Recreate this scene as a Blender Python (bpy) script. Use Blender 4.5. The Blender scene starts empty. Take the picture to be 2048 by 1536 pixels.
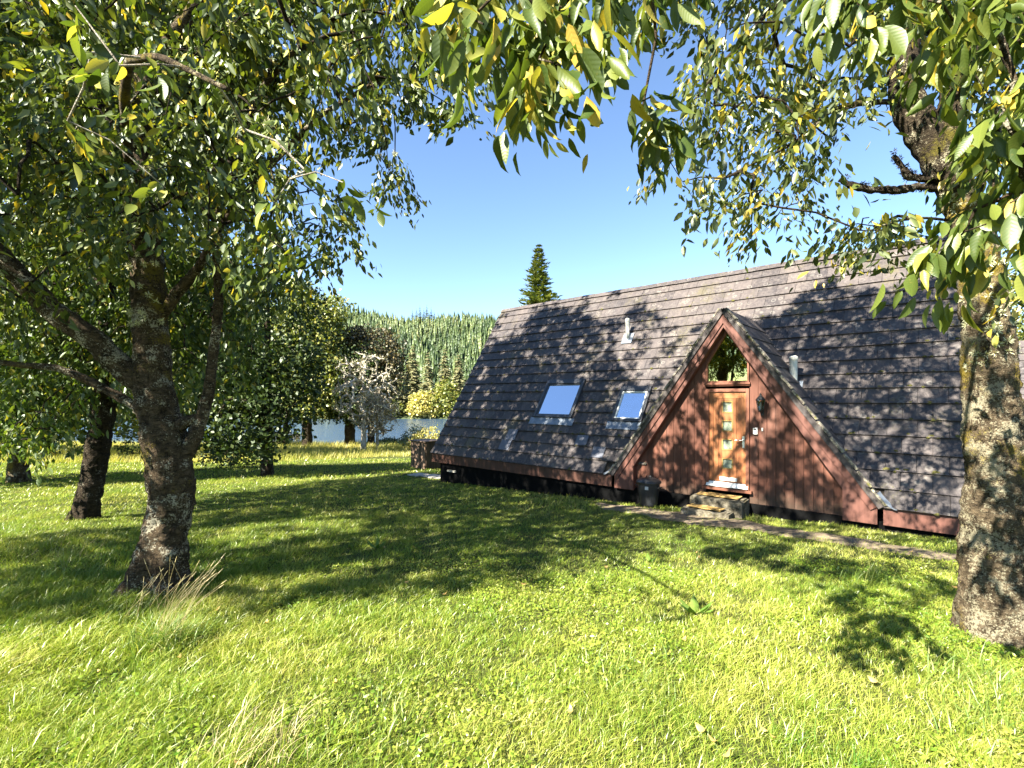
import bpy, bmesh, math, random
import numpy as np
from mathutils import Vector, Matrix, noise as mnoise
R = math.radians
random.seed(3)
rng = np.random.default_rng(11)
scene = bpy.context.scene
col = scene.collection

# ---------------------------------------------------------------- camera
EYE = 1.65
cam_data = bpy.data.cameras.new("camera")
cam = bpy.data.objects.new("camera", cam_data)
col.objects.link(cam)
cam.location = (0, 0, EYE)
cam.rotation_euler = (R(90), 0, 0)
cam_data.sensor_width = 36
cam_data.lens = 36 * 948 / 2048
cam_data.shift_y = 27 / 2048
cam_data.clip_start = 0.05
cam_data.clip_end = 3000
scene.camera = cam

# ---------------------------------------------------------------- sky and sun
SUN_EL, SUN_HEAD = R(40), R(51)          # elevation; heading of the light, clockwise from +Y
world = bpy.data.worlds.new("World")
scene.world = world
world.use_nodes = True
wn = world.node_tree
bg = wn.nodes["Background"]
sky = wn.nodes.new("ShaderNodeTexSky")
sky.sky_type = 'NISHITA'
sky.sun_disc = False
sky.sun_elevation = SUN_EL
sky.sun_rotation = SUN_HEAD + math.pi
sky.altitude = 50
sky.air_density = 0.9
sky.dust_density = 0.0
sky.ozone_density = 3.5
wn.links.new(sky.outputs[0], bg.inputs[0])
bg.inputs[1].default_value = 0.058
sun_data = bpy.data.lights.new("sun", 'SUN')
sun_data.energy = 5.0
sun_data.angle = R(0.5)
sun_data.color = (1.0, 0.945, 0.84)
sun = bpy.data.objects.new("sun", sun_data)
col.objects.link(sun)
LIGHT = Vector((math.sin(SUN_HEAD) * math.cos(SUN_EL), math.cos(SUN_HEAD) * math.cos(SUN_EL), -math.sin(SUN_EL)))
sun.rotation_euler = LIGHT.to_track_quat('-Z', 'Y').to_euler()
scene.view_settings.view_transform = 'Standard'
scene.view_settings.look = 'None'
scene.view_settings.gamma = 1
scene.view_settings.exposure = 2.55
scene.cycles.max_bounces = 6
scene.cycles.transparent_max_bounces = 12

# ---------------------------------------------------------------- helpers: objects
def tag(o, label=None, cat=None, group=None, kind=None):
    for k, v in (('label', label), ('category', cat), ('group', group), ('kind', kind)):
        if v:
            o[k] = v
    return o

def empty(name, loc=(0, 0, 0), rz=0.0):
    o = bpy.data.objects.new(name, None)
    o.location = loc
    o.rotation_euler = (0, 0, rz)
    o.empty_display_size = 0.2
    col.objects.link(o)
    return o

def link_mesh(name, me, m, parent=None):
    o = bpy.data.objects.new(name, me)
    col.objects.link(o)
    for mm in (m if isinstance(m, (list, tuple)) else [m]):
        me.materials.append(mm)
    if parent is not None:
        o.parent = parent
    return o

def np_mesh(name, V, faces, m, parent=None, smooth=False, attr=None, vec=None):
    """faces: list of (n,k) int arrays"""
    me = bpy.data.meshes.new(name)
    V = np.asarray(V, np.float32)
    me.vertices.add(len(V))
    me.vertices.foreach_set('co', V.ravel())
    loops = np.concatenate([np.asarray(f, np.int32).ravel() for f in faces])
    tot = np.concatenate([np.full(len(f), f.shape[1], np.int32) for f in faces])
    start = np.concatenate([[0], np.cumsum(tot)[:-1]]).astype(np.int32)
    me.loops.add(len(loops))
    me.loops.foreach_set('vertex_index', loops)
    me.polygons.add(len(tot))
    me.polygons.foreach_set('loop_start', start)
    me.polygons.foreach_set('loop_total', tot)
    if smooth:
        me.polygons.foreach_set('use_smooth', np.ones(len(tot), bool))
    me.update(calc_edges=True)
    if attr is not None:
        a = me.attributes.new('tint', 'FLOAT', 'POINT')
        a.data.foreach_set('value', np.asarray(attr, np.float32))
    if vec is not None:
        a = me.attributes.new('along', 'FLOAT_VECTOR', 'POINT')
        a.data.foreach_set('vector', np.asarray(vec, np.float32).ravel())
    return link_mesh(name, me, m, parent)

class MB:
    """collects boxes, prisms, tubes and lathes for one mesh"""
    def __init__(s):
        s.v, s.f = [], []
    def add(s, vs, fs):
        b = len(s.v)
        s.v += [tuple(v) for v in vs]
        s.f += [tuple(i + b for i in f) for f in fs]
        return s
    def box(s, x0, x1, y0, y1, z0, z1):
        return s.add([(x0, y0, z0), (x1, y0, z0), (x1, y1, z0), (x0, y1, z0), (x0, y0, z1), (x1, y0, z1), (x1, y1, z1), (x0, y1, z1)],
                     [(3, 2, 1, 0), (4, 5, 6, 7), (0, 1, 5, 4), (1, 2, 6, 5), (2, 3, 7, 6), (3, 0, 4, 7)])
    def hexa(s, p):
        return s.add(p, [(3, 2, 1, 0), (4, 5, 6, 7), (0, 1, 5, 4), (1, 2, 6, 5), (2, 3, 7, 6), (3, 0, 4, 7)])
    def prism(s, pts, off):
        """polygon pts (3d) extruded by off"""
        n = len(pts)
        off = Vector(off)
        vs = [Vector(p) for p in pts] + [Vector(p) + off for p in pts]
        return s.add(vs, [tuple(range(n))[::-1], tuple(range(n, 2 * n))] + [(i, (i + 1) % n, n + (i + 1) % n, n + i) for i in range(n)])
    def tube(s, pts, rad, k=8):
        pts = [Vector(p) for p in pts]
        n = len(pts)
        rings = []
        for i, p in enumerate(pts):
            d = (pts[min(i + 1, n - 1)] - pts[max(i - 1, 0)]).normalized()
            a = d.orthogonal().normalized() if i == 0 else (rings[-1][1] - d * rings[-1][1].dot(d)).normalized()
            b = d.cross(a)
            r = rad[i] if isinstance(rad, (list, tuple)) else rad
            rings.append(([p + (a * math.cos(t) + b * math.sin(t)) * r for t in [2 * math.pi * j / k for j in range(k)]], a))
        vs = [q for rg in rings for q in rg[0]]
        fs = [(i * k + j, i * k + (j + 1) % k, (i + 1) * k + (j + 1) % k, (i + 1) * k + j) for i in range(n - 1) for j in range(k)]
        fs += [tuple(range(k))[::-1], tuple((n - 1) * k + j for j in range(k))]
        return s.add(vs, fs)
    def lathe(s, prof, c=(0, 0, 0), k=24):
        vs = [(c[0] + r * math.cos(2 * math.pi * j / k), c[1] + r * math.sin(2 * math.pi * j / k), c[2] + z) for r, z in prof for j in range(k)]
        n = len(prof)
        fs = [(i * k + j, i * k + (j + 1) % k, (i + 1) * k + (j + 1) % k, (i + 1) * k + j) for i in range(n - 1) for j in range(k)]
        fs += [tuple(range(k))[::-1], tuple((n - 1) * k + j for j in range(k))]
        return s.add(vs, fs)
    def build(s, name, m, parent=None, bevel=0.0, smooth=False):
        me = bpy.data.meshes.new(name)
        me.from_pydata(s.v, [], s.f)
        bm = bmesh.new()
        bm.from_mesh(me)
        bmesh.ops.recalc_face_normals(bm, faces=bm.faces)
        if bevel:
            bmesh.ops.bevel(bm, geom=list(bm.edges), offset=bevel, segments=2, affect='EDGES', profile=0.6)
        bm.to_mesh(me)
        bm.free()
        if smooth:
            for p in me.polygons:
                p.use_smooth = True
        return link_mesh(name, me, m, parent)

# ---------------------------------------------------------------- helpers: materials
class NT:
    def __init__(s, name):
        s.m = bpy.data.materials.new(name)
        s.m.use_nodes = True
        s.t = s.m.node_tree
        s.t.nodes.clear()
        s.out = s.t.nodes.new('ShaderNodeOutputMaterial')
    def n(s, kind, **kw):
        nd = s.t.nodes.new('ShaderNode' + kind)
        ins = kw.pop('ins', {})
        for k, v in kw.items():
            setattr(nd, k, v)
        for k, v in ins.items():
            sock = nd.inputs[k]
            if isinstance(v, bpy.types.NodeSocket):
                s.t.links.new(v, sock)
            else:
                sock.default_value = v
        return nd
    def coord(s, scale=(1, 1, 1)):
        c = s.n('TexCoord').outputs['Object']
        return s.n('Mapping', ins={'Vector': c, 'Scale': scale}).outputs[0]
    def noise(s, scale, detail=4, rough=0.55, vec=None, dist=0.0):
        ins = {'Scale': scale, 'Detail': detail, 'Roughness': rough, 'Distortion': dist}
        ins['Vector'] = vec if vec is not None else s.coord()
        return s.n('TexNoise', ins=ins).outputs['Fac']
    def ramp(s, fac, stops, interp='LINEAR'):
        r = s.n('ValToRGB', ins={'Fac': fac})
        e = r.color_ramp.elements
        r.color_ramp.interpolation = interp
        while len(e) < len(stops):
            e.new(0.5)
        for el, (p, c) in zip(e, stops):
            el.position = p
            el.color = (*c, 1) if len(c) == 3 else c
        return r.outputs['Color']
    def mix(s, fac, a, b, mode='MIX'):
        x = s.n('Mix', data_type='RGBA', blend_type=mode)
        for sock, v in ((x.inputs[0], fac), (x.inputs[6], a), (x.inputs[7], b)):
            if isinstance(v, bpy.types.NodeSocket):
                s.t.links.new(v, sock)
            else:
                sock.default_value = (*v, 1) if isinstance(v, tuple) and len(v) == 3 else v
        return x.outputs[2]
    def math(s, op, a, b=0.0, clamp=False):
        return s.n('Math', operation=op, use_clamp=clamp, ins={0: a, 1: b}).outputs[0]
    def bump(s, h, strength=0.5, dist=0.02):
        return s.n('Bump', ins={'Height': h, 'Strength': strength, 'Distance': dist}).outputs[0]
    def pbr(s, color, rough=0.7, normal=None, spec=0.4, metal=0.0, **ins):
        p = s.n('BsdfPrincipled')
        d = {'Base Color': color, 'Roughness': rough, 'Specular IOR Level': spec, 'Metallic': metal}
        d.update(ins)
        if normal is not None:
            d['Normal'] = normal
        for k, v in d.items():
            if isinstance(v, bpy.types.NodeSocket):
                s.t.links.new(v, p.inputs[k])
            else:
                p.inputs[k].default_value = (*v, 1) if isinstance(v, tuple) and len(v) == 3 else v
        s.t.links.new(p.outputs[0], s.out.inputs[0])
        return s.m
    def island(s):
        return s.n('NewGeometry').outputs['Random Per Island']
    def surf(s, shader):
        s.t.links.new(shader, s.out.inputs[0])
        return s.m

def plain(name, c, rough=0.6, var=0.25, scale=12, bump=0.15, metal=0.0, spec=0.4):
    t = NT(name)
    f = t.noise(scale)
    a = tuple(x * (1 - var) for x in c)
    b = tuple(min(1, x * (1 + var)) for x in c)
    return t.pbr(t.ramp(f, [(0.3, a), (0.7, b)]), rough, t.bump(t.noise(scale * 4), bump, 0.01), spec, metal)

def leaf_mat(name, stops, trans=0.35, gloss=0.05, rough=0.48, per='island', veins=False):
    t = NT(name)
    if per == 'island':
        f = t.island()
    else:
        f = t.n('Attribute', attribute_name='tint').outputs['Fac']
    c = t.ramp(f, stops)
    nrm = {}
    if veins:
        x = t.n('SeparateXYZ', ins={0: t.n('Attribute', attribute_name='along').outputs['Vector']}).outputs
        side = t.math('ABSOLUTE', x[1])
        w = t.math('SINE', t.math('SUBTRACT', t.math('MULTIPLY', x[0], 62.0), t.math('MULTIPLY', side, 9.0)))
        rib = t.ramp(side, [(0.0, (1, 1, 1)), (0.09, (0, 0, 0))])
        vein = t.ramp(w, [(0.72, (0, 0, 0)), (0.98, (1, 1, 1))])
        vm = t.math('MAXIMUM', rib, t.math('MULTIPLY', vein, 0.7))
        c = t.mix(t.math('MULTIPLY', vm, 0.22), c, t.mix(1.0, c, (1.9, 1.8, 1.9), 'MULTIPLY'))
        mott = t.ramp(t.noise(55, 4, 0.7), [(0.60, (0, 0, 0)), (0.72, (1, 1, 1))])
        c = t.mix(t.math('MULTIPLY', mott, 0.35), c, (0.30, 0.22, 0.05))
        nrm = {'Normal': t.bump(w, 0.10, 0.001)}
    d = t.n('BsdfDiffuse', ins={'Color': c, **nrm}).outputs[0]
    c2 = t.mix(1.0, c, (1.25, 1.3, 0.55), 'MULTIPLY')
    tr = t.n('BsdfTranslucent', ins={'Color': c2}).outputs[0]
    m = t.n('MixShader', ins={0: trans, 1: d, 2: tr}).outputs[0]
    g = t.n('BsdfGlossy', ins={'Color': (0.85, 0.9, 0.8, 1), 'Roughness': rough, **nrm}).outputs[0]
    return t.surf(t.n('MixShader', ins={0: gloss, 1: m, 2: g}).outputs[0])

def bark_mat(name, dark, mid, lichen, moss, lich_t=0.58, moss_t=0.6, scale=1.0):
    t = NT(name)
    flat = t.coord((1, 1, 2.2))
    tall = t.coord((1, 1, 0.35))
    n1 = t.noise(15 * scale, 7, 0.72, flat, 0.6)
    n2 = t.noise(4.2 * scale, 5, 0.65)
    n3 = t.noise(1.9 * scale, 4, 0.6, t.n('Mapping', ins={'Vector': t.coord(), 'Location': (7, 3, 1)}).outputs[0])
    n4 = t.noise(46 * scale, 5, 0.75)
    fis = t.noise(11 * scale, 5, 0.7, tall, 0.8)
    base = t.ramp(n1, [(0.34, dark), (0.64, mid)])
    crack = t.ramp(fis, [(0.34, (0.2, 0.2, 0.2)), (0.5, (1, 1, 1))])
    base = t.mix(0.8, base, crack, 'MULTIPLY')
    fine = t.math('MULTIPLY', t.math('SUBTRACT', n4, 0.5), 1.1)
    lm = t.ramp(t.math('ADD', n2, fine), [(lich_t, (0, 0, 0)), (lich_t + 0.07, (1, 1, 1))])
    c = t.mix(lm, base, lichen)
    mm = t.ramp(t.math('ADD', n3, t.math('MULTIPLY', fine, 0.5)), [(moss_t, (0, 0, 0)), (moss_t + 0.09, (1, 1, 1))])
    c = t.mix(mm, c, t.mix(n4, tuple(x * .5 for x in moss), tuple(x * 1.5 for x in moss)))
    h = t.math('ADD', t.math('MULTIPLY', n1, 0.7), t.math('ADD', t.math('MULTIPLY', crack, 0.35), t.math('MULTIPLY', n4, 0.55)))
    return t.pbr(c, 0.92, t.bump(h, 1.0, 0.085), 0.1)

M = {}
M['bark'] = bark_mat('cherry_bark', (0.018, 0.013, 0.008), (0.15, 0.108, 0.064), (0.46, 0.42, 0.30), (0.20, 0.155, 0.03), 0.585, 0.58, 1.15)
M['bark_pale'] = bark_mat('lichened_bark', (0.035, 0.025, 0.015), (0.20, 0.15, 0.09), (0.36, 0.32, 0.21), (0.22, 0.165, 0.028), 0.51, 0.545, 1.25)
M['bark_limb_shaded'] = bark_mat('shaded_limb_bark', (0.012, 0.009, 0.006), (0.085, 0.064, 0.04), (0.40, 0.36, 0.24), (0.13, 0.11, 0.022), 0.60, 0.56, 1.15)  # foliage shade on the upper limbs painted into a darker bark
M['bark_dark'] = bark_mat('dark_bark', (0.012, 0.009, 0.006), (0.07, 0.052, 0.032), (0.25, 0.23, 0.17), (0.07, 0.07, 0.02), 0.63, 0.63)
M['bark_lichen'] = bark_mat('silver_lichen_bark', (0.26, 0.22, 0.16), (0.48, 0.41, 0.31), (0.66, 0.60, 0.48), (0.42, 0.37, 0.24), 0.48, 0.66)
M['lichen_tuft'] = leaf_mat('lichen_tuft', [(0, (0.42, 0.42, 0.25)), (1, (0.60, 0.58, 0.40))], 0.2, 0.02)
M['leaf'] = leaf_mat('cherry_leaf', [(0.0, (0.018, 0.032, 0.006)), (0.45, (0.055, 0.08, 0.012)), (0.86, (0.125, 0.15, 0.022)), (0.93, (0.24, 0.24, 0.03)), (1.0, (0.50, 0.34, 0.03))], 0.33, 0.05, 0.45)
M['leaf_near'] = leaf_mat('cherry_leaf_olive', [(0.0, (0.022, 0.036, 0.008)), (0.45, (0.068, 0.088, 0.017)), (0.84, (0.14, 0.155, 0.036)), (0.9, (0.34, 0.30, 0.05)), (1.0, (0.52, 0.35, 0.04))], 0.36, 0.05, 0.42)
M['leaf_close'] = leaf_mat('cherry_leaf_veined', [(0.0, (0.035, 0.06, 0.010)), (0.5, (0.085, 0.115, 0.018)), (0.82, (0.15, 0.175, 0.03)), (0.9, (0.32, 0.29, 0.05)), (1.0, (0.48, 0.33, 0.05))], 0.40, 0.03, 0.45, veins=True)
M['leaf_maple'] = leaf_mat('maple_leaf', [(0.0, (0.025, 0.045, 0.008)), (0.55, (0.065, 0.105, 0.017)), (0.9, (0.13, 0.16, 0.025)), (1.0, (0.30, 0.24, 0.03))], 0.38, 0.04)
M['leaf_dark'] = leaf_mat('alder_leaf', [(0.0, (0.018, 0.034, 0.009)), (0.7, (0.038, 0.06, 0.014)), (1.0, (0.075, 0.095, 0.02))], 0.25, 0.03)
M['leaf_yellow'] = leaf_mat('yellowing_leaf', [(0.0, (0.08, 0.115, 0.018)), (0.6, (0.19, 0.205, 0.035)), (1.0, (0.34, 0.30, 0.07))], 0.35, 0.06)
M['leaf_olive'] = leaf_mat('olive_leaf', [(0.0, (0.045, 0.066, 0.013)), (0.6, (0.11, 0.13, 0.026)), (1.0, (0.21, 0.20, 0.05))], 0.3, 0.06)
M['leaf_copper'] = leaf_mat('copper_leaf', [(0.0, (0.035, 0.03, 0.014)), (0.6, (0.085, 0.068, 0.03)), (1.0, (0.17, 0.125, 0.05))], 0.25, 0.05)
M['leaf_gold'] = leaf_mat('golden_leaf', [(0.0, (0.24, 0.24, 0.05)), (0.6, (0.40, 0.36, 0.10)), (1.0, (0.50, 0.38, 0.14))], 0.35, 0.05)
M['leaf_grey'] = leaf_mat('grey_green_leaf', [(0.0, (0.10, 0.14, 0.09)), (1.0, (0.25, 0.30, 0.20))], 0.25, 0.06)
M['needle'] = leaf_mat('spruce_needles', [(0.0, (0.05, 0.075, 0.022)), (0.6, (0.10, 0.13, 0.04)), (1.0, (0.17, 0.18, 0.06))], 0.15, 0.05)
M['needle_olive'] = leaf_mat('olive_spruce_needles', [(0.0, (0.09, 0.10, 0.045)), (0.6, (0.19, 0.18, 0.085)), (1.0, (0.32, 0.28, 0.14))], 0.15, 0.05)
M['needle_light'] = leaf_mat('sunlit_conifer_needles', [(0.0, (0.05, 0.075, 0.02)), (0.5, (0.12, 0.15, 0.04)), (1.0, (0.24, 0.25, 0.075))], 0.2, 0.03)
M['needle_far'] = leaf_mat('far_spruce_needles', [(0.0, (0.018, 0.036, 0.013)), (0.35, (0.045, 0.072, 0.022)), (0.7, (0.082, 0.112, 0.033)), (1.0, (0.14, 0.15, 0.055))], 0.2, 0.03, per='tint')

# ground
t = NT('lawn_soil')
n1 = t.noise(0.55, 4, 0.6); n2 = t.noise(9, 5, 0.7)
c = t.mix(n2, t.ramp(n1, [(0.35, (0.03, 0.05, 0.01)), (0.7, (0.075, 0.095, 0.02))]), (0.06, 0.06, 0.018))
M['soil'] = t.pbr(c, 0.95, t.bump(t.noise(30, 5, 0.7), 0.8, 0.03), 0.1)
t = NT('grass_blade')
tint = t.n('Attribute', attribute_name='tint').outputs['Fac']
patch = t.noise(0.7, 4, 0.6)
f = t.math('ADD', t.math('MULTIPLY', tint, 0.62), t.math('MULTIPLY', t.math('SUBTRACT', patch, 0.28), 0.85))
c = t.ramp(f, [(0.12, (0.065, 0.15, 0.012)), (0.40, (0.20, 0.262, 0.028)), (0.64, (0.335, 0.345, 0.065)), (0.92, (0.56, 0.47, 0.18))])
d = t.n('BsdfDiffuse', ins={'Color': c}).outputs[0]
tr = t.n('BsdfTranslucent', ins={'Color': t.mix(1.0, c, (1.2, 1.3, 0.6), 'MULTIPLY')}).outputs[0]
g = t.n('BsdfGlossy', ins={'Color': (1, 1, 0.9, 1), 'Roughness': 0.35}).outputs[0]
m_ = t.n('MixShader', ins={0: 0.34, 1: d, 2: tr}).outputs[0]
M['grass'] = t.surf(t.n('MixShader', ins={0: 0.03, 1: m_, 2: g}).outputs[0])
M['meadow'] = leaf_mat('meadow_blade', [(0.0, (0.18, 0.21, 0.03)), (0.4, (0.37, 0.345, 0.08)), (0.8, (0.56, 0.48, 0.17)), (1.0, (0.52, 0.36, 0.13))], 0.35, 0.04, per='tint')
M['dry_grass'] = leaf_mat('dry_grass_stalk', [(0.0, (0.34, 0.27, 0.12)), (1.0, (0.62, 0.52, 0.30))], 0.3, 0.06)
M['tuft_grass'] = leaf_mat('tuft_blade', [(0.0, (0.08, 0.15, 0.02)), (0.7, (0.17, 0.23, 0.035)), (1.0, (0.36, 0.34, 0.10))], 0.38, 0.04)
M['dock'] = leaf_mat('dock_leaf', [(0.0, (0.08, 0.16, 0.02)), (1.0, (0.13, 0.20, 0.03))], 0.3, 0.04, veins=True)
M['fallen'] = leaf_mat('fallen_leaf', [(0.0, (0.22, 0.08, 0.03)), (0.5, (0.42, 0.24, 0.07)), (1.0, (0.60, 0.46, 0.15))], 0.2, 0.06)
t = NT('trodden_earth')
c = t.ramp(t.noise(7, 6, 0.7), [(0.3, (0.09, 0.068, 0.045)), (0.55, (0.20, 0.155, 0.105)), (0.75, (0.33, 0.265, 0.19))])
c = t.mix(t.ramp(t.noise(3, 4), [(0.5, (0, 0, 0)), (0.7, (0.7, 0.7, 0.7))]), c, (0.11, 0.10, 0.04))
M['earth'] = t.pbr(c, 0.95, t.bump(t.noise(40, 5, 0.7), 0.9, 0.02), 0.1)
t = NT('hill_ground')
M['hill'] = t.pbr(t.ramp(t.noise(0.05, 5), [(0.3, (0.03, 0.045, 0.015)), (0.7, (0.06, 0.075, 0.025))]), 0.95)
t = NT('lake_water')
wv = t.coord((0.45, 1.5, 1))
h = t.math('ADD', t.noise(1.3, 5, 0.6, wv), t.math('MULTIPLY', t.noise(5, 4, 0.6, wv), 0.35))
M['water'] = t.pbr((0.03, 0.055, 0.09), 0.2, t.bump(h, 0.3, 0.3), 0.8, IOR=1.33)

# lodge
t = NT('roof_tile')
isl = t.island()
n1 = t.noise(3.0, 5, 0.65)
streak = t.noise(6, 4, 0.7, t.coord((5, 1, 0.7)))
vor = t.n('TexVoronoi', feature='F1', ins={'Vector': t.coord(), 'Scale': 5.5, 'Randomness': 0.9}).outputs['Distance']
vor2 = t.n('TexVoronoi', feature='F1', ins={'Vector': t.coord(), 'Scale': 11.0}).outputs['Distance']
base = t.ramp(t.math('ADD', t.math('MULTIPLY', isl, 0.48), t.math('MULTIPLY', streak, 0.62)), [(0.2, (0.026, 0.022, 0.023)), (0.9, (0.082, 0.068, 0.063))])
ring = t.ramp(vor, [(0.16, (0, 0, 0)), (0.22, (1, 1, 1)), (0.30, (1, 1, 1)), (0.36, (0, 0, 0))])
spot = t.ramp(vor2, [(0.10, (1, 1, 1)), (0.2, (0, 0, 0))])
lm = t.math('MULTIPLY', t.math('MAXIMUM', ring, t.math('MULTIPLY', spot, 0.8)), t.ramp(t.noise(1.7, 3), [(0.38, (0, 0, 0)), (0.6, (1, 1, 1))]))
c = t.mix(t.math('MULTIPLY', lm, 0.55), base, (0.17, 0.16, 0.14))
blot = t.ramp(t.noise(9, 5, 0.7, None, 1.2), [(0.47, (0, 0, 0)), (0.56, (1, 1, 1))])
c = t.mix(t.math('MULTIPLY', blot, 0.4), c, (0.125, 0.105, 0.093))
moss = t.ramp(t.math('ADD', t.noise(1.1, 5, 0.6), t.math('MULTIPLY', t.math('SUBTRACT', t.noise(24, 4, 0.7), 0.5), 0.5)), [(0.60, (0, 0, 0)), (0.70, (1, 1, 1))])
c = t.mix(t.math('MULTIPLY', moss, 0.55), c, (0.085, 0.075, 0.03))
c = t.mix(1.0, c, t.ramp(t.noise(0.6, 4, 0.6, t.coord((3, 1, 0.5))), [(0.3, (0.72, 0.72, 0.74)), (0.65, (1.08, 1.05, 1.0))]), 'MULTIPLY')
M['tile'] = t.pbr(c, 0.62, t.bump(t.math('ADD', streak, t.math('MULTIPLY', n1, 0.8)), 0.5, 0.02), 0.35)
t = NT('mossy_verge')
c = t.mix(t.ramp(t.noise(14, 5, 0.7), [(0.45, (0, 0, 0)), (0.6, (1, 1, 1))]), (0.12, 0.10, 0.085), (0.36, 0.33, 0.24))
c = t.mix(t.ramp(t.noise(5, 4), [(0.58, (0, 0, 0)), (0.68, (1, 1, 1))]), c, (0.10, 0.10, 0.02))
M['verge'] = t.pbr(c, 0.9, t.bump(t.noise(30, 5, 0.7), 1, 0.03), 0.1)

def wood(name, a, b, rough=0.6, gs=1.0, spec=0.3, splash=False):
    t = NT(name)
    isl = t.island()
    vec = t.coord((14 * gs, 14 * gs, 0.9))
    n = t.noise(2.0, 6, 0.7, vec, 0.4)
    f = t.math('ADD', t.math('MULTIPLY', n, 0.7), t.math('MULTIPLY', isl, 0.42))
    c = t.ramp(f, [(0.28, a), (0.78, b)])
    c = t.mix(t.ramp(t.noise(1.2, 5, 0.7, t.coord((9, 9, 1.1))), [(0.52, (0, 0, 0)), (0.75, (0.6, 0.6, 0.6))]), c, a)
    if splash:           # dirt thrown up on the feet of the boards, and greyed patches
        z = t.n('SeparateXYZ', ins={0: t.coord()}).outputs[2]
        d = t.math('ADD', z, t.math('MULTIPLY', t.noise(14, 5, 0.75), -0.62))
        c = t.mix(t.ramp(t.math('ADD', d, 0.5), [(0.0, (0.75, 0.75, 0.75)), (0.30, (0, 0, 0))]), c, (0.045, 0.032, 0.02))
        c = t.mix(t.ramp(t.noise(1.0, 4, 0.6, t.coord((5, 5, 0.6))), [(0.55, (0, 0, 0)), (0.72, (0.4, 0.4, 0.4))]), c, (0.19, 0.105, 0.078))
    return t.pbr(c, rough, t.bump(n, 0.35, 0.01), spec)
M['board'] = wood('red_brown_stain', (0.062, 0.022, 0.012), (0.155, 0.060, 0.036), splash=True)
M['barge'] = wood('barge_stain', (0.08, 0.032, 0.022), (0.165, 0.072, 0.052), gs=0.6)
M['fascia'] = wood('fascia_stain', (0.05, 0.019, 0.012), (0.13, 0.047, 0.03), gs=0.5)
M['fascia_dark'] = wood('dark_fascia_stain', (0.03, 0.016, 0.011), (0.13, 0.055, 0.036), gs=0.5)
M['oak'] = wood('oak_door', (0.15, 0.05, 0.016), (0.34, 0.135, 0.05), rough=0.45, spec=0.4)
M['frame_wood'] = wood('door_frame_stain', (0.10, 0.035, 0.018), (0.21, 0.085, 0.05))
M['old_wood'] = wood('weathered_wood', (0.03, 0.02, 0.013), (0.16, 0.105, 0.07), gs=0.7)
M['black'] = plain('black_bitumen', (0.003, 0.003, 0.003), 0.9, spec=0.1)
M['dark_metal'] = plain('dark_grey_aluminium', (0.05, 0.052, 0.056), 0.4, 0.15)
M['lead'] = plain('lead_flashing', (0.19, 0.215, 0.24), 0.45, 0.2, metal=0.4)
M['white_plastic'] = plain('white_plastic', (0.72, 0.72, 0.66), 0.4, 0.08)
M['vent'] = plain('pale_vent_pipe', (0.62, 0.60, 0.50), 0.5, 0.12)
M['steel'] = plain('brushed_steel', (0.62, 0.62, 0.60), 0.3, 0.08, metal=0.9)
M['black_iron'] = plain('black_iron', (0.02, 0.022, 0.022), 0.45, 0.3)
M['interior'] = plain('dark_interior', (0.035, 0.028, 0.02), 0.9)
M['bin'] = plain('black_bin_plastic', (0.022, 0.023, 0.023), 0.42, 0.25, 5)
M['sticker'] = plain('pale_sticker', (0.5, 0.5, 0.48), 0.5)
M['grey_patch'] = plain('slate_blue_tile', (0.10, 0.105, 0.125), 0.5, 0.15)
t = NT('mossy_concrete')
c = t.ramp(t.noise(9, 6, 0.7), [(0.35, (0.045, 0.038, 0.025)), (0.55, (0.16, 0.14, 0.10)), (0.72, (0.29, 0.26, 0.20))])
c = t.mix(t.ramp(t.noise(4, 5, 0.7), [(0.55, (0, 0, 0)), (0.68, (1, 1, 1))]), c, (0.06, 0.05, 0.02))
M['concrete'] = t.pbr(c, 0.95, t.bump(t.noise(25, 6, 0.75), 1.0, 0.03), 0.1)
M['slab'] = plain('pale_paving', (0.36, 0.33, 0.27), 0.9, 0.3)
t = NT('coir')
M['coir'] = t.pbr(t.ramp(t.noise(40, 5, 0.8), [(0.3, (0.27, 0.16, 0.05)), (0.7, (0.55, 0.37, 0.14))]), 0.95, t.bump(t.noise(120, 3), 1, 0.02), 0.05)

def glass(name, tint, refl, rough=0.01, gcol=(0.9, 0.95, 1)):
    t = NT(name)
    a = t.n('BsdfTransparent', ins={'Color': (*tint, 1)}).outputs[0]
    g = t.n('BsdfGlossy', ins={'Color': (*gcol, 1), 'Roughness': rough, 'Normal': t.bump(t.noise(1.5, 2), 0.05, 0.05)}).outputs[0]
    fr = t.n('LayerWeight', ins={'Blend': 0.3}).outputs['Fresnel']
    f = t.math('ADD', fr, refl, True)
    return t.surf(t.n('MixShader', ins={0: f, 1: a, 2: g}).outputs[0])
M['glass'] = glass('window_glass', (0.45, 0.46, 0.25), 0.42, .01, (.88, .84, .36))  # olive of the mirrored trees tinted into the glass and its reflection
M['roof_glass'] = glass('coated_roof_glass', (0.75, 0.8, 0.85), 0.72)
M['lamp_glass'] = glass('lantern_glass', (0.7, 0.7, 0.66), 0.1)
t = NT('obscure_glass')
M['obscure'] = t.pbr(t.ramp(t.noise(60, 3), [(0.3, (0.10, 0.13, 0.09)), (0.7, (0.30, 0.33, 0.24))]), 0.18, t.bump(t.noise(70, 2), 0.4, 0.01), 0.8)
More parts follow.
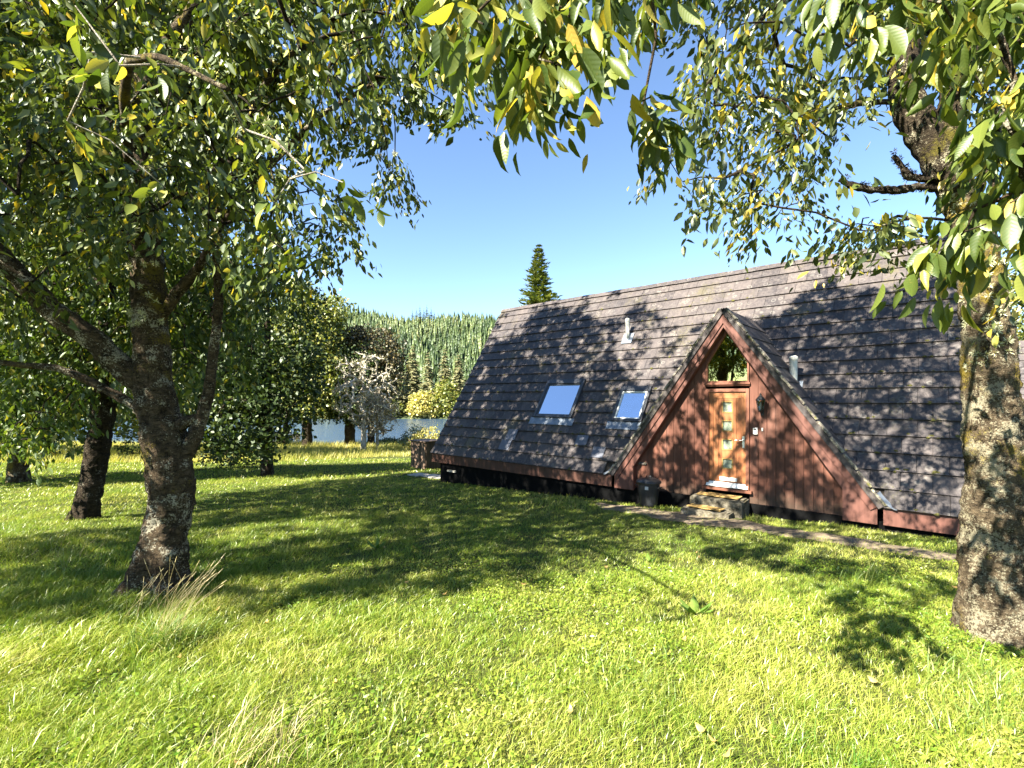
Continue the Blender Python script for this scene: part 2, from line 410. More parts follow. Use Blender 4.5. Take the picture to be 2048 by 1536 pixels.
# ---------------------------------------------------------------- terrain
def ground_z(x, y):
    y = np.asarray(y, float); x = np.asarray(x, float)
    z = np.where(y < 16, -0.074 * y, -1.184 - 0.06 * (y - 16))
    z = np.where(y < -2, 0.148 - 0.02 * (y + 2), z)
    sh = 46.5 + 1.2 * np.sin(x * 0.16) + 0.8 * np.sin(x * 0.43 + 1)
    z = np.where(y > sh, -1.184 - 0.06 * (sh - 16) - 1.6 * (1 - np.exp(-(y - sh) / 2.2)) , z)
    return z + ((n2(x, y, 1.3, 201) - .5) * .07 + (n2(x, y, 4.0, 202) - .5) * .035) * np.clip((30 - np.abs(x)) / 10, 0, 1) * np.clip((24 - y) / 6, 0, 1) * np.clip((y + 8) / 4, 0, 1)
def n2(X, Y, s, seed):
    """cheap smooth noise, 0..1"""
    g = np.random.default_rng(seed)
    v = np.zeros(np.broadcast(X, Y).shape)
    for k in range(7):
        a = g.uniform(0, 2 * math.pi); f = s * g.uniform(.5, 1.9)
        v = v + np.sin(X * f * math.cos(a) + Y * f * math.sin(a) + g.uniform(0, 6.28))
    return np.clip(.5 + v / 7.5, 0, 1)
def gz(x, y):
    return float(ground_z(x, y))

xs = np.concatenate([np.linspace(-420, -40, 20)[:-1], np.linspace(-40, 40, 321), np.linspace(40, 420, 20)[1:]])
ys = np.concatenate([np.linspace(-260, -14, 14)[:-1], np.linspace(-14, 22, 181)[:-1], np.linspace(22, 66, 89)])
gx, gy = np.meshgrid(xs, ys)
gzv = ground_z(gx, gy)
nx, ny = len(xs), len(ys)
idx = np.arange(nx * ny).reshape(ny, nx)
F = np.stack([idx[:-1, :-1].ravel(), idx[:-1, 1:].ravel(), idx[1:, 1:].ravel(), idx[1:, :-1].ravel()], 1)
o = np_mesh('ground', np.stack([gx.ravel(), gy.ravel(), gzv.ravel()], 1), [F], M['soil'], smooth=True)
tag(o, 'gently sloping lawn ground running down to the lake', 'ground', kind='structure')

WATER = -3.6
o = np_mesh('lake', [(-700, 40, WATER), (700, 40, WATER), (700, 150, WATER), (-700, 150, WATER)], [np.array([[0, 1, 2, 3]])], M['water'])
tag(o, 'blue grey rippled lake below the wooded hill', 'lake', kind='structure')

def hill_h(x, y):
    """far shore and plantation hill"""
    s = np.clip((y - 210) / 270, 0, 1)
    top = 80 - 0.062 * (np.clip(x, -420, 60) + 130) + 2.0 * np.sin(x * 0.021 + 0.5)
    h = -5.2 + 2.4 * np.clip((y - 113) / 5, 0, 1) + np.clip((y - 120) / 90, 0, 1) * 3 + (s ** 0.95) * top
    h = np.where(y > 480, h - (y - 480) * 0.25, h)
    return h
xs2 = np.linspace(-900, 900, 91); ys2 = np.concatenate([np.linspace(110, 130, 9)[:-1], np.linspace(130, 640, 40)])
hx, hy = np.meshgrid(xs2, ys2)
hz = hill_h(hx, hy)
nx, ny = len(xs2), len(ys2)
idx = np.arange(nx * ny).reshape(ny, nx)
F = np.stack([idx[:-1, :-1].ravel(), idx[:-1, 1:].ravel(), idx[1:, 1:].ravel(), idx[1:, :-1].ravel()], 1)
o = np_mesh('hill', np.stack([hx.ravel(), hy.ravel(), hz.ravel()], 1), [F], M['hill'], smooth=True)
tag(o, 'wooded hill rising across the lake', 'hill', kind='structure')

# ---------------------------------------------------------------- the lodge
TH = R(-41.6)
E0 = Vector((-2.72, 16.0, -0.207))
LEN, HALF, RH = 13.3, 3.53, 5.26
SL = math.hypot(HALF, RH)
SA, CA = RH / SL, HALF / SL
def to_local(x, y):
    dx, dy = x - E0.x, y - E0.y
    return dx * math.cos(TH) + dy * math.sin(TH), -dx * math.sin(TH) + dy * math.cos(TH)
def to_world(u, v):
    return E0.x + u * math.cos(TH) - v * math.sin(TH), E0.y + u * math.sin(TH) + v * math.cos(TH)
DU, DW, DH = 9.44, 2.57, 3.67            # dormer: centre, half width, height
def roof_pt(u, s, n):
    """point of the front slope: s up the slope from the eave, n proud of it"""
    return (u, s * CA - n * SA, s * SA + n * CA)

def tile_roof(mb, u0, u1, courses, tile_w, cut=False, flip=None, seed=1):
    rr = random.Random(seed)
    h = SL / courses
    for k in range(courses):
        u = u0 - rr.random() * 0.01
        off = (k % 2) * tile_w * 0.5
        edges = [u0] + [u0 + off + i * tile_w for i in range(0 if off else 1, int((u1 - u0) / tile_w) + 2) if u0 + 0.05 < u0 + off + i * tile_w < u1 - 0.05] + [u1]
        for a, b in zip(edges[:-1], edges[1:]):
            s0, s1 = k * h - 0.03, min((k + 1) * h + 0.02, SL)
            if cut:
                ins = lambda uu, ss: abs(uu - DU) < DW * (1 - max(ss, 0) * SA / DH) - 0.10
                mid = (a + b) / 2
                if all(ins(uu, ss) for uu in (a, b) for ss in (s0, s1)) or (k < 1 and (ins(a, s0 + .05) or ins(b, s0 + .05))):
                    continue
                if SKY_CUT(mid, (s0 + s1) / 2, a, b, s0, s1):
                    continue
            j = rr.uniform(-0.004, 0.004)
            p = [(a + .003, s0, 0.012 + j), (b - .003, s0, 0.012 + j), (b - .003, s1, -0.02), (a + .003, s1, -0.02),
                 (a + .003, s0, 0.052 + j + rr.uniform(-.003, .003)), (b - .003, s0, 0.052 + j + rr.uniform(-.003, .003)), (b - .003, s1, 0.012), (a + .003, s1, 0.012)]
            q = [roof_pt(*x) for x in p]
            if flip:
                q = [flip(x) for x in q]
            mb.hexa(q)
SKYL = [(3.80, 5.15, 1.50, 2.82), (6.40, 7.26, 1.46, 2.53)]       # u0,u1,s0,s1 of the two roof windows
def SKY_CUT(um, sm, a, b, s0, s1):
    return any(a > x0 + .02 and b < x1 - .02 and s0 > y0 - .02 and s1 < y1 + .02 for x0, x1, y0, y1 in SKYL)

lodge = empty('lodge', E0, TH)
tag(lodge, 'brown A-frame lodge with dark tiled roof, dormer entrance and wooden front door', 'lodge')
mb = MB(); tile_roof(mb, 0, LEN, 18, 0.415, cut=True)
mb.build('roof', M['tile'], lodge)
roof = bpy.data.objects['roof']
mb = MB(); back = lambda q: (q[0], 2 * HALF - q[1], q[2]); tile_roof(mb, 0, LEN, 18, 0.83, flip=back, seed=5)
mb.build('rear_roof', M['tile'], lodge)
# sheathing under the tiles, open inside the dormer
mb = MB()
def slab(pts, n0, n1):
    mb.add([roof_pt(u, s, n0) for u, s in pts] + [roof_pt(u, s, n1) for u, s in pts],
           [tuple(range(len(pts)))[::-1], tuple(range(len(pts), 2 * len(pts)))] + [(i, (i + 1) % len(pts), len(pts) + (i + 1) % len(pts), len(pts) + i) for i in range(len(pts))])
sT = DH / SA
slab([(0.04, 0), (DU - DW + .12, 0), (DU, sT - .15), (DU, SL - .03), (0.04, SL - .03)], -0.10, -0.03)
slab([(DU, sT - .15), (DU + DW - .12, 0), (LEN - .04, 0), (LEN - .04, SL - .03), (DU, SL - .03)], -0.10, -0.03)
mb.prism([back(roof_pt(0.04, 0, -.03)), back(roof_pt(LEN - .04, 0, -.03)), back(roof_pt(LEN - .04, SL - .03, -.03)), back(roof_pt(0.04, SL - .03, -.03))], (0, -.06, -.04))
mb.build('roof_deck', M['interior'], lodge)
mb = MB()
for i in range(19):
    a = i * 0.7; b = min(a + 0.72, LEN)
    zt = RH + 0.055 + (i % 2) * 0.006
    mb.add([(a, HALF - .13, zt - .13), (a, HALF - .02, zt), (a, HALF + .02, zt), (a, HALF + .13, zt - .13), (b, HALF - .13, zt - .13), (b, HALF - .02, zt + .003), (b, HALF + .02, zt + .003), (b, HALF + .13, zt - .13)],
           [(0, 1, 5, 4), (1, 2, 6, 5), (2, 3, 7, 6), (3, 0, 4, 7), (0, 3, 2, 1), (4, 5, 6, 7)])
mb.build('ridge_cap', M['tile'], lodge)
# gable ends
for uu in (0.10, LEN - 0.16):
    mb = MB()
    nb = 38
    for i in range(nb):
        y0, y1 = 0.06 + i * (2 * HALF - .12) / nb, 0.06 + (i + 1) * (2 * HALF - .12) / nb - .006
        hh = lambda y: RH * (1 - abs(y - HALF) / HALF) - 0.12
        if max(hh(y0), hh(y1)) < -.2:
            continue
        mb.prism([(uu, y0, -.3), (uu, y1, -.3), (uu, y1, max(hh(y1), -.28)), (uu, y0, max(hh(y0), -.28))], (0.05, 0, 0))
    mb.build('gable_wall', M['board'], lodge)
mb = MB().box(0.2, LEN - .2, 0.35, 2 * HALF - .1, -0.34, -0.26)
mb.build('floor_deck', M['interior'], lodge)
# eave fascias left and right of the dormer
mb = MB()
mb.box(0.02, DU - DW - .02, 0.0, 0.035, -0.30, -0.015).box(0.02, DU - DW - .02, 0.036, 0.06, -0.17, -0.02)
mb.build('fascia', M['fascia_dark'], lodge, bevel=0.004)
mb = MB()
mb.box(DU + DW + .02, LEN - .02, 0.0, 0.035, -0.30, -0.015)
mb.build('fascia', M['barge'], lodge, bevel=0.004)
mb = MB().box(0.35, LEN - .3, 0.10, 0.16, -1.6, -0.27).box(0.35, 0.41, 0.16, 6.8, -1.6, -.27).box(LEN - .36, LEN - .3, 0.16, 6.8, -1.6, -.27)
mb.build('plinth', M['black'], lodge)

# dormer wall of vertical boards with the openings left free
WV = 0.18
DC = 9.458
door_u = (9.03, 9.887)
def wall_top(u):
    return DH * (1 - abs(u - DU) / DW) - 0.20
mb = MB()
bw = 0.158
u = 7.05
while u < 11.85:
    a, b = u, min(u + bw - 0.007, 11.85)
    cuts = [(a, b)]
    lo, hi = door_u[0], door_u[1]
    parts = []
    if b <= lo or a >= hi:
        parts = [(a, b)]
    else:
        if a < lo: parts.append((a, lo - .004))
        if b > hi: parts.append((hi + .004, b))
    for p, q in parts:
        tp, tq = wall_top(p), wall_top(q)
        if max(tp, tq) > -0.2:
            mb.prism([(p, WV, -.29), (q, WV, -.29), (q, WV, max(tq, -.27)), (p, WV, max(tp, -.27))], (0, .03, 0))
    u += bw
mb.build('entrance_wall', M['board'], lodge)
mb = MB()
mb.prism([(DU - DW + .25, WV + .034, -.28), (door_u[0] - .01, WV + .034, -.28), (door_u[0] - .01, WV + .034, wall_top(door_u[0]) - .05)], (0, .02, 0))
mb.prism([(door_u[1] + .01, WV + .034, -.28), (DU + DW - .25, WV + .034, -.28), (door_u[1] + .01, WV + .034, wall_top(door_u[1]) - .05)], (0, .02, 0))
mb.build('wall_backing', M['black'], lodge)

# dormer roof slopes: ridge runs back to meet the main slope
VR = DH / (RH / HALF)
for sgn in (-1, 1):
    mb = MB()
    n = Vector((sgn * DH, 0, DW)).normalized() * 0.05
    f0 = Vector((DU + sgn * DW, -.06, 0)); f1 = Vector((DU, -.06, DH)); bk = Vector((DU, VR + .08, DH))
    mb.prism([f0 - n, f1 - n, bk - n, f0 + Vector((0, .08, 0)) - n], n * 1.4)
    # courses following the slope
    kk = 12
    sd = (f1 - f0)
    for i in range(kk):
        a, b = i / kk, (i + 1) / kk + .012
        va = a * VR; vb = min(b, 1) * VR
        p0 = f0 + sd * a; p1 = f0 + sd * min(b, 1)
        nn = n.normalized()
        q = [p0 + nn * .022, Vector((p0.x, va + .02, p0.z)) + nn * .022, Vector((p1.x, vb + .02, p1.z)) + nn * .002, p1 + nn * .002]
        mb.hexa([*q, *[x + nn * .03 for x in q]])
    mb.build('dormer_roof', M['tile'], lodge)
    mb = MB()
    kk = 13
    rr = random.Random(9)
    nn = n.normalized()
    for i in range(kk):
        a, b = i / kk, (i + 1) / kk - .006
        p0 = f0 + sd * a + Vector((0, -.01 + rr.uniform(-.01, .01), 0)); p1 = f0 + sd * b + Vector((0, -.01, 0))
        wv = .13 + rr.uniform(-.02, .02)
        q = [p0 + nn * .055, p0 + nn * .055 + Vector((0, wv, 0)), p1 + nn * .04 + Vector((0, wv, 0)), p1 + nn * .04]
        mb.hexa([*q, *[x + nn * (.035 + rr.uniform(0, .012)) for x in q]])
    mb.build('verge_tiles', M['verge'], lodge, bevel=0.008)
    # barge board with its foot
    ob = Vector((DU + sgn * (DW - .06), 0, -.005)); inn = Vector((DU + sgn * 2.02, 0, .24)); ai = Vector((DU, 0, 3.30)); ao = Vector((DU, 0, DH - .085))
    mb = MB()
    mb.prism([ob, ao, ai, inn, (inn.x, 0, -.31), (ob.x, 0, -.31)], (0, .045, 0))
    b = mb.build('barge_board', M['barge'], lodge, bevel=0.004)
    mb = MB()
    o1 = ob + Vector((0, -.028, 0)); a1 = ao + Vector((0, -.028, 0))
    dn = Vector((-sgn * DH, 0, -DW)).normalized() * .115
    a2 = Vector((DU, -.028, ao.z - .115 * math.hypot(DH, DW) / DW))
    mb.prism([o1, a1, a2, o1 + dn], (0, .026, 0))
    mb.build('cover_board', M['barge'], b, bevel=0.004)
    # soffit between barge and wall
    mb = MB()
    mb.prism([inn + Vector((0, .046, 0)), ai + Vector((0, .046, 0)), ai + Vector((0, WV - .005, 0)), inn + Vector((0, WV - .005, 0))], (sgn * .03, 0, .02))
    mb.prism([(inn.x, .046, -.30), (inn.x, .046, inn.z), (inn.x, WV - .005, inn.z), (inn.x, WV - .005, -.30)], (sgn * .03, 0, 0))
    mb.build('soffit', M['fascia'], lodge)
    # lead shoe at the foot of the valley
    mb = MB()
    for i in range(8):
        a = i / 8; b_ = (i + 1) / 8
        c0 = lambda t: Vector((DU + sgn * (DW - .06 + .26 * t), -.055 - .01 * t, .24 * (1 - t) ** 1.8 - .015))
        p, q = c0(a), c0(b_)
        w_ = Vector((sgn * .035, .07, .03))
        mb.hexa([p, q, q + w_, p + w_, p + Vector((0, 0, .012)), q + Vector((0, 0, .012)), q + w_ + Vector((0, 0, .012)), p + w_ + Vector((0, 0, .012))])
    mb.build('valley_flashing', M['lead'], lodge)

# pointed window over the door
wl, wr, wb, ws, wt = 9.035, 9.882, 2.17, 2.58, 3.27
outer = [(wl, wb), (wr, wb), (wr, ws), (DC, wt), (wl, ws)]
fw = .032
inner = [(wl + fw, wb + fw), (wr - fw, wb + fw), (wr - fw, ws - .005), (DC, wt - .07), (wl + fw, ws - .005)]
mb = MB()
for i in range(5):
    j = (i + 1) % 5
    q = [(outer[i][0], WV - .015, outer[i][1]), (outer[j][0], WV - .015, outer[j][1]), (inner[j][0], WV - .015, inner[j][1]), (inner[i][0], WV - .015, inner[i][1])]
    mb.hexa([*q, *[(x, WV + .06, z) for x, _, z in q]])
win = mb.build('window', M['frame_wood'], lodge)
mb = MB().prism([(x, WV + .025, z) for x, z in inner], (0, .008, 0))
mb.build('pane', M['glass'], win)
mb = MB().box(wl - .03, wr + .03, WV - .06, WV + .04, wb - .045, wb - .004).box(wl - .02, wr + .02, WV - .03, WV + .03, wb - .075, wb - .049)
mb.build('sill', M['frame_wood'], win, bevel=.004)
# cheeks between window head and barge boards
mb = MB()
for sgn in (-1, 1):
    e = wl - .006 if sgn < 0 else wr + .006
    mb.prism([(e, WV, ws), (DC + sgn * .004, WV, wt + .01), (DC + sgn * .004, WV, 3.44), (e, WV, wall_top(e))], (0, .03, 0))
mb.build('gable_panel', M['board'], lodge)

# front door
d0, d1 = door_u
mb = MB().box(d0, d0 + .062, WV - .03, WV + .07, -.02, 2.04).box(d1 - .062, d1, WV - .03, WV + .07, -.02, 2.04).box(d0 + .063, d1 - .063, WV - .03, WV + .07, 1.975, 2.04)
door = mb.build('door', M['frame_wood'], lodge, bevel=.004)
lf0, lf1 = d0 + .066, d1 - .066
mb = MB()
pu0, pu1 = 9.372, 9.55
pz = [(1.56, 1.76), (1.17, 1.365), (.785, .975), (.39, .57)]
# leaf: stiles, rails round the four panes, vertical board grooves
zb, zt_ = .10, 1.97
def leafbox(a, b, z0, z1, y=WV + .01):
    mb.box(a, b, y, y + .045, z0, z1)
leafbox(lf0, lf0 + .085, zb, zt_, WV + .004)
leafbox(lf1 - .085, lf1, zb, zt_, WV + .004)
leafbox(lf0 + .087, lf1 - .087, zt_ - .13, zt_, WV + .004)
leafbox(lf0 + .087, lf1 - .087, zb, zb + .13, WV + .004)
za, zc = zb + .132, zt_ - .132
leafbox(lf0 + .088, lf0 + .18, za, zc); leafbox(lf0 + .184, pu0 - .022, za, zc)
leafbox(pu1 + .022, pu1 + .085, za, zc); leafbox(pu1 + .089, lf1 - .088, za, zc)
last = zc
for z0, z1 in pz + [(za - .02, za - .02)]:
    leafbox(pu0 - .02, pu1 + .02, z1 + .02, last)
    last = z0 - .02
leaf = mb.build('door_leaf', M['oak'], door, bevel=.002)
for z0, z1 in pz:
    mb = MB().box(pu0, pu1, WV + .03, WV + .036, z0, z1)
    mb.build('door_pane', M['obscure'], door)
    mb = MB().box(pu0 - .018, pu1 + .018, WV + .0, WV + .028, z1, z1 + .018).box(pu0 - .018, pu1 + .018, WV + .0, WV + .028, z0 - .018, z0).box(pu0 - .018, pu0, WV + .0, WV + .028, z0 + .0005, z1 - .0005).box(pu1, pu1 + .018, WV + .0, WV + .028, z0 + .0005, z1 - .0005)
    mb.build('pane_trim', M['coir'], door)
mb = MB().box(lf1 - .065, lf1 - .025, WV - .012, WV + .003, .83, 1.07).tube([(lf1 - .045, WV - .012, .99), (lf1 - .045, WV - .06, .99)], .011, 8).tube([(lf1 - .036, WV - .06, .99), (lf1 - .185, WV - .062, .985)], .012, 8)
mb.lathe([(.014, -.006), (.014, .006)], (lf1 - .045, WV - .016, .88), 10)
mb.build('door_handle', M['steel'], door)
mb = MB().box(pu0 - .06, pu1 + .10, WV - .008, WV + .003, .125, .20)
mb.build('letter_plate', M['white_plastic'], door)
mb = MB().prism([(d0 + .02, WV - .075, .012), (d0 + .02, WV + .003, .09), (d0 + .02, WV + .003, .0), (d0 + .02, WV - .075, .0)], (d1 - d0 - .04, 0, 0))
mb.build('weather_bar', M['white_plastic'], door)
mb = MB().box(d0 - .06, d1 + .06, WV - .09, WV + .10, -.075, -.022)
mb.build('threshold', M['frame_wood'], door, bevel=.004)
# wall lantern
lx, lz = 10.125, 1.72
mb = MB()
cy = WV - .13
mb.tube([(lx, WV, lz - .13), (lx, WV - .05, lz - .17), (lx, cy, lz - .14)], .012, 8).box(lx - .03, lx + .03, WV - .012, WV - .001, lz - .22, lz - .05)
mb.lathe([(.012, -.16), (.045, -.13), (.05, -.115)], (lx, cy, lz), 6)
mb.lathe([(.098, .085), (.085, .105), (.055, .145), (.03, .165), (.018, .19), (.022, .2), (.004, .225)], (lx, cy, lz), 12)
for i in range(6):
    a = i * math.pi / 3
    mb.tube([(lx + .046 * math.cos(a), cy + .046 * math.sin(a), lz - .12), (lx + .082 * math.cos(a), cy + .082 * math.sin(a), lz + .09)], .005, 5)
lan = mb.build('wall_lantern', M['black_iron'], lodge)
mb = MB().lathe([(.042, -.115), (.076, .084)], (lx, cy, lz), 6)
mb.build('lantern_glass', M['lamp_glass'], lan)
mb = MB().lathe([(.014, -.1), (.018, -.03), (.012, .02), (.003, .04)], (lx, cy, lz), 8)
mb.build('bulb', M['white_plastic'], lan)
mb = MB().box(9.965, 10.045, WV - .045, WV - .001, 1.12, 1.25).box(9.972, 10.038, WV - .05, WV - .0455, 1.125, 1.195)
ks = mb.build('key_safe', M['white_plastic'], lodge, bevel=.006)
mb = MB().box(9.985, 10.025, WV - .055, WV - .0505, 1.205, 1.235)
mb.build('keypad', M['dark_metal'], ks)
mb = MB().box(10.115, 10.14, WV - .02, WV - .001, 1.19, 1.255)
mb.build('bell_push', M['white_plastic'], lodge, bevel=.004)

# roof windows
M['sky_backing'] = plain('pale_blue_sky_backing', (0.46, 0.56, 0.70), .8, .15, 2)  # sheet added under the roof panes, sky reflection painted in pale blue
for i, (a, b, s0, s1) in enumerate(SKYL):
    mb = MB()
    def rbox(m, u0, u1, t0, t1, n0, n1):
        m.hexa([roof_pt(u0, t0, n0), roof_pt(u1, t0, n0), roof_pt(u1, t1, n0), roof_pt(u0, t1, n0), roof_pt(u0, t0, n1), roof_pt(u1, t0, n1), roof_pt(u1, t1, n1), roof_pt(u0, t1, n1)])
    ft = .075
    rbox(mb, a, a + ft, s0, s1, -.05, .105); rbox(mb, b - ft, b, s0, s1, -.05, .105)
    rbox(mb, a + ft + .001, b - ft - .001, s0, s0 + ft, -.05, .10); rbox(mb, a + ft + .001, b - ft - .001, s1 - .15, s1, -.05, .118)
    w = mb.build('roof_window', M['dark_metal'], lodge, bevel=.006)
    mb = MB()
    g0, g1, h0, h1 = a + ft + .004, b - ft - .004, s0 + ft + .004, s1 - .154
    e = .03
    rbox(mb, g0, g0 + e, h0, h1, .02, .09); rbox(mb, g1 - e, g1, h0, h1, .02, .09); rbox(mb, g0 + e + .0005, g1 - e - .0005, h0, h0 + e, .02, .088); rbox(mb, g0 + e + .0005, g1 - e - .0005, h1 - e, h1, .02, .088)
    mb.build('sash', M['white_plastic'] if i else M['dark_metal'], w)
    mb = MB(); rbox(mb, g0 + e, g1 - e, h0 + e, h1 - e, .052, .060)
    mb.build('pane', M['roof_glass'], w)
    mb = MB(); rbox(mb, g0, g1, h0, h1, -.03, -.02)
    mb.build('sky_backing', M['sky_backing'], w)
    mb = MB()
    for k in range(5):
        x0 = a - .1 + k * (b - a + .2) / 5; x1 = x0 + (b - a + .2) / 5 - .002
        rbox(mb, x0, x1, s0 - .23, s0 - .004, .045 + .004 * (k % 2), .058 + .004 * (k % 2))
    mb.build('apron_flashing', M['lead'], w, bevel=.003)
# replaced tiles of another batch
for (u0_, u1_, k0, k1) in ((3.05, 3.42, 1.9, 2.9), (2.95, 3.35, .95, 1.88), (5.55, 5.9, 1.95, 2.75), (6.15, 6.5, 1.05, 1.9)):
    mb = MB(); rbox(mb, u0_, u1_, .36 * k0, .36 * k1, .045, .063)
    mb.build('patch_tile', M['grey_patch'], lodge)
# moss and litter caught on the tile edges
mr = random.Random(31)
MV, MF = [], []
for i in range(620):
    k = int(mr.triangular(0, 17.99, 2))
    u0_ = mr.uniform(.1, LEN - .1)
    s_ = k * SL / 18 - .03 + mr.uniform(-.005, .05)
    if abs(u0_ - DU) < DW * (1 - max(s_, 0) * SA / DH) + .02 or any(x0 - .05 < u0_ < x1 + .05 and y0 - .3 < s_ < y1 + .1 for x0, x1, y0, y1 in SKYL):
        continue
    r_ = mr.uniform(.012, .045); h_ = r_ * mr.uniform(.5, .9)
    b_ = len(MV)
    for j in range(7):
        a_ = j * 2 * math.pi / 7
        MV.append(roof_pt(u0_ + math.cos(a_) * r_ * mr.uniform(.7, 1.5), s_ + math.sin(a_) * r_ * mr.uniform(.5, .9), .045))
    MV.append(roof_pt(u0_, s_, .05 + h_))
    MF += [(b_ + j, b_ + (j + 1) % 7, b_ + 7) for j in range(7)]
t = NT('roof_moss')
M['moss'] = t.pbr(t.ramp(t.noise(40, 4), [(0.3, (0.035, 0.04, 0.012)), (0.7, (0.13, 0.115, 0.04))]), 0.95, t.bump(t.noise(120, 3), 1, 0.01), 0.05)
tag(np_mesh('moss', MV, [np.array(MF)], M['moss'], lodge), kind='stuff')
# vent pipes on the slope
for (u, s, ln, r) in ((6.05, 4.28, .50, .055), (10.45, 2.46, .60, .075)):
    base = Vector(roof_pt(u, s, .03))
    mb = MB()
    up = Vector((0, 0, 1))
    mb.tube([base + Vector((0, .08, -.05)), base + Vector((0, -.04, .06)), base + Vector((0, -.04, ln))], [r, r, r], 14)
    mb.lathe([(r + .006, 0), (r + .012, .02), (r + .012, .07), (r * .7, .10)], tuple(base + Vector((0, -.04, ln - .02))), 14)
    v_ = mb.build('vent_pipe', M['vent'], lodge, smooth=False)
    mb = MB(); rbox(mb, u - .16, u + .16, s - .20, s + .16, .045, .062)
    mb.build('vent_flashing', M['lead'], v_)

# ornaments behind the pointed window
orn = empty('antler_ornament', (*to_world(9.74, WV + .20), E0.z + wb + .02), TH)
tag(orn, 'dark stag head ornament with antlers behind the pointed window glass', 'ornament')
mb = MB()
mb.lathe([(.055, 0), (.06, .02), (.035, .05), (.03, .09), (.05, .13), (.055, .17), (.03, .22), (.005, .235)], k=12)
mb.tube([(0, -.04, .17), (0, -.10, .13), (0, -.13, .11)], [.04, .03, .02], 8)
mb.build('stag_head', M['black_iron'], orn, smooth=True)
mb = MB()
for s_ in (-1, 1):
    mb.tube([(.02 * s_, 0, .21), (.08 * s_, 0, .25), (.14 * s_, 0, .26), (.18 * s_, 0, .31), (.19 * s_, 0, .37)], [.012, .012, .011, .009, .004], 6)
    for tx, tz in ((.08, .25), (.13, .26), (.16, .28)):
        mb.tube([(tx * s_, 0, tz), ((tx + .005) * s_, -.01, tz + .09)], [.009, .003], 6)
    mb.tube([(.045 * s_, 0, .19), (.11 * s_, 0, .17)], [.016, .004], 6)
mb.build('antlers', M['black_iron'], orn)
sw = empty('bird_figurine', (*to_world(9.16, WV + .15), E0.z + wb + .02), TH)
tag(sw, 'small white bird figurine inside the lower left of the pointed window', 'ornament')
mb = MB().lathe([(.02, 0), (.05, .02), (.06, .05), (.04, .085), (.01, .1)], k=12)
mb.build('body', M['white_plastic'], sw, smooth=True)
mb = MB().tube([(.04, 0, .06), (.06, 0, .11), (.05, 0, .14), (.08, 0, .135)], [.02, .014, .016, .005], 8)
mb.build('neck', M['white_plastic'], sw, smooth=True)
mb = MB().box(8.95, 9.95, WV + .04, WV + .32, wb - .06, wb + .02)
mb.build('inner_shelf', M['frame_wood'], lodge)

# steps, mats, bin
def place(o, u, v, z=None, rz=0):
    x, y = to_world(u, v)
    o.location = (x, y, gz(x, y) if z is None else z)
    o.rotation_euler = (0, 0, TH + rz)
    return o
def rough_block(name, x0, x1, y0, y1, z0, z1, m, parent, amp=.018, seg=8):
    bm = bmesh.new()
    bmesh.ops.create_cube(bm, size=1)
    bmesh.ops.bevel(bm, geom=list(bm.edges), offset=.03, segments=2, affect='EDGES')
    bmesh.ops.subdivide_edges(bm, edges=list(bm.edges), cuts=4, use_grid_fill=True)
    for v in bm.verts:
        p = Vector((x0 + (v.co.x + .5) * (x1 - x0), y0 + (v.co.y + .5) * (y1 - y0), z0 + (v.co.z + .5) * (z1 - z0)))
        v.co = p + mnoise.noise_vector(p * 6) * amp + mnoise.noise_vector(p * 17) * amp * .5
    me = bpy.data.meshes.new(name)
    bm.to_mesh(me); bm.free()
    return link_mesh(name, me, m, parent)
st = empty('door_steps')
place(st, 9.42, -.3, E0.z)
tag(st, 'two worn mossy concrete steps below the front door', 'steps')
rough_block('upper_step', -.5, .5, -.16, .36, -.85, -.15, M['concrete'], st)
rough_block('lower_step', -.56, .36, -.50, -.17, -.85, -.345, M['concrete'], st)
zs = E0.z
for (u, v, w, dpt, z, lab, rz) in ((9.42, -.20, .80, .30, zs - .135, 'tan coir doormat on the upper concrete step', .02), (9.30, -.62, .66, .26, zs - .325, 'orange tan frayed doormat on the lower concrete step', -.04)):
    bm = bmesh.new()
    bmesh.ops.create_grid(bm, x_segments=24, y_segments=10, size=.5)
    for vv in bm.verts:
        p = Vector((vv.co.x * w, vv.co.y * dpt, .012 + mnoise.noise((vv.co.x * 6, vv.co.y * 5, z)) * .007))
        vv.co = p
    g = bmesh.ops.extrude_face_region(bm, geom=list(bm.faces))
    for e in g['geom']:
        if isinstance(e, bmesh.types.BMVert):
            e.co.z += .014
    me = bpy.data.meshes.new('doormat'); bm.to_mesh(me); bm.free()
    o = link_mesh('doormat', me, M['coir'])
    place(o, u, v, z - .004, rz)
    tag(o, lab, 'doormat')

bn = empty('rubbish_bin')
place(bn, 7.98, -.36)
bn.location.z += .06
tag(bn, 'black plastic dustbin with a lid standing left of the front door', 'bin')
mb = MB().lathe([(.175, 0), (.185, .03), (.21, .25), (.232, .47), (.245, .48), (.245, .50), (.23, .505)], k=28)
mb.build('body', M['bin'], bn, smooth=False)
mb = MB().lathe([(.265, .495), (.27, .51), (.262, .535), (.235, .55), (.20, .575), (.10, .60), (.02, .605)], k=28).tube([(-.06, 0, .60), (-.05, 0, .635), (.05, 0, .635), (.06, 0, .60)], .013, 8)
mb.build('lid', M['bin'], bn, smooth=True)
for s_ in (-1, 1):
    mb = MB().tube([(s_ * .225, -.06, .40), (s_ * .285, -.05, .42), (s_ * .285, .05, .42), (s_ * .225, .06, .40)], .012, 8)
    mb.build('handle', M['bin'], bn)
mb = MB().box(.02, .10, -.2285, -.224, .37, .44).box(.03, .09, -.2305, -.229, .38, .43)
mb.build('label_plate', M['sticker'], bn)

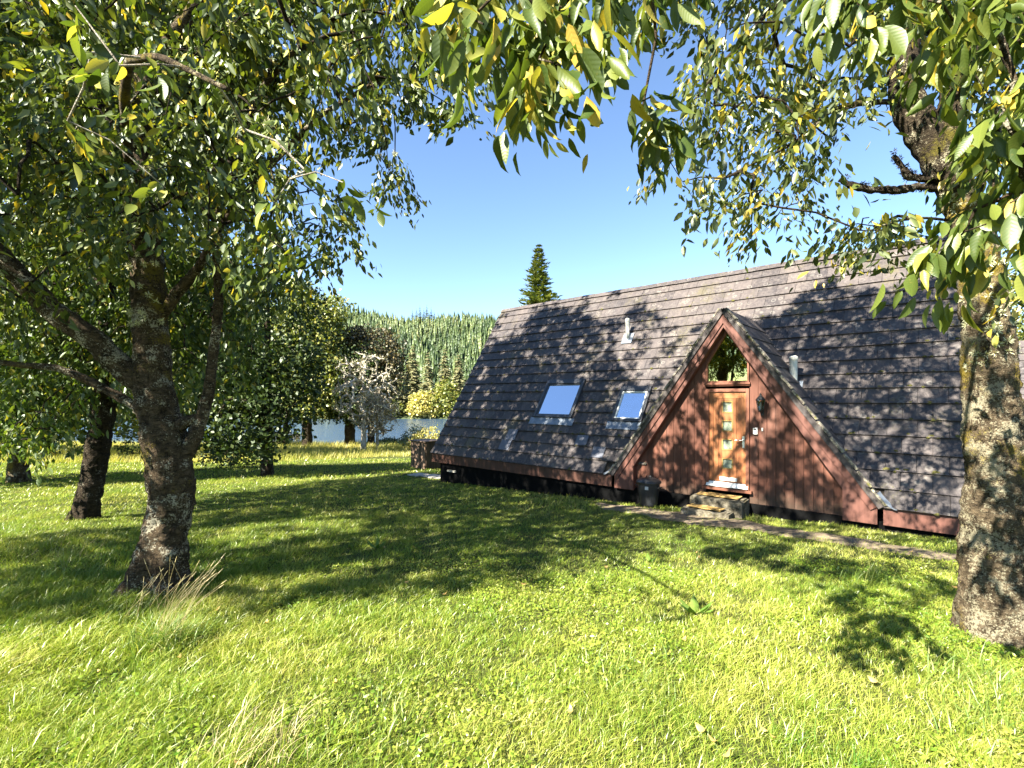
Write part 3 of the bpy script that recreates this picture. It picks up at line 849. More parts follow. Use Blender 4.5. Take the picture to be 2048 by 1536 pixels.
# odd pieces by the far corner
pr = empty('pier')
x, y = -1.86, 15.55
pr.location = (x, y, gz(x, y)); pr.rotation_euler = (0, 0, TH)
tag(pr, 'short grey pier with a flat slab cap at the lodge corner', 'pier')
rough_block('shaft', -.13, .13, -.13, .13, -.1, .36, M['concrete'], pr, .008)
rough_block('cap', -.20, .20, -.20, .20, .36, .42, M['slab'], pr, .005)
bx = empty('timber_bin_store')
x, y = to_world(-4.15, 3.0)
bx.location = (x, y, gz(x, y)); bx.rotation_euler = (0, 0, TH)
tag(bx, 'weathered boarded timber box beyond the left end of the lodge', 'box')
mb = MB()
for i in range(7):
    mb.box(-.5 + i * .145, -.5 + i * .145 + .138, -.42, -.39, .04, 1.2)
for i in range(6):
    mb.box(.515, .545, -.388 + i * .15, -.388 + i * .15 + .143, .04, 1.2)
mb.box(-.5, .51, -.385, .5, .0, 1.15)
mb.build('side_boards', M['old_wood'], bx)
mb = MB().box(-.57, .62, -.5, .58, 1.202, 1.25)
mb.build('top_board', M['old_wood'], bx, bevel=.006)
mb = MB()
for i in range(5):
    x, y = to_world(-1.9 + i * .62, .9 + .18 * (i % 2))
    a = random.uniform(-.1, .1)
    z = gz(x, y)
    ca, sa = math.cos(TH + a) * .3, math.sin(TH + a) * .3
    mb.hexa([(x - ca + sa, y - sa - ca, z - .05), (x + ca + sa, y + sa - ca, z - .05), (x + ca - sa, y + sa + ca, z - .05), (x - ca - sa, y - sa + ca, z - .05),
             (x - ca + sa, y - sa - ca, z + .035), (x + ca + sa, y + sa - ca, z + .035), (x + ca - sa, y + sa + ca, z + .035), (x - ca - sa, y - sa + ca, z + .035)])
o = mb.build('paving', M['slab'], bevel=.006)
tag(o, 'pale paving slabs beside the left end of the lodge', 'paving', kind='structure')

# trodden path in front of the door
def path_edges():
    pts = [(6.9, -.75, .18), (7.5, -.85, .38), (8.2, -.95, .40), (8.9, -1.1, .48), (9.6, -1.2, .52), (10.4, -1.22, .42), (11.2, -1.35, .34), (12.0, -1.5, .30), (12.9, -1.66, .26), (14.0, -1.8, .26), (15.5, -2.0, .25)]
    out = []
    for i in range(len(pts) - 1):
        for k in range(8):
            t_ = k / 8
            out.append(tuple(pts[i][j] * (1 - t_) + pts[i + 1][j] * t_ for j in range(3)))
    return out
PATH = path_edges()
V, F = [], []
for i, (u, v, w) in enumerate(PATH):
    for k in range(7):
        s_ = (k / 6 - .5) * 2
        ww = w * (1.1 + .55 * mnoise.noise((u * 1.7, s_ * 2, 3)) + .3 * mnoise.noise((u * 6, s_ * 2, 5)))
        if i == 0: ww = .02
        x, y = to_world(u, v + s_ * ww)
        dip = .032 - .022 * abs(s_) ** 2
        V.append((x, y, gz(x, y) + dip + .008 * mnoise.noise((x * 5, y * 5, 1))))
n = len(PATH)
F = np.array([(i * 7 + k, i * 7 + k + 1, (i + 1) * 7 + k + 1, (i + 1) * 7 + k) for i in range(n - 1) for k in range(6)])
o = np_mesh('path', V, [F], M['earth'], smooth=True)
tag(o, 'bare trodden earth path passing the front door', 'path', kind='structure')
PU = np.array([p[0] for p in PATH]); PV = np.array([p[1] for p in PATH]); PWd = np.array([p[2] for p in PATH])

# neighbouring lodge, behind to the right
L2 = empty('lodge')
L2.location = (17.9, 19.6, -1.15); L2.rotation_euler = (0, 0, TH)
tag(L2, 'second tiled A-frame lodge, only a roof slope showing behind the right trunk', 'lodge')
mb = MB(); tile_roof(mb, 0, 12, 18, .415, seed=8)
mb.build('roof', M['tile'], L2)
mb = MB(); tile_roof(mb, 0, 12, 18, .83, flip=back, seed=9)
mb.build('rear_roof', M['tile'], L2)
mb = MB().prism([(.1, .1, -.3), (.1, 2 * HALF - .1, -.3), (.1, HALF, RH - .12)], (.05, 0, 0))
mb.build('gable_wall', M['board'], L2)
mb = MB().prism([(11.85, .1, -.3), (11.85, 2 * HALF - .1, -.3), (11.85, HALF, RH - .12)], (.05, 0, 0))
mb.build('gable_wall', M['board'], L2)
mb = MB().box(.02, 11.98, 0, .035, -.3, -.015)
mb.build('fascia', M['fascia'], L2)
mb = MB().box(.3, 11.7, .1, .16, -1.2, -.27)
mb.build('plinth', M['black'], L2)
# ---------------------------------------------------------------- foliage helpers
def unit(a):
    return a / np.maximum(np.linalg.norm(a, axis=-1, keepdims=True), 1e-6)
# leaf templates: rows of (along 0..1, side -1..1, lift); faces
LOW = (np.array([(0, 0, 0), (.34, .95, .28), (.68, .72, .20), (1, 0, -.10), (.34, -.95, .28), (.68, -.72, .20), (.5, 0, 0)], float),
       [np.array([(0, 6, 2, 1), (6, 3, 2, 2), (0, 4, 5, 6), (6, 5, 3, 3)])])
LOW = (LOW[0], [np.array([(0, 6, 2, 1), (0, 4, 5, 6)]), np.array([(6, 3, 2), (6, 5, 3)])])
def hi_leaf():
    st = [0, .12, .28, .45, .62, .78, .90, 1.0]
    w = [.06, .55, .92, 1.0, .90, .62, .30, 0]
    droop = [0, .03, .04, .02, -.05, -.16, -.28, -.42]
    V = []
    for k, (a, b, c) in enumerate(zip(st, w, droop)):
        j = .045 if k % 2 else -.02
        V += [(a, b + j * (b > 0), c + .30 * b), (a, 0, c), (a, -(b + j * (b > 0)), c + .30 * b)]
    f = []
    for i in range(len(st) - 1):
        for j in (0, 1):
            f.append((i * 3 + j, i * 3 + j + 1, (i + 1) * 3 + j + 1, (i + 1) * 3 + j))
    return np.array(V), [np.array(f)]
HI = hi_leaf()
CURL = (HI[0].copy(), HI[1])
CURL[0][:, 2] = CURL[0][:, 2] * 1.9 + .10 * np.sin(CURL[0][:, 0] * 9) * (1 + CURL[0][:, 1])
CURL[0][:, 1] = CURL[0][:, 1] * (.78 + .12 * np.sin(CURL[0][:, 0] * 7)) + .18 * np.sin(CURL[0][:, 0] * 2.6)
QUAD = (np.array([(0, 0, 0), (.5, 1, .22), (1, 0, -.1), (.5, -1, .22)], float), [np.array([(0, 2, 1), (0, 3, 2)])])
LOBED = (np.array([(0, 0, 0), (.22, .55, .1), (.38, 1.0, .2), (.52, .42, .05), (.74, .72, .12), (1, 0, -.1), (.74, -.72, .12), (.52, -.42, .05), (.38, -1.0, .2), (.22, -.55, .1), (.45, 0, -.06)], float),
         [np.array([(10, 0, 1), (10, 1, 2), (10, 2, 3), (10, 3, 4), (10, 4, 5), (10, 5, 6), (10, 6, 7), (10, 7, 8), (10, 8, 9), (10, 9, 0)])])

def leaf_arrays(P, D, S, L, W, tmpl):
    """P base, D direction, S side hint, L length, W half width"""
    D = unit(D)
    N = unit(np.cross(S, D))
    S = np.cross(D, N)
    T, faces = tmpl
    V = P[:, None, :] + D[:, None, :] * (T[None, :, 0, None] * L[:, None, None]) + (S[:, None, :] * T[None, :, 1, None] + N[:, None, :] * T[None, :, 2, None]) * W[:, None, None]
    k = len(T)
    base = (np.arange(len(P)) * k)[:, None, None]
    return V.reshape(-1, 3), [(f[None] + base).reshape(-1, f.shape[1]) for f in faces]

def hanging_sprays(A, per, L0, L1, spread, drop, wr=.23, seed=1, droopy=1.0):
    """leaf bases and directions of drooping sprays at the points A"""
    g = np.random.default_rng(seed)
    n = len(A)
    ax = unit(np.concatenate([g.normal(size=(n, 2)), g.normal(size=(n, 1)) * .25 - .35], 1))
    C = np.repeat(A, per, 0)
    X = np.repeat(ax, per, 0)
    m = n * per
    tt = np.tile(np.linspace(0, 1, per), n) + g.normal(size=m) * .08
    P = C + X * (tt * spread)[:, None] + np.array([0, 0, -1]) * (tt ** 2 * drop)[:, None] + g.normal(size=(m, 3)) * spread * .17
    sd = np.cross(X, np.array([0, 0, 1.0])) * np.where(np.arange(m) % 2 == 0, 1, -1)[:, None]
    D = X * .45 + sd * .55 + np.array([0, 0, -.85 * droopy]) + g.normal(size=(m, 3)) * .32
    S = g.normal(size=(m, 3)) * .55 + X
    L = g.uniform(L0, L1, m)
    return P, D, S, L, L * wr * g.uniform(.85, 1.15, m)

def tube_arrays(segs, k=4):
    """segs: list of (p0, p1, r0, r1) straight prisms"""
    A = np.array([s[0] for s in segs]); B = np.array([s[1] for s in segs])
    r0 = np.array([s[2] for s in segs]); r1 = np.array([s[3] for s in segs])
    d = unit(B - A)
    h = np.where(np.abs(d[:, 2:3]) > .9, np.array([[1., 0, 0]]), np.array([[0, 0, 1.]]))
    a = unit(np.cross(d, h)); b = np.cross(d, a)
    th = np.arange(k) * 2 * math.pi / k
    ring = a[:, None, :] * np.cos(th)[None, :, None] + b[:, None, :] * np.sin(th)[None, :, None]
    V = np.concatenate([A[:, None] + ring * r0[:, None, None], B[:, None] + ring * r1[:, None, None]], 1).reshape(-1, 3)
    f = np.array([(j, (j + 1) % k, k + (j + 1) % k, k + j) for j in range(k)])
    F = (f[None] + (np.arange(len(segs)) * 2 * k)[:, None, None]).reshape(-1, 4)
    return V, F

def limb(name, pts, m, parent, k=14, amp=.12, step=.06, lumps=3.0, flute=0.0, seed=0):
    """a tapering limb through (x,y,z,r) with a knobbly surface"""
    pts = np.array(pts, float)
    seg = np.linalg.norm(np.diff(pts[:, :3], axis=0), axis=1)
    cum = np.concatenate([[0], np.cumsum(seg)])
    n = max(6, int(cum[-1] / step))
    s = np.linspace(0, cum[-1], n)
    P = np.stack([np.interp(s, cum, pts[:, i]) for i in range(4)], 1)
    for _ in range(3):
        P[1:-1] = (P[:-2] + 2 * P[1:-1] + P[2:]) / 4
    V = []
    a = None
    for i in range(n):
        d = Vector(P[min(i + 1, n - 1), :3] - P[max(i - 1, 0), :3]).normalized()
        c = Vector(P[i, :3]); r = P[i, 3]
        a = d.orthogonal().normalized() if a is None else (a - d * a.dot(d)).normalized()
        b = d.cross(a)
        for j in range(k):
            t_ = 2 * math.pi * j / k
            q = a * math.cos(t_) + b * math.sin(t_)
            p = c + q * r
            w = 1 + amp * mnoise.noise(p * lumps + Vector((seed, 0, 0))) + amp * .8 * mnoise.noise(p * lumps * 3.1) + amp * .5 * mnoise.noise(p * lumps * 8)
            if k > 16:
                e = Vector((p.x * 17, p.y * 17, p.z * 5.5))
                w += .11 * (.4 - abs(mnoise.noise(e))) + .06 * mnoise.noise(p * 38)
            if flute and s[i] < flute:
                w += (.30 * (1 - s[i] / flute) ** 1.4) * (math.cos(5 * t_ + seed) + .5 * math.cos(3 * t_ + 1.7 * seed))
            V.append(c + q * r * w)
    F = [np.array([(i * k + j, i * k + (j + 1) % k, (i + 1) * k + (j + 1) % k, (i + 1) * k + j) for i in range(n - 1) for j in range(k)])]
    V.append(Vector(P[-1, :3])); V.append(Vector(P[0, :3]))
    F.append(np.array([((n - 1) * k + j, (n - 1) * k + (j + 1) % k, n * k) for j in range(k)] + [((j + 1) % k, j, n * k + 1) for j in range(k)]))
    o = np_mesh(name, np.array(V), F, m, None, smooth=True)
    if parent is not None:
        o.parent = parent
        o.matrix_parent_inverse = Matrix.Translation(-parent.location)
    return o

def adopt(o, parent):
    o.parent = parent
    o.matrix_parent_inverse = Matrix.Translation(-parent.location)
    return o

def twig_net(nodes, nrad, A, seed=1, rtip=.0032, sag=.10, maxr=.03):
    """joins spray points A to a skeleton of nodes, nearest first; returns straight segments"""
    g = np.random.default_rng(seed)
    N = [np.array(p, float) for p in nodes]
    par = [-1] * len(N)
    arr = np.array(N)
    d0 = np.min(np.linalg.norm(A[:, None] - arr[None], axis=2), axis=1)
    pos = np.zeros((len(N) + 4 * len(A) + 10, 3)); pos[:len(N)] = arr; cnt = len(N)
    for i in np.argsort(d0):
        p = A[i]
        dd = np.linalg.norm(pos[:cnt] - p, axis=1) + np.maximum(0, pos[:cnt, 2] - p[2]) * -.15
        j = int(np.argmin(dd))
        q = pos[j].copy()
        ln = np.linalg.norm(p - q)
        last = j
        m = 0 if ln < .25 else (1 if ln < .7 else 3)
        for k in range(1, m + 1):
            t_ = k / (m + 1)
            x = q + (p - q) * t_ + np.array([0, 0, sag * ln * 4 * t_ * (1 - t_)]) + g.normal(size=3) * .035 * ln
            pos[cnt] = x; par.append(last); last = cnt; cnt += 1
        pos[cnt] = p; par.append(last); cnt += 1
    par = np.array(par)
    load = np.ones(cnt)
    for i in range(cnt - 1, len(N) - 1, -1):
        load[par[i]] += load[i]
    r = np.minimum(rtip * load ** .45, maxr)
    return [(pos[par[i]], pos[i], min(r[par[i]], r[i] * 1.35) if par[i] < len(N) else r[i] * 1.2, r[i]) for i in range(len(N), cnt)]

def skeleton(limbs, step=.25, skip=0.0):
    out = []
    for pts in limbs:
        pts = np.array(pts, float)[:, :3]
        seg = np.linalg.norm(np.diff(pts, axis=0), axis=1)
        cum = np.concatenate([[0], np.cumsum(seg)])
        for s in np.arange(0, cum[-1], step):
            out.append([np.interp(s, cum, pts[:, i]) for i in range(3)])
    return np.array(out)

def quarter(a):
    return np.array(a, float).reshape(-1, 3) / 25

# spray points in the three near crowns, those out of view set to shade lodge and lawn, in steps of 4 cm
SPRAYS_LEFT = quarter([
-122,144,129,-71,132,116,-112,160,110,-60,111,110,-103,119,140,-116,114,93,-49,127,138,-58,90,103,-52,118,137,-13,115,118,
-63,126,141,-163,167,136,-51,166,139,-94,96,115,-101,148,167,-126,136,96,-57,156,103,-65,108,94,-99,171,183,-89,128,108,
-92,121,96,-95,138,161,-122,165,111,-163,173,146,-22,96,121,-68,136,108,-64,149,163,-55,94,113,-82,97,119,-38,136,108,
-180,160,122,-73,131,156,-84,165,81,-127,119,136,-42,155,161,-55,116,73,-90,132,153,-36,132,111,-117,131,95,-72,154,164,
-59,110,105,-66,118,91,-95,120,135,-77,167,189,-10,116,127,-117,147,153,-75,105,134,-43,162,147,-92,144,163,-89,119,94,
-86,149,115,-85,106,86,-23,91,108,-124,114,95,-62,125,125,-99,104,107,-163,167,115,-120,143,131,-134,167,132,-105,104,95,
-44,158,159,-65,110,131,-66,130,120,-131,117,135,-154,158,156,-16,141,144,-137,158,96,-77,167,127,-78,113,122,-40,121,109,
-137,139,103,-75,134,120,-87,90,97,-21,169,151,-137,139,100,-178,161,151,-81,163,79,-69,103,113,-171,158,102,-173,160,128,
-72,170,143,-86,130,128,-97,130,121,-144,137,105,-31,89,105,-48,139,129,-91,109,111,-62,106,87,-116,148,125,-95,132,153,
-100,92,82,-94,152,135,-83,90,99,-111,168,168,-69,110,122,-84,90,116,-55,161,173,-43,170,121,-114,140,106,-139,150,111,
-45,154,143,-170,151,146,-98,113,75,-66,167,184,-121,120,113,-105,132,109,-35,104,119,-174,155,170,-128,120,125,-103,108,111,
-59,87,108,-106,156,149,-181,163,121,-122,109,112,-85,173,107,-72,93,100,-91,159,128,-110,125,108,-109,107,126,-99,152,117,
-78,115,80,-90,101,89,-63,138,89,-28,162,184,-98,94,79,-25,91,108,-24,94,118,-52,119,115,-103,130,113,-126,132,158,
-99,108,130,-60,145,169,-111,166,133,-131,151,122,-67,88,90,-41,108,125,-107,121,88,-42,114,124,-93,127,136,-130,134,91,
-39,163,117,-77,92,74,-106,124,124,-151,172,178,-134,150,96,-33,105,112,-91,102,96,-80,107,81,-63,99,85,-96,95,110,
-55,101,100,-100,98,89,-176,157,156,-70,114,142,-83,137,155,-63,98,125,-53,90,64,-61,120,124,-83,126,107,-151,170,179,
-81,165,145,-76,148,84,-59,155,106,-136,162,163,-83,139,165,-169,154,167,-109,116,97,-65,119,131,-64,103,91,-80,173,169,
-95,109,130,-73,144,124,-137,135,122,-114,142,156,-76,150,125,-69,111,79,-147,137,91,-128,128,128,-45,87,89,-118,137,150,
-23,171,143,-59,169,190,-137,136,141,-134,124,144,-44,89,89,-111,169,139,-99,129,98,-52,123,121,-49,103,129,-103,106,123,
-51,96,119,-103,100,112,-123,146,99,-86,166,106,-56,134,122,-132,135,90,-47,94,78,-29,119,136,-68,167,160,-17,138,126,
-47,116,88,-95,119,81,-86,86,115,-72,120,133,-105,149,136,-143,151,104,-121,114,113,-132,131,95,-60,137,79,-54,120,108,
-140,126,66,-79,98,124,-129,119,100,-74,92,70,-106,160,93,-108,155,100,-62,136,76,-103,161,137,-142,127,110,-168,164,136,
-150,140,141,-62,116,82,-159,160,142,-101,155,136,-58,119,136,-79,100,77,-37,91,67,-161,159,182,-74,92,96,-157,160,127,
-94,118,129,-14,161,154,-51,123,147,-64,146,143,-84,162,109,-68,89,81,-132,130,89,-53,122,136,-60,150,128,-98,95,102,
-48,152,135,-42,141,163,-157,153,129,-150,149,69,-138,124,86,-140,149,104,-45,101,113,-125,117,132,-122,161,177,-59,92,83,
-117,121,147,-103,153,139,-56,109,91,-26,174,155,-109,167,95,-168,170,184,-57,138,156,-101,117,76,-194,174,115,-104,111,113,
-53,151,93,-66,168,102,-146,173,162,-57,136,133,-21,89,112,-143,164,97,-88,121,135,-95,148,88,-78,138,76,-23,107,122,
-81,105,80,-46,99,118,-34,136,102,-122,171,112,-41,153,145,-107,118,97,-75,138,128,-56,172,181,-87,97,113,-77,103,104,
-82,86,91,-99,142,109,-29,106,130,-58,101,79,-173,159,138,-45,115,116,-70,131,69,-64,96,95,-100,97,120,-131,152,143,
-4,120,147,-70,122,81,-29,112,91,-60,165,96,-35,163,174,-49,87,90,-73,144,79,-124,151,83,-114,113,83,-42,93,65,
-32,87,97,-106,126,139,-105,167,145,-120,170,170,-79,172,154,-43,103,81,-64,89,96,-105,110,81,-91,124,86,-100,111,124,
-41,164,187,-108,120,123,-159,171,190,-66,95,85,-82,90,74,-157,148,153,-67,133,123,-84,97,88,-111,118,104,-83,87,100,
-90,127,88,-105,111,91,-138,171,144,-91,108,114,-125,160,150,-161,159,129,-125,121,64,-97,168,79,-136,151,127,-102,115,78,
-45,170,131,-73,135,71,-78,119,138,-117,126,113,-145,140,91,-45,112,73,-111,129,117,-78,92,92,-139,136,114,-132,160,157,
-59,158,166,-101,104,118,-111,156,116,-41,110,130,-72,163,99,-65,89,92,-74,132,131,-43,92,112,-60,174,107,-75,162,152,
-29,103,103,-39,155,134,-73,107,85,-73,113,116,-165,148,146,-61,114,116,-65,147,76,-73,97,89,-93,132,136,-71,123,80,
-101,104,114,-30,125,124,-177,159,81,-83,155,150,-60,110,128,-93,165,127,-123,155,159,-88,111,121,-23,156,155,-178,172,79,
-60,104,105,-56,95,94,-122,117,110,-89,106,116,-185,164,149,-81,141,94,-63,106,122,-142,162,137,-41,87,107,-80,144,89,
-136,125,106,-61,136,117,-127,170,177,-37,101,126,-94,169,112,-75,121,123,-78,168,125,-53,105,77,-76,162,94,-28,142,140,
-101,99,62,-66,91,106,-39,146,131,-117,155,159,-77,91,78,-27,143,147,-33,108,127,-121,126,84,-59,114,92,-38,93,95,
-44,124,110,-53,96,84,-96,142,93,-65,131,135,-94,162,141,-82,111,120,-113,154,129,-84,132,117,-99,107,125,-82,103,113,
-125,147,147,-24,157,179,-82,136,78,-48,94,85,-69,123,127,-122,127,107,-91,115,140,-69,124,126,-33,143,134,-95,158,152,
-166,161,149,-38,169,145,-78,119,84,-89,105,93,-28,165,186,-53,112,110,-110,113,97,-110,125,115,-89,151,150,-86,106,88,
-79,154,176,-87,92,72,-58,131,70,-101,156,124,-7,173,170,-92,167,87,-42,138,153,-115,153,117,-88,95,106,-77,103,108,
-16,135,121,-130,117,67,-84,173,113,-130,119,109,-180,171,130,-76,123,88,-31,155,179,-139,149,152,-48,94,70,-18,134,160,
-137,121,123,-90,102,72,-196,175,193,-102,159,105,-115,167,174,-83,92,96,-178,158,165,-118,170,133,-111,169,170,-120,155,121,
-67,149,103,-42,166,186,-153,170,112,-65,152,90,-58,146,91,-69,118,97,-76,142,145,-119,147,134,-148,154,89,-96,162,142,
-87,103,90,-132,166,93,-44,122,79,-113,153,146,-79,168,117,-157,162,183,-40,117,145,-66,135,72,-144,128,95,-99,171,191,
-57,170,189,-75,158,180,-98,162,127,-141,124,145,-140,155,179,-146,130,136,-76,141,109,-62,130,102,-9,166,187,-161,144,145,
-31,149,140,-189,170,131,-169,169,100,-46,131,111,-5,174,194,-120,146,114,-146,173,136,-101,169,154,-125,138,164,-59,92,70,
-174,156,109,-97,154,79,-119,117,82,-33,159,179,-25,167,189,-120,163,184,-168,149,134,-164,146,110,-161,142,79,-183,162,125,
-133,117,78,-117,166,152,-102,157,84,-138,151,88,-144,127,76,-187,165,107,-187,166,182,-51,171,192,-77,171,191,-184,163,135,
-17,140,164,-168,152,104,-68,149,107,-50,171,191,-51,166,188,-72,151,142,-23,170,192,-143,160,145,-186,166,124,-27,154,176,
-40,162,122,-73,175,168,-27,109,138,-181,172,193,-172,159,181,-134,146,85,-102,167,80,-192,171,73,-138,122,142,-118,168,145,
-108,146,161,-29,143,169,-104,172,194,-21,160,183,-195,174,79,-166,148,73,-93,153,100,-184,164,99,-177,157,163,-159,172,192,
-41,154,105,-134,154,178,-121,162,184,-55,146,171,-138,158,140,-149,133,159,-161,146,170,-145,129,130,-193,173,80,-134,119,89,
-190,168,139,-191,168,144,-186,173,195,-186,166,165,-7,143,140,-161,143,166,-193,171,85,-135,143,167,-189,168,163,-40,171,192,
-150,168,191,-167,148,166,-113,166,189,-28,123,150,-146,165,186,-56,143,168,-99,106,135,-69,159,181,-166,147,113,-172,174,98,
-137,160,108,-125,126,153,-152,136,110,-95,149,158,-18,170,192,-93,150,125,-138,169,189,-16,123,151,-192,171,102,-66,159,182,
-151,134,106,-121,149,172,-130,131,158,-127,112,139,-196,175,76,-130,151,175,-6,166,189,-39,171,191,-132,171,192,-78,168,188,
-4,138,163,-152,138,164,-152,166,161,-137,170,191,-110,133,79,-157,139,132,-113,165,185,-8,174,195,-13,150,173,-104,155,177,
-53,163,186,-73,143,168,-143,156,180,-134,145,169,-172,153,164,-23,148,152,-152,135,117,-125,110,103,-111,170,192,-98,163,186,
-151,134,79,-185,170,192,-28,167,158,-147,131,105,-181,161,151,-108,124,151,-35,165,144,-170,151,119,-114,160,183,-128,114,143,
-138,122,84,-9,109,138,-188,168,156,-49,135,79,-33,125,152,-188,166,157,-43,173,192,-194,174,156,-154,137,77,-15,158,181,
-103,133,85,-232,48,134,-165,66,117,-212,102,163,-283,112,126,-153,78,137,-24,123,206,-2,113,229,-89,156,231,-9,177,246,
-65,170,272,-167,111,178,-233,36,117,-86,78,255,-182,83,148,-268,41,124,-121,40,115,-74,55,202,-239,57,165,-80,32,215,
-87,44,154,-228,35,115,-102,145,259,-93,163,280,-132,64,128,-29,125,263,-135,85,85,-142,102,232,-6,151,206,-77,145,269,
-42,135,270,-248,55,109,-257,105,136,-102,181,245,-28,92,176,-164,64,96,-236,63,141,-139,110,158,-135,178,219,-171,73,104,
-41,87,145,-176,114,177,-111,58,86,-132,54,146,-158,85,87,-61,140,248,-86,63,239,-149,107,276,-42,34,145,-1,88,126,
-123,95,137,-192,111,85,-127,101,150,-37,116,229,-240,80,90,-44,184,260,14,147,177,-156,148,236,-47,156,282,-199,26,158,
-199,33,149,-168,99,144,-282,118,121,-171,94,187,-234,92,115,-38,189,220,-253,82,104,-64,50,214,-26,86,196,-47,56,249,
-172,50,94,-190,33,86,-98,187,227,-206,97,146,-107,90,134,-235,107,81,-178,50,161,-95,71,268,-177,110,198,-228,94,107,
-140,109,78,-167,113,190,-74,73,184,-95,46,202,-71,62,219,-28,74,248,-282,87,96,-44,107,173,-39,65,242,-202,44,93,
-99,22,176,-21,85,238,-43,72,215,-170,146,83,-239,73,114,-80,99,240,-157,41,107,-259,54,114,-273,78,103,-74,55,199,
-106,91,66,-67,63,251,17,97,170,-270,133,117,-160,57,145,-212,40,175,-281,69,160,-279,38,136,-281,93,129,-251,99,83,
-208,106,179,-102,91,230,-126,175,256,-224,93,186,-266,56,133,-29,73,204,-200,43,105,-1,152,213,-27,175,255,-101,128,226,
-267,73,110,-185,49,121,-152,54,125,-167,70,161,-279,41,139,-108,140,281,-48,50,146,-268,78,134,-217,111,169,-116,144,208,
-289,97,122,-227,59,138,-252,132,105,-151,128,70,-40,159,229,-226,47,156,-53,192,210,-170,121,266,-189,119,207,-138,111,76,
-23,76,228,-18,121,259,-191,117,183,-141,46,117,-6,159,215,-162,125,191,-133,117,163,-187,115,119,-145,51,151,-143,99,115,
-75,41,226,-183,62,128,-201,93,93,-77,24,162,-25,146,255,-139,54,135,-199,67,136,-204,47,119,-76,56,255,-237,120,154,
-153,132,231,-195,96,136,-152,107,171,-213,122,137,-185,37,91,-14,62,120,30,131,177,-151,93,94,-25,125,227,-130,102,154,
-144,113,272,-284,62,148,-220,47,140,-202,90,210,-243,18,149,-41,107,249,-187,71,184,-99,99,231,-48,127,225,-14,144,202,
-83,73,272,2,147,256,-189,72,77,-129,121,161,-233,83,137,2,137,203,-237,70,86,-57,29,184,-53,123,220,18,152,200,
-162,140,193,-64,189,263,-168,35,101,-146,102,104,-68,36,224,-153,96,166,-224,67,119,-62,175,256,-68,98,272,-168,79,120,
-170,70,212,-99,45,237,-109,131,263,-108,48,107,-178,99,170,-35,171,270,-218,20,108,-114,68,117,-41,92,244,-90,104,239,
-98,71,115,-72,177,207,-265,90,107,-170,124,124,-59,29,146,-266,100,142,-36,60,229,-57,53,130,-55,134,174,-16,133,225,
-144,104,81,-195,75,195,-246,29,134,-104,131,260,-115,217,227,-257,84,115,-44,115,279,-224,42,116,-167,82,194,-265,36,133,
-264,60,117,-211,54,161,-173,29,145,-81,43,153,-37,100,241,-275,90,101,-240,65,99,-219,19,154,-238,43,151,-245,44,129,
-125,193,214,-192,41,106,-15,151,246,-41,94,280,-137,114,277,-243,116,126,-140,110,72,-235,69,88,-82,56,238,-193,15,139,
-291,77,144,-185,142,181,-65,172,202,-30,54,111,-234,108,156,-259,108,149,-242,81,180,-36,147,275,-227,142,91,-100,111,270,
-185,76,80,-195,60,88,-225,100,78,-197,79,81,-164,59,154,-211,42,121,-211,122,102,-220,73,188,-170,100,171,-191,50,145,
-195,21,145,-236,117,76,-163,60,88,-193,110,164,-145,113,134,-49,100,272,-62,198,213,-286,68,130,-23,176,243,-226,104,90,
-106,106,139,-4,142,259,-153,68,121,-175,44,88,-78,167,224,-38,163,242,-248,114,91,-137,34,137,-206,74,153,-145,84,178,
-87,37,207,-233,106,115,-126,162,198,-47,172,255,-187,40,140,-224,49,141,-20,65,240,-236,106,163,-12,115,249,-50,167,213,
-185,130,182,-183,144,172,-155,87,105,-252,111,142,-126,71,123,-65,28,148,-206,12,120,-203,40,121,-233,83,184,-215,138,93,
-134,98,67,-29,68,213,-169,34,121,-186,105,191,-138,119,132,-118,76,71,-107,112,287,-53,36,188,-208,141,111,-46,52,125,
-278,103,116,-40,48,121,-272,79,115,-196,72,142,-182,49,82,-239,78,118,-230,96,99,-228,133,99,-127,130,236,-185,63,158,
-81,142,246,-12,131,262,-286,58,145,-209,33,168,-260,38,139,-136,107,63,-187,68,83,-16,94,201,-23,80,265,-91,210,236,
-115,137,214,-260,61,103,5,103,214,-80,168,199,29,107,196,-241,71,107,-136,105,65,-153,96,135,-245,99,152,-233,113,129,
-17,183,219,-123,174,228,-159,117,100,-220,96,80,-80,44,162,-168,125,109,-66,59,265,-48,202,217,-48,192,261,-154,72,167,
-248,109,138,-145,59,100,-268,72,116,-36,62,228,-269,118,144,-11,80,181,-159,97,141,-186,59,155,1,136,212,-270,101,112,
-185,34,155,-190,123,114,-274,93,124,-120,33,126,-230,54,116,-269,103,121,-123,45,111,0,125,188,-121,65,123,-28,61,239,
-57,48,223,-185,114,89,-77,44,197,-143,68,183,-185,47,75,-256,124,120,-162,43,91,-277,50,157,-31,156,246,-215,35,156,
-7,114,153,-208,64,149,-34,95,259,-202,72,133,-187,128,206,-235,96,76,-200,40,174,-157,137,90,-196,105,197,-193,43,103,
-181,123,126,-61,62,171,-198,101,173,-270,125,102,-167,101,87,-271,49,146,-258,60,126,-261,35,160,-159,99,182,-234,54,119,
-96,186,204,-249,31,146,-189,49,145,-121,65,123,-11,72,214,-182,119,160,-257,45,126,-165,56,149,-230,75,181,-281,111,109,
-177,28,147,-127,110,82,-253,64,120,-149,107,111,-177,120,141,-39,57,149,-139,79,128,-183,66,212,-55,29,185,-41,53,116,
-145,146,213,-148,129,172,-266,100,105,-170,147,116,6,94,223,22,148,179,-260,56,142,-203,135,127,-183,77,170,-15,187,222,
-251,27,141,20,154,192,-43,69,258,-237,111,161,-149,125,277,-191,42,100,-149,161,260,-106,90,69,-9,94,128,-218,75,97,
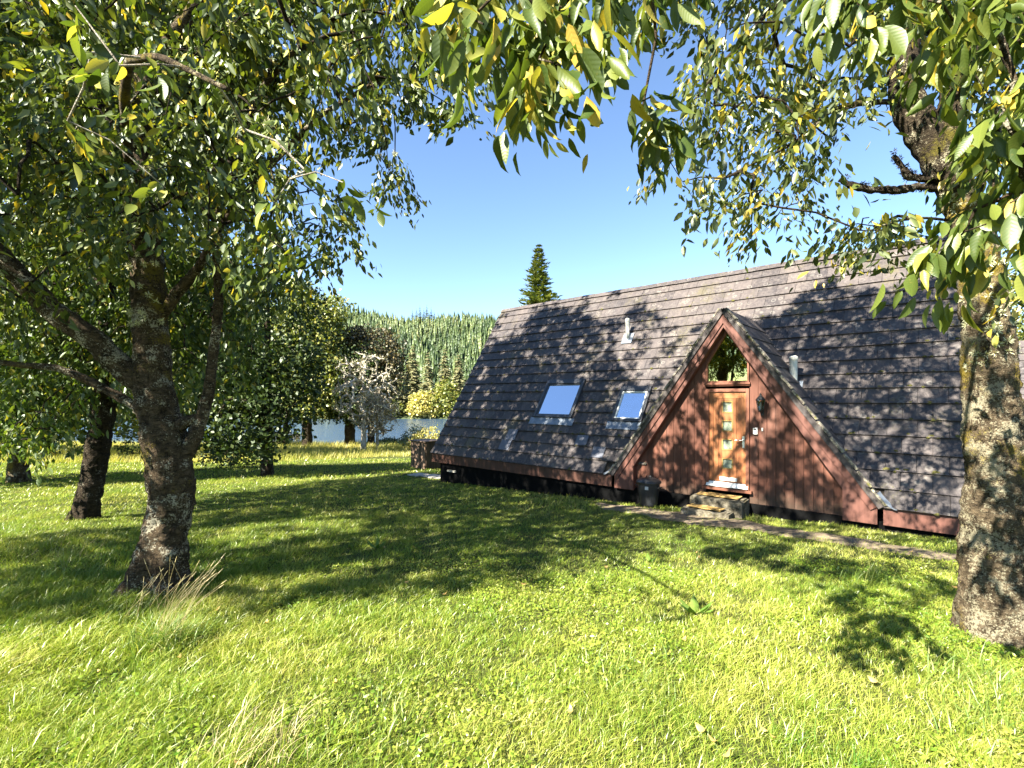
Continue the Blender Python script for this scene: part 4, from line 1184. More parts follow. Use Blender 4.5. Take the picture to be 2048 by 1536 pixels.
-168,73,131,-205,87,142,-99,176,261,-120,45,101,-166,127,140,-219,140,95,-110,49,93,-159,92,136,-250,90,121,-159,132,196,
-241,122,100,-14,103,223,-237,53,132,-250,143,111,-234,115,100,-64,143,243,-82,61,238,-226,96,68,33,126,180,-188,45,161,
-24,175,223,-27,64,248,-48,71,263,27,121,177,-162,76,82,-191,48,107,-222,51,168,-280,53,141,-175,137,259,-136,117,118,
-145,118,63,-224,82,79,-113,121,290,-252,94,78,-258,91,107,-199,72,178,-137,119,63,-200,104,217,-128,145,211,-266,46,154,
-19,155,259,-156,86,82,-12,153,251,-6,117,185,-81,39,160,-80,165,205,-219,30,109,-169,94,110,-144,103,162,-76,53,239,
-185,47,96,-138,185,245,-195,44,166,-156,60,96,-253,134,107,-172,50,88,-173,18,129,-193,69,90,-200,17,118,-155,72,128,
-103,54,240,-100,87,64,-259,129,98,-276,76,121,-19,61,121,-43,133,261,-109,70,102,-235,82,173,-202,33,91,-170,77,143,
-96,52,98,-155,43,194,3,153,246,-241,87,140,-130,102,70,-2,144,223,-47,58,138,-1,106,242,-170,137,232,-148,90,107,
-151,87,157,-256,54,175,-234,141,96,-173,126,174,-273,112,150,-162,74,95,-282,102,101,-224,131,95,23,118,152,-199,77,191,
-181,66,172,-39,67,113,-18,123,270,-195,54,161,-233,99,92,-69,110,276,-285,103,105,-247,64,96,-183,87,76,-213,29,132,
-123,131,225,-186,47,151,-231,74,112,-240,90,86,-122,54,109,-218,69,187,-262,44,145,11,111,245,-272,95,164,-293,91,130,
-117,146,250,-205,44,131,-291,82,139,-27,121,248,-231,43,173,-205,95,191,-8,167,228,-210,34,106,-9,81,248,-169,32,151,
-127,89,73,-244,120,77,-20,157,225,-81,36,167,-56,113,292,1,164,242,-140,117,183,-80,181,207,-179,80,208,-261,99,110,
-180,126,124,-261,86,125,-117,92,80,-252,60,133,-165,51,99,-214,78,67,-143,86,155,-232,133,113,-174,110,168,-147,109,114,
-188,52,153,-245,40,162,-272,87,92,-144,101,179,-27,144,278,-262,114,111,-125,111,156,-63,73,269,-175,91,100,-213,27,109,
-48,166,231,-170,131,183,-172,60,104,-265,93,163,-161,128,139,-275,49,143,-139,151,272,-241,25,144,-151,106,108,-15,115,145,
-90,163,192,-242,50,132,-152,72,155,-238,37,107,-241,97,80,-256,25,125,-78,67,225,-57,73,254,-244,30,120,-286,88,98,
-142,193,142,-212,66,145,-96,127,228,-169,106,156,-103,51,93,-128,57,127,-26,111,143,-16,86,202,-192,129,188,-207,35,142,
-248,120,91,-206,48,179,-142,69,116,-169,57,85,-182,65,74,-141,116,119,-222,153,119,-145,71,146,-137,135,214,-106,167,237,
-112,47,116,17,144,224,-283,94,111,-32,125,271,-236,11,135,-250,103,169,-169,52,166,-135,75,101,-18,174,231,-163,57,126,
-172,47,137,-214,54,106,-176,109,128,-270,84,96,-142,41,147,-40,152,272,-156,130,171,-63,53,258,-23,135,268,-266,49,150,
-14,175,217,-234,36,154,-121,83,98,-196,67,93,-72,41,187,-185,83,129,-255,70,124,-267,114,119,-248,135,116,-191,27,118,
-156,86,137,-132,105,65,-58,83,274,-44,84,246,-127,53,126,-218,46,97,-41,159,264,-53,77,271,-90,59,85,-208,62,124,
-188,63,84,-41,78,257,-160,46,93,-23,73,146,-198,77,65,-171,130,252,-101,77,88,-83,71,71,-5,154,253,24,128,209,
-135,106,82,-231,144,96,-164,124,141,-168,30,123,-185,65,143,-251,71,100,-35,96,267,-258,78,122,-205,105,138,-264,53,110,
-62,152,255,-260,100,106,-252,129,123,-104,154,234,-196,93,68,-178,50,145,-137,60,175,-202,54,164,-184,27,145,-172,148,94,
-255,122,125,-214,83,75,-9,97,255,-149,120,110,-237,41,114,-186,46,89,-176,106,249,-250,103,129,-118,70,84,-271,91,141,
-150,101,190,-102,86,71,-193,58,106,-205,116,132,-110,157,227,-240,25,133,-210,50,110,-190,146,187,-214,47,86,-251,105,105,
-79,174,216,-132,36,127,-158,118,101,-217,11,138,-181,76,106,-279,41,142,-264,81,111,14,105,144,-204,31,135,-264,38,152,
-177,90,70,-216,9,136,-244,71,116,-54,32,154,-172,57,127,-254,76,115,-206,61,115,-172,58,84,-182,37,165,-248,89,120,
-215,146,97,-202,87,75,-254,133,93,-274,83,101,-293,68,134,-40,115,271,-226,130,123,-254,104,106,-181,122,210,-278,124,124,
-64,76,213,-248,32,129,-144,124,287,-267,76,131,1,92,225,-239,52,123,-291,85,113,-158,43,137,-192,96,163,-132,77,105,
-121,65,89,-268,70,133,-190,38,112,-199,97,139,-129,165,243,-131,119,276,-271,106,131,-153,42,101,-249,113,129,-220,21,114,
-225,136,85,-107,69,107,-31,95,263,-167,87,131,-117,174,263,-169,83,210,-238,102,70,-172,145,95,-164,59,144,-18,123,252,
-61,132,270,23,156,195,-121,127,161,-190,86,175,-245,37,169,-131,44,143,-103,82,84,-192,104,201,-239,70,105,-266,118,90,
-196,89,68,-142,77,104,-272,82,95,-137,39,147,-15,92,241,-208,59,177,-256,116,101,-12,100,205,-238,66,186,-46,116,275,
-197,35,104,-276,92,142,-197,128,121,-132,36,151,-254,125,116,-47,94,203,-156,75,109,-183,90,150,-158,141,96,-165,133,252,
13,133,216,-144,62,142,-203,89,177,-174,87,89,-75,118,216,-208,33,108,-218,74,90,-12,99,170,-151,123,88,-102,86,89,
-257,110,125,-226,96,83,-124,163,232,-283,53,133,-26,99,182,-185,55,76,-169,101,146,-191,47,81,-34,115,275,-264,71,132,
-193,15,131,-198,70,89,-160,106,249,-181,27,151,-178,120,131,-103,54,93,-213,27,133,-212,69,128,-256,82,100,-127,66,87,
-137,55,105,0,107,158,-233,88,82,-261,112,119,-231,71,105,-220,42,161,-287,85,119,-125,132,275,-124,45,109,-192,85,80,
-153,117,91,-179,18,143,-255,98,128,-263,92,94,-183,54,138,-164,124,143,-207,34,122,-33,150,276,-257,97,119,-199,33,105,
-191,81,71,-170,21,136,-144,72,119,-232,50,182,-146,112,107,-245,42,174,-150,153,278,-202,26,107,-188,81,95,-277,120,128,
-274,98,138,-218,141,99,-127,92,123,-216,61,109,-158,99,111,-9,92,166,-115,91,93,-266,62,104,-272,82,102,-171,43,159,
-270,60,115,-249,49,116,-114,87,106,-184,56,72,-68,39,144,-178,68,106,-127,50,95,-199,72,108,-277,55,149,-165,135,118,
-174,35,105,-168,89,261,-111,58,107,-285,77,109,-270,99,137,-226,73,86,-146,45,126,-250,105,73,-247,95,79,-114,58,122,
-208,116,144,-26,166,268,-223,81,100,-73,210,151,-234,128,90,-56,28,142,-267,127,123,-131,49,117,-276,94,109,-169,47,167,
-220,63,178,-288,103,110,-264,99,94,-156,99,84,-98,63,80,-107,64,96,-121,125,161,-263,118,120,-200,43,118,2,165,243,
-204,27,98,-40,141,286,-284,103,139,-156,35,136,-162,104,116,-232,25,115,-240,62,90,-183,39,93,-163,108,242,-235,14,120,
-207,70,77,-190,74,90,-148,80,99,-90,65,95,-223,27,168,-281,54,118,-218,77,170,-192,123,133,-275,126,131,-266,108,119,
-228,125,80,-285,87,122,-163,26,127,-179,111,176,-7,168,242,-177,89,81,-185,29,165,-168,94,89,-167,21,132,-204,88,84,
-202,28,99,-192,75,104,-89,65,76,-188,73,71,-194,24,114,-211,10,125,-221,44,92,-273,94,97,-208,36,93,-205,61,73,
-201,21,109,-171,136,100,-230,109,85,-93,73,74,-128,70,104,-200,122,134,-97,56,104,-261,32,127,-185,55,107,-172,81,85,
-202,111,141,-164,38,98,-106,55,103,-120,179,239,-130,61,113,-155,35,116,-246,34,127,-214,65,79,-251,133,96,-233,24,116,
-264,125,98,-180,100,226,-215,49,143,-85,40,243,-118,47,133,2,160,249,-106,60,79,-254,48,114,-132,51,109,-128,106,124,
-99,47,246,-163,86,76,-7,147,264,-123,59,101,-271,104,114,-173,114,123,-230,21,152,-222,38,111,-109,88,98,-224,127,82,
-209,59,87,-238,84,74,-162,37,102,-209,36,138,-255,109,80,-240,20,138,-245,115,104,-138,131,284,-87,70,90,-268,109,101,
-288,93,102,-120,67,79,-251,71,98,-189,54,92,-292,87,126,-8,193,180,-206,17,112,-130,112,171,-174,59,205,-87,23,175,
-164,26,117,-205,49,87,-161,82,78,-221,36,143,-235,60,184,-210,63,86,-276,110,98,-44,184,119,-104,69,91,-174,94,106,
-270,112,109,-213,12,138,-174,20,142,-229,58,88,-163,117,112,-263,89,117,-273,79,131,-278,90,92,-269,110,99,-21,159,269,
-270,99,98,-206,45,113,-52,44,142,-258,37,125,-284,103,105,-201,55,123,-100,61,109,-221,62,83,-265,67,109,-272,105,90,
-156,32,114,-204,52,116,-195,57,76,-262,101,154,-261,78,92,-10,156,261,-103,178,242,-154,67,109,-268,126,116,-58,85,207,
-68,36,187,-247,44,119,-199,64,104,-277,99,92,-190,104,179,-221,124,76,-117,53,95,-267,107,84,-260,128,104,-90,73,70,
-202,121,131,-114,58,90,-258,132,98,-280,122,118,-135,36,145,-260,79,99,-100,219,174,-122,216,185,-203,79,67,-264,119,104,
-278,116,114,-289,99,110,-229,55,180,-281,98,97,-104,71,69,-105,218,222,-263,107,81,-160,31,114,-248,17,132,-50,170,277,
-125,52,94,-88,72,90,-275,121,108,-280,109,101,-167,28,109,-104,92,139,-270,125,105,-220,54,123,-102,52,89,-273,130,115,
-169,19,124,-136,133,63,-98,56,81,-292,89,109,-284,98,97,-227,54,146,-112,55,86,-261,99,144,-14,152,266,-62,183,108,
-176,16,125,-147,184,132,-103,62,79,-173,18,121,-14,144,124,-283,101,97,-288,95,103,-281,111,101,-90,222,213,-19,150,273,
-107,182,161,-142,128,64,-92,182,79,-169,19,129,-67,220,181])
SPRAYS_RIGHT = quarter([
83,80,106,55,95,119,95,86,113,130,123,136,45,90,76,98,97,96,80,88,116,63,124,88,131,129,129,134,119,95,
42,90,81,105,94,61,45,85,76,39,75,104,127,118,107,82,76,102,57,105,114,71,127,105,83,76,68,95,87,80,
103,99,107,97,90,87,37,79,87,75,121,131,38,86,73,115,119,133,37,75,98,97,87,89,67,96,103,90,94,103,
70,118,107,121,111,64,91,89,91,95,110,139,107,107,133,54,78,87,64,115,132,112,101,99,74,78,95,49,99,99,
119,105,82,126,127,104,116,115,101,34,75,97,44,99,112,58,111,81,61,125,107,75,122,111,91,83,69,65,118,130,
60,105,90,81,104,77,48,118,130,90,100,127,114,126,142,77,106,134,91,83,69,57,93,101,134,127,93,33,77,81,
51,73,106,94,83,109,71,119,102,99,99,121,88,78,89,106,99,117,61,102,95,61,91,94,46,87,94,128,115,70,
133,127,136,40,97,97,131,124,102,40,86,91,44,100,105,118,116,118,60,91,116,133,126,82,87,88,107,49,79,99,
47,115,120,93,95,120,107,117,144,75,74,85,113,101,95,80,78,96,48,80,86,94,110,127,31,74,77,94,112,134,
46,90,81,126,115,74,51,81,111,88,110,76,105,106,108,47,108,115,47,112,86,63,83,113,104,112,127,62,110,96,
58,111,95,124,122,102,49,103,114,57,80,98,132,117,72,107,107,97,85,76,61,93,91,98,121,109,108,84,79,91,
115,116,136,101,109,117,77,85,114,98,95,113,44,81,96,96,125,136,40,79,94,46,121,90,75,89,110,73,127,123,
95,117,139,79,121,119,34,78,92,99,96,107,63,119,106,132,128,88,59,85,109,57,104,100,77,93,119,94,88,102,
50,94,100,63,86,100,83,85,97,77,127,91,41,118,105,70,74,103,89,121,120,63,106,89,69,120,123,102,112,126,
47,77,77,43,101,101,97,107,118,109,117,129,78,109,124,77,103,114,118,129,156,36,90,105,63,87,92,50,88,74,
80,114,80,83,121,107,80,90,112,51,125,122,53,117,146,40,122,102,144,128,133,97,100,103,121,109,118,117,118,132,
65,129,105,54,105,97,93,93,86,107,125,136,132,117,114,128,116,63,63,78,104,61,83,68,39,108,88,93,126,81,
77,97,75,74,125,116,48,121,110,103,110,116,87,114,80,114,125,133,78,122,126,64,80,67,79,129,92,107,103,89,
39,96,102,147,130,155,107,107,101,94,127,82,63,118,146,96,116,80,110,125,152,142,126,140,58,77,68,131,127,98,
100,102,100,83,115,79,60,120,143,62,125,121,113,110,87,123,128,156,39,117,97,87,108,76,86,115,144,107,111,122,
50,125,152,48,124,136,74,122,119,144,128,112,97,127,119,76,121,149,113,115,97,121,124,106,84,112,141,138,122,126,
97,107,118,139,122,149,77,123,150,93,111,126,76,120,148,39,129,156,48,126,154,84,118,146,-7,65,119,83,148,176,
-23,124,172,-25,32,141,51,100,188,35,101,256,-2,28,110,31,98,236,-33,103,194,41,106,186,18,91,183,77,105,161,
66,104,267,64,115,154,46,167,234,111,140,209,86,125,194,57,84,154,-3,61,270,65,144,200,66,130,162,35,88,145,
44,127,163,33,79,188,-3,151,215,17,172,211,36,72,147,-48,76,190,-21,87,242,77,182,219,-4,121,166,-30,72,123,
40,137,246,22,130,178,49,154,239,43,108,171,127,151,182,-3,50,271,-41,56,167,-4,63,105,-9,76,219,58,149,197,
-17,75,123,55,157,244,63,106,203,8,131,211,23,154,206,30,155,217,9,98,159,47,176,229,6,140,231,110,178,179,
-10,160,214,33,144,221,106,136,172,70,135,235,9,165,212,53,98,261,26,136,196,17,116,238,-10,83,265,-17,36,117,
55,143,178,80,167,207,24,42,124,136,171,213,3,50,233,64,120,203,63,160,224,76,183,222,-36,106,177,74,152,190,
54,84,137,43,150,204,32,156,245,110,136,185,-7,44,201,-23,34,235,113,165,194,19,76,277,45,112,186,19,105,240,
29,102,146,-20,91,176,98,150,212,60,143,209,12,78,212,16,84,285,-32,127,209,71,105,208,122,159,246,114,137,192,
97,160,208,-14,103,158,38,156,203,76,112,168,-23,93,214,38,151,206,9,50,276,57,147,188,-3,55,260,96,136,205,
61,120,212,92,135,193,61,115,189,60,122,249,-19,9,177,43,85,198,96,130,271,-6,159,199,36,141,207,40,82,273,
6,63,245,45,87,288,61,99,284,135,160,190,-9,43,200,70,104,153,63,134,209,-24,46,244,1,69,216,65,90,130,
36,128,238,77,125,220,63,104,259,55,188,207,24,121,176,8,57,96,111,160,209,82,189,217,60,163,217,19,112,275,
73,153,191,62,103,197,36,131,268,-24,75,115,31,119,157,-33,67,213,12,127,269,84,157,220,-10,78,268,45,110,202,
92,135,164,32,110,148,-15,61,110,69,140,174,137,169,205,128,167,223,33,146,228,22,88,190,66,142,227,-1,44,108,
44,81,169,19,124,238,42,104,268,83,120,162,73,106,252,117,158,226,82,145,170,36,108,204,112,154,256,59,167,202,
61,187,219,78,119,189,47,160,235,46,170,233,125,159,226,62,95,147,48,112,249,47,114,236,87,115,183,13,132,256,
-8,154,188,-10,19,122,26,177,213,64,115,282,23,82,224,-7,57,108,82,114,184,118,159,184,14,139,242,63,168,201,
-23,134,198,5,95,268,66,137,226,21,100,197,81,182,204,31,78,185,46,100,241,26,105,262,22,140,241,31,94,238,
-2,44,106,67,99,231,2,118,158,59,137,242,77,121,207,4,59,235,-5,79,199,43,180,221,1,113,253,14,105,220,
16,69,227,26,151,235,41,160,218,33,144,229,67,128,234,38,91,261,19,143,257,-19,20,135,41,114,198,-6,46,102,
61,161,183,54,137,255,30,144,202,-31,79,158,56,122,197,7,138,170,39,105,202,-2,69,273,86,169,213,-36,73,228,
9,117,214,-19,115,231,0,125,247,41,173,203,38,112,232,25,119,211,97,162,183,69,183,227,26,108,257,46,93,153,
105,164,198,51,120,173,4,133,180,70,120,186,37,142,202,13,42,95,33,90,242,34,167,234,124,146,176,7,61,99,
44,132,199,-7,60,242,37,93,250,38,115,199,81,113,183,-12,63,103,19,135,190,-6,51,262,86,125,231,88,152,205,
85,173,193,36,131,213,38,127,234,55,125,259,76,166,207,72,124,227,-27,65,111,97,180,202,39,108,236,15,137,239,
17,162,225,80,135,164,52,126,265,76,150,184,-39,70,150,26,63,182,45,148,232,31,119,251,25,142,219,9,98,253,
55,161,211,78,118,236,88,135,224,127,155,240,128,162,230,26,87,261,76,176,207,65,162,214,96,169,211,109,164,211,
90,129,239,44,134,206,47,173,240,38,81,157,0,96,135,29,107,222,-24,33,124,99,143,233,119,149,243,45,176,238,
33,146,220,35,81,255,37,137,264,84,180,203,10,128,208,84,175,203,44,127,184,121,174,197,1,92,256,35,133,241,
52,156,236,-9,30,123,65,103,293,53,163,237,48,122,210,21,98,245,22,99,252,64,184,229,39,138,231,21,77,251,
23,92,266,23,166,237,73,181,222,67,176,205,32,112,218,-7,53,99,38,163,208,85,184,189,106,165,251,27,103,259,
29,71,168,56,119,235,42,159,236,20,156,252,17,113,258,45,167,243,124,153,248,89,138,224,25,150,231,-14,57,110,
64,133,230,3,106,269,46,90,288,61,143,237,24,160,232,44,142,178,-9,66,266,69,104,216,59,114,186,80,164,196,
75,124,254,46,93,294,64,140,237,54,84,145,10,73,112,25,94,208,3,76,193,111,153,215,7,130,266,63,107,278,
105,146,259,38,158,236,90,115,155,96,136,87,62,178,226,22,156,253,-24,41,122,65,100,226,38,132,247,50,155,201,
4,46,263,14,149,239,28,112,252,37,160,236,-27,38,120,64,138,230,30,173,228,53,183,205,19,148,249,92,125,208,
35,138,236,113,175,127,19,120,279,2,106,269,21,124,242,88,165,134,36,161,252,23,164,238,88,124,261,53,180,228,
70,182,232,13,104,273,31,178,225,65,183,224,97,126,155,15,50,100,64,130,213,49,182,227,79,135,240,-19,48,104,
-27,88,227,42,177,236,50,178,237,48,166,254,53,185,223,-24,46,111,37,178,224,61,179,239,79,150,91,106,182,198,
71,180,156,73,194,190,34,178,229,39,182,223,97,177,151,103,154,123,51,184,224,84,154,271,102,123,83])
SPRAYS_BEHIND = quarter([
-112,204,183,-137,230,77,-103,222,235,-201,187,73,-173,190,83,-208,230,186,-240,250,75,-255,225,233,-150,205,100,-240,254,125,
-155,257,49,-223,256,199,-168,215,202,-190,245,86,-124,191,152,-158,240,94,-174,253,246,-234,249,210,-135,199,78,-212,208,147,
-112,188,177,-139,243,223,-134,191,156,-246,224,53,-175,203,143,-228,236,211,-225,202,158,-164,225,135,-124,186,126,-278,249,74,
-180,197,107,-131,238,208,-262,239,59,-170,187,118,-259,234,34,-189,188,86,-142,200,152,-242,213,74,-245,222,53,-184,262,168,
-176,195,80,-179,245,197,-196,200,175,-240,254,222,-161,184,198,-242,221,200,-144,257,76,-228,260,111,-227,208,217,-103,186,198,
-205,225,62,-266,246,155,-271,256,122,-154,211,81,-231,217,201,-235,253,200,-167,217,99,-110,208,222,-197,188,208,-139,250,260,
-164,234,95,-181,188,157,-271,253,168,-223,207,172,-165,246,184,-243,238,174,-216,232,51,-150,190,104,-173,223,139,-207,248,209,
-219,192,149,-142,237,89,-124,189,175,-117,212,70,-145,239,89,-189,189,195,-145,211,102,-133,184,69,-173,203,52,-132,225,61,
-141,192,144,-211,223,137,-241,241,251,-292,261,26,-238,261,260,-254,225,236,-153,214,175,-203,234,233,-161,261,154,-193,256,119,
-198,198,85,-172,206,66,-232,250,118,-174,244,161,-137,197,101,-224,234,162,-128,203,88,-141,198,127,-169,206,221,-109,197,87,
-196,249,113,-286,258,34,-172,223,88,-154,188,66,-164,242,89,-121,190,72,-167,216,151,-115,198,211,-231,238,179,-153,232,101,
-188,187,127,-109,191,61,-182,197,51,-195,196,123,-230,213,88,-237,233,170,-195,203,139,-270,243,40,-199,203,200,-200,192,94,
-130,205,151,-193,195,190,-216,212,178,-270,253,108,-115,185,143,-188,209,188,-231,234,96,-210,222,116,-216,198,69,-180,240,217,
-195,189,46,-210,239,206,-169,231,211,-208,246,204,-223,241,79,-200,246,71,-206,194,135,-252,262,115,-190,252,44,-292,256,257,
-196,197,146,-219,221,144,-183,230,107,-135,195,99,-267,237,117,-259,240,194,-154,211,69,-235,242,255,-200,217,97,-194,191,61,
-145,222,147,-164,222,143,-261,251,258,-291,262,61,-185,186,107,-225,259,123,-213,191,71,-199,238,144,-206,226,160,-179,187,117,
-144,189,176,-158,191,207,-216,236,84,-267,239,35,-157,212,181,-234,258,153,-234,242,209,-186,227,120,-230,213,210,-240,254,38,
-140,191,81,-240,236,227,-139,241,183,-167,255,93,-259,251,55,-151,212,214,-145,210,96,-128,219,144,-190,239,162,-142,193,89,
-130,200,51,-163,212,157,-204,260,167,-165,244,255,-198,235,123,-180,214,70,-238,226,201,-209,234,183,-146,184,85,-170,202,176,
-186,196,171,-202,206,177,-255,247,23,-177,225,76,-203,245,228,-153,234,242,-236,220,127,-164,234,94,-122,195,91,-196,232,125,
-279,252,17,-233,215,75,-169,259,234,-175,219,172,-192,203,101,-133,230,84,-214,230,103,-155,183,51,-222,242,157,-150,216,95,
-256,246,259,-203,195,158,-184,213,54,-284,257,179,-191,216,143,-115,221,237,-147,194,134,-155,203,203,-174,252,266,-269,241,109,
-236,218,45,-184,239,207,-188,185,196,-245,242,15,-221,230,102,-177,207,222,-185,210,189,-190,213,112,-263,254,76,-251,251,202,
-119,199,175,-158,198,206,-222,231,215,-140,226,101,-193,211,89,-137,192,142,-220,214,27,-245,217,222,-92,208,221,-284,253,50,
-276,252,241,-165,216,225,-231,233,69,-178,185,176,-167,235,44,-128,193,80,-145,246,222,-240,228,211,-144,232,151,-206,258,51,
-224,196,20,-189,222,182,-230,254,49,-180,186,82,-246,226,229,-148,244,200,-188,197,154,-120,209,207,-239,223,139,-164,184,84,
-134,192,141,-161,211,157,-198,222,147,-229,246,201,-153,235,70,-113,216,231,-268,259,96,-138,217,180,-139,227,136,-183,202,147,
-199,194,184,-180,186,147,-131,225,91,-202,206,113,-160,200,141,-207,193,193,-205,195,185,-170,196,77,-242,222,162,-155,187,106,
-213,187,119,-157,207,52,-114,187,77,-212,259,246,-215,248,78,-130,189,172,-175,184,126,-216,221,28,-200,228,172,-204,192,175,
-165,225,143,-198,206,161,-190,199,58,-208,200,176,-135,227,188,-152,188,130,-197,190,60,-196,185,162,-200,183,115,-213,244,133,
-196,239,204,-128,228,188,-161,254,149,-205,201,147,-120,196,164,-242,218,112,-178,228,239,-197,246,166,-194,200,26,-241,211,200,
-136,215,194,-184,231,101,-165,223,88,-191,234,194,-170,198,171,-198,245,36,-113,190,123,-257,237,180,-202,193,149,-167,231,211,
-206,251,54,-261,249,244,-148,183,170,-190,207,176,-133,205,177,-218,235,182,-178,243,81,-269,239,47,-207,210,37,-129,191,197,
-181,210,79,-250,237,231,-137,192,182,-185,183,111,-205,204,181,-237,221,109,-150,246,203,-201,183,197,-122,183,189,-174,201,181,
-144,231,177,-152,189,97,-134,188,190,-160,234,59,-162,189,209,-193,229,98,-270,251,100,-161,254,100,-243,230,63,-197,213,45,
-139,246,191,-148,201,202,-116,186,201,-129,229,213,-218,214,120,-229,231,247,-216,254,76,-222,236,59,-193,236,191,-223,236,79,
-151,204,173,-201,197,69,-170,187,39,-196,208,180,-185,220,222,-185,189,105,-211,252,216,-209,225,226,-118,204,211,-226,225,240,
-125,193,183,-196,219,85,-200,252,36,-267,243,205,-188,196,103,-120,194,125,-263,246,252,-140,227,179,-145,238,141,-163,190,58,
-253,260,79,-143,217,50,-274,248,260,-177,247,92,-196,253,45,-199,188,199,-292,256,61,-153,205,183,-194,257,190,-131,220,148,
-108,197,188,-266,258,257,-134,185,66,-205,183,174,-199,257,76,-196,203,97,-194,183,67,-191,260,269,-208,220,72,-195,203,90,
-211,232,83,-171,218,43,-131,214,78,-167,249,253,-211,194,197,-168,256,261,-230,210,101,-125,225,159,-88,192,208,-262,231,214,
-159,230,192,-172,188,190,-211,192,57,-246,242,54,-219,217,85,-184,200,84,-229,246,146,-197,205,191,-219,209,167,-196,197,87,
-167,261,226,-121,200,82,-218,237,54,-177,218,94,-240,253,124,-257,232,90,-247,256,167,-192,222,174,-191,230,127,-221,230,133,
-229,212,125,-251,254,132,-189,207,217,-135,215,81,-206,235,171,-226,259,265,-262,239,124,-164,217,96,-127,226,183,-221,236,242,
-184,197,168,-197,192,52,-271,239,65,-115,204,134,-217,211,98,-153,203,209,-156,218,69,-231,203,106,-195,218,129,-194,203,33,
-160,194,41,-248,231,49,-223,206,18,-202,186,93,-203,235,63,-268,251,61,-200,218,64,-120,210,227,-214,204,179,-226,202,198,
-228,261,189,-119,200,195,-191,206,182,-105,191,69,-212,232,222,-248,223,182,-212,208,154,-190,208,139,-283,253,204,-179,256,171,
-168,235,52,-238,222,33,-220,258,51,-143,250,81,-170,240,192,-197,236,131,-238,257,253,-123,196,182,-150,256,74,-188,232,172,
-229,210,103,-200,192,24,-229,229,209,-170,242,142,-200,241,241,-183,229,200,-109,186,183,-230,245,108,-123,210,83,-144,215,156,
-208,248,240,-185,223,203,-221,212,217,-140,227,183,-215,244,70,-199,189,166,-285,258,263,-191,188,28,-140,186,120,-191,240,120,
-174,226,149,-130,207,216,-245,254,55,-238,209,56,-257,232,148,-213,215,188,-248,242,120,-241,254,264,-225,241,214,-223,254,185,
-223,238,179,-249,241,143,-214,240,144,-176,187,121,-145,229,234,-278,258,24,-229,245,113,-158,197,208,-179,220,49,-149,244,153,
-189,221,115,-242,220,177,-117,213,179,-183,184,33,-257,250,117,-154,217,50,-226,223,206,-237,257,128,-192,202,128,-226,225,32,
-177,185,31,-196,246,40,-190,219,197,-212,259,100,-246,250,99,-280,254,21,-213,198,52,-170,224,169,-162,234,217,-148,198,201,
-163,189,136,-240,212,34,-157,196,83,-128,191,96,-173,210,217,-144,220,145,-243,253,96,-193,244,246,-193,228,187,-259,227,171,
-233,212,63,-181,209,173,-191,260,233,-163,219,207,-238,246,173,-143,196,67,-289,259,104,-207,219,161,-267,254,30,-146,194,39,
-214,204,20,-146,219,72,-146,202,193,-198,249,147,-190,218,172,-172,183,143,-160,208,65,-191,204,163,-225,259,53,-159,186,92,
-218,199,92,-121,197,77,-209,235,118,-176,217,149,-197,197,65,-178,261,240,-175,222,173,-166,234,68,-233,229,106,-155,216,114,
-192,227,43,-248,226,60,-199,219,144,-208,206,158,-227,231,68,-219,194,90,-176,231,149,-223,200,217,-164,242,174,-111,184,60,
-217,207,127,-238,225,26,-199,218,146,-200,196,86,-189,232,165,-179,205,169,-167,191,149,-246,229,78,-220,221,156,-150,187,73,
-212,198,93,-150,223,138,-293,256,84,-149,260,82,-151,246,93,-239,232,199,-216,217,220,-190,237,241,-165,224,204,-168,257,168,
-146,230,178,-115,195,48,-220,211,61,-171,252,176,-141,195,169,-153,199,99,-234,257,60,-223,217,198,-234,220,73,-228,224,228,
-221,245,52,-165,238,46,-162,185,164,-178,225,134,-144,206,151,-227,213,187,-147,218,84,-231,251,251,-152,239,161,-223,260,223,
-235,210,227,-212,233,234,-184,203,199,-148,243,205,-238,234,150,-187,231,193,-247,222,60,-137,237,169,-140,221,238,-159,222,66,
-182,197,159,-214,248,174,-143,238,149,-239,256,164,-134,199,176,-123,203,212,-259,238,205,-132,230,215,-112,227,243,-200,240,157,
-249,235,92,-197,237,160,-178,259,96,-186,185,48,-190,214,222,-263,244,183,-147,232,66,-198,212,188,-163,259,107,-204,239,198,
-250,248,104,-169,205,220,-174,248,213,-171,246,222,-183,248,240,-160,196,207,-157,199,45,-180,260,159,-245,223,101,-206,205,21,
-190,222,156,-112,204,56,-238,220,17,-203,202,158,-261,230,37,-147,209,136,-140,210,89,-216,225,215,-252,229,159,-219,241,79,
-226,212,85,-138,195,173,-281,259,211,-149,230,194,-165,235,224,-141,232,169,-209,190,189,-210,252,98,-204,232,235,-217,215,74,
-180,253,249,-212,228,30,-190,227,46,-238,232,94,-206,240,229,-140,230,163,-267,244,55,-199,227,176,-192,233,67,-225,236,171,
-189,239,186,-237,247,153,-100,220,237,-262,244,98,-144,237,66,-153,196,72,-198,213,178,-257,229,105,-127,188,145,-149,232,92,
-228,248,235,-171,244,95,-170,239,195,-244,258,196,-160,258,156,-169,225,75,-186,194,139,-166,224,53,-207,183,94,-158,224,81,
-200,204,116,-234,210,78,-145,184,69,-192,248,176,-254,233,137,-184,189,92,-227,225,211,-183,195,39,-151,235,92,-259,249,175,
-158,230,173,-203,259,122,-240,261,158,-82,190,209,-163,261,55,-226,254,132,-254,242,224,-201,198,178,-208,256,155,-267,247,220,
-223,227,214,-151,258,265,-117,197,179,-164,223,189,-115,193,62,-224,203,112,-152,197,153,-165,195,47,-249,250,87,-129,219,90,
-201,195,150,-148,208,164,-159,212,179,-199,222,139,-215,197,126,-169,209,227,-240,217,26,-239,254,152,-183,208,101,-219,202,184,
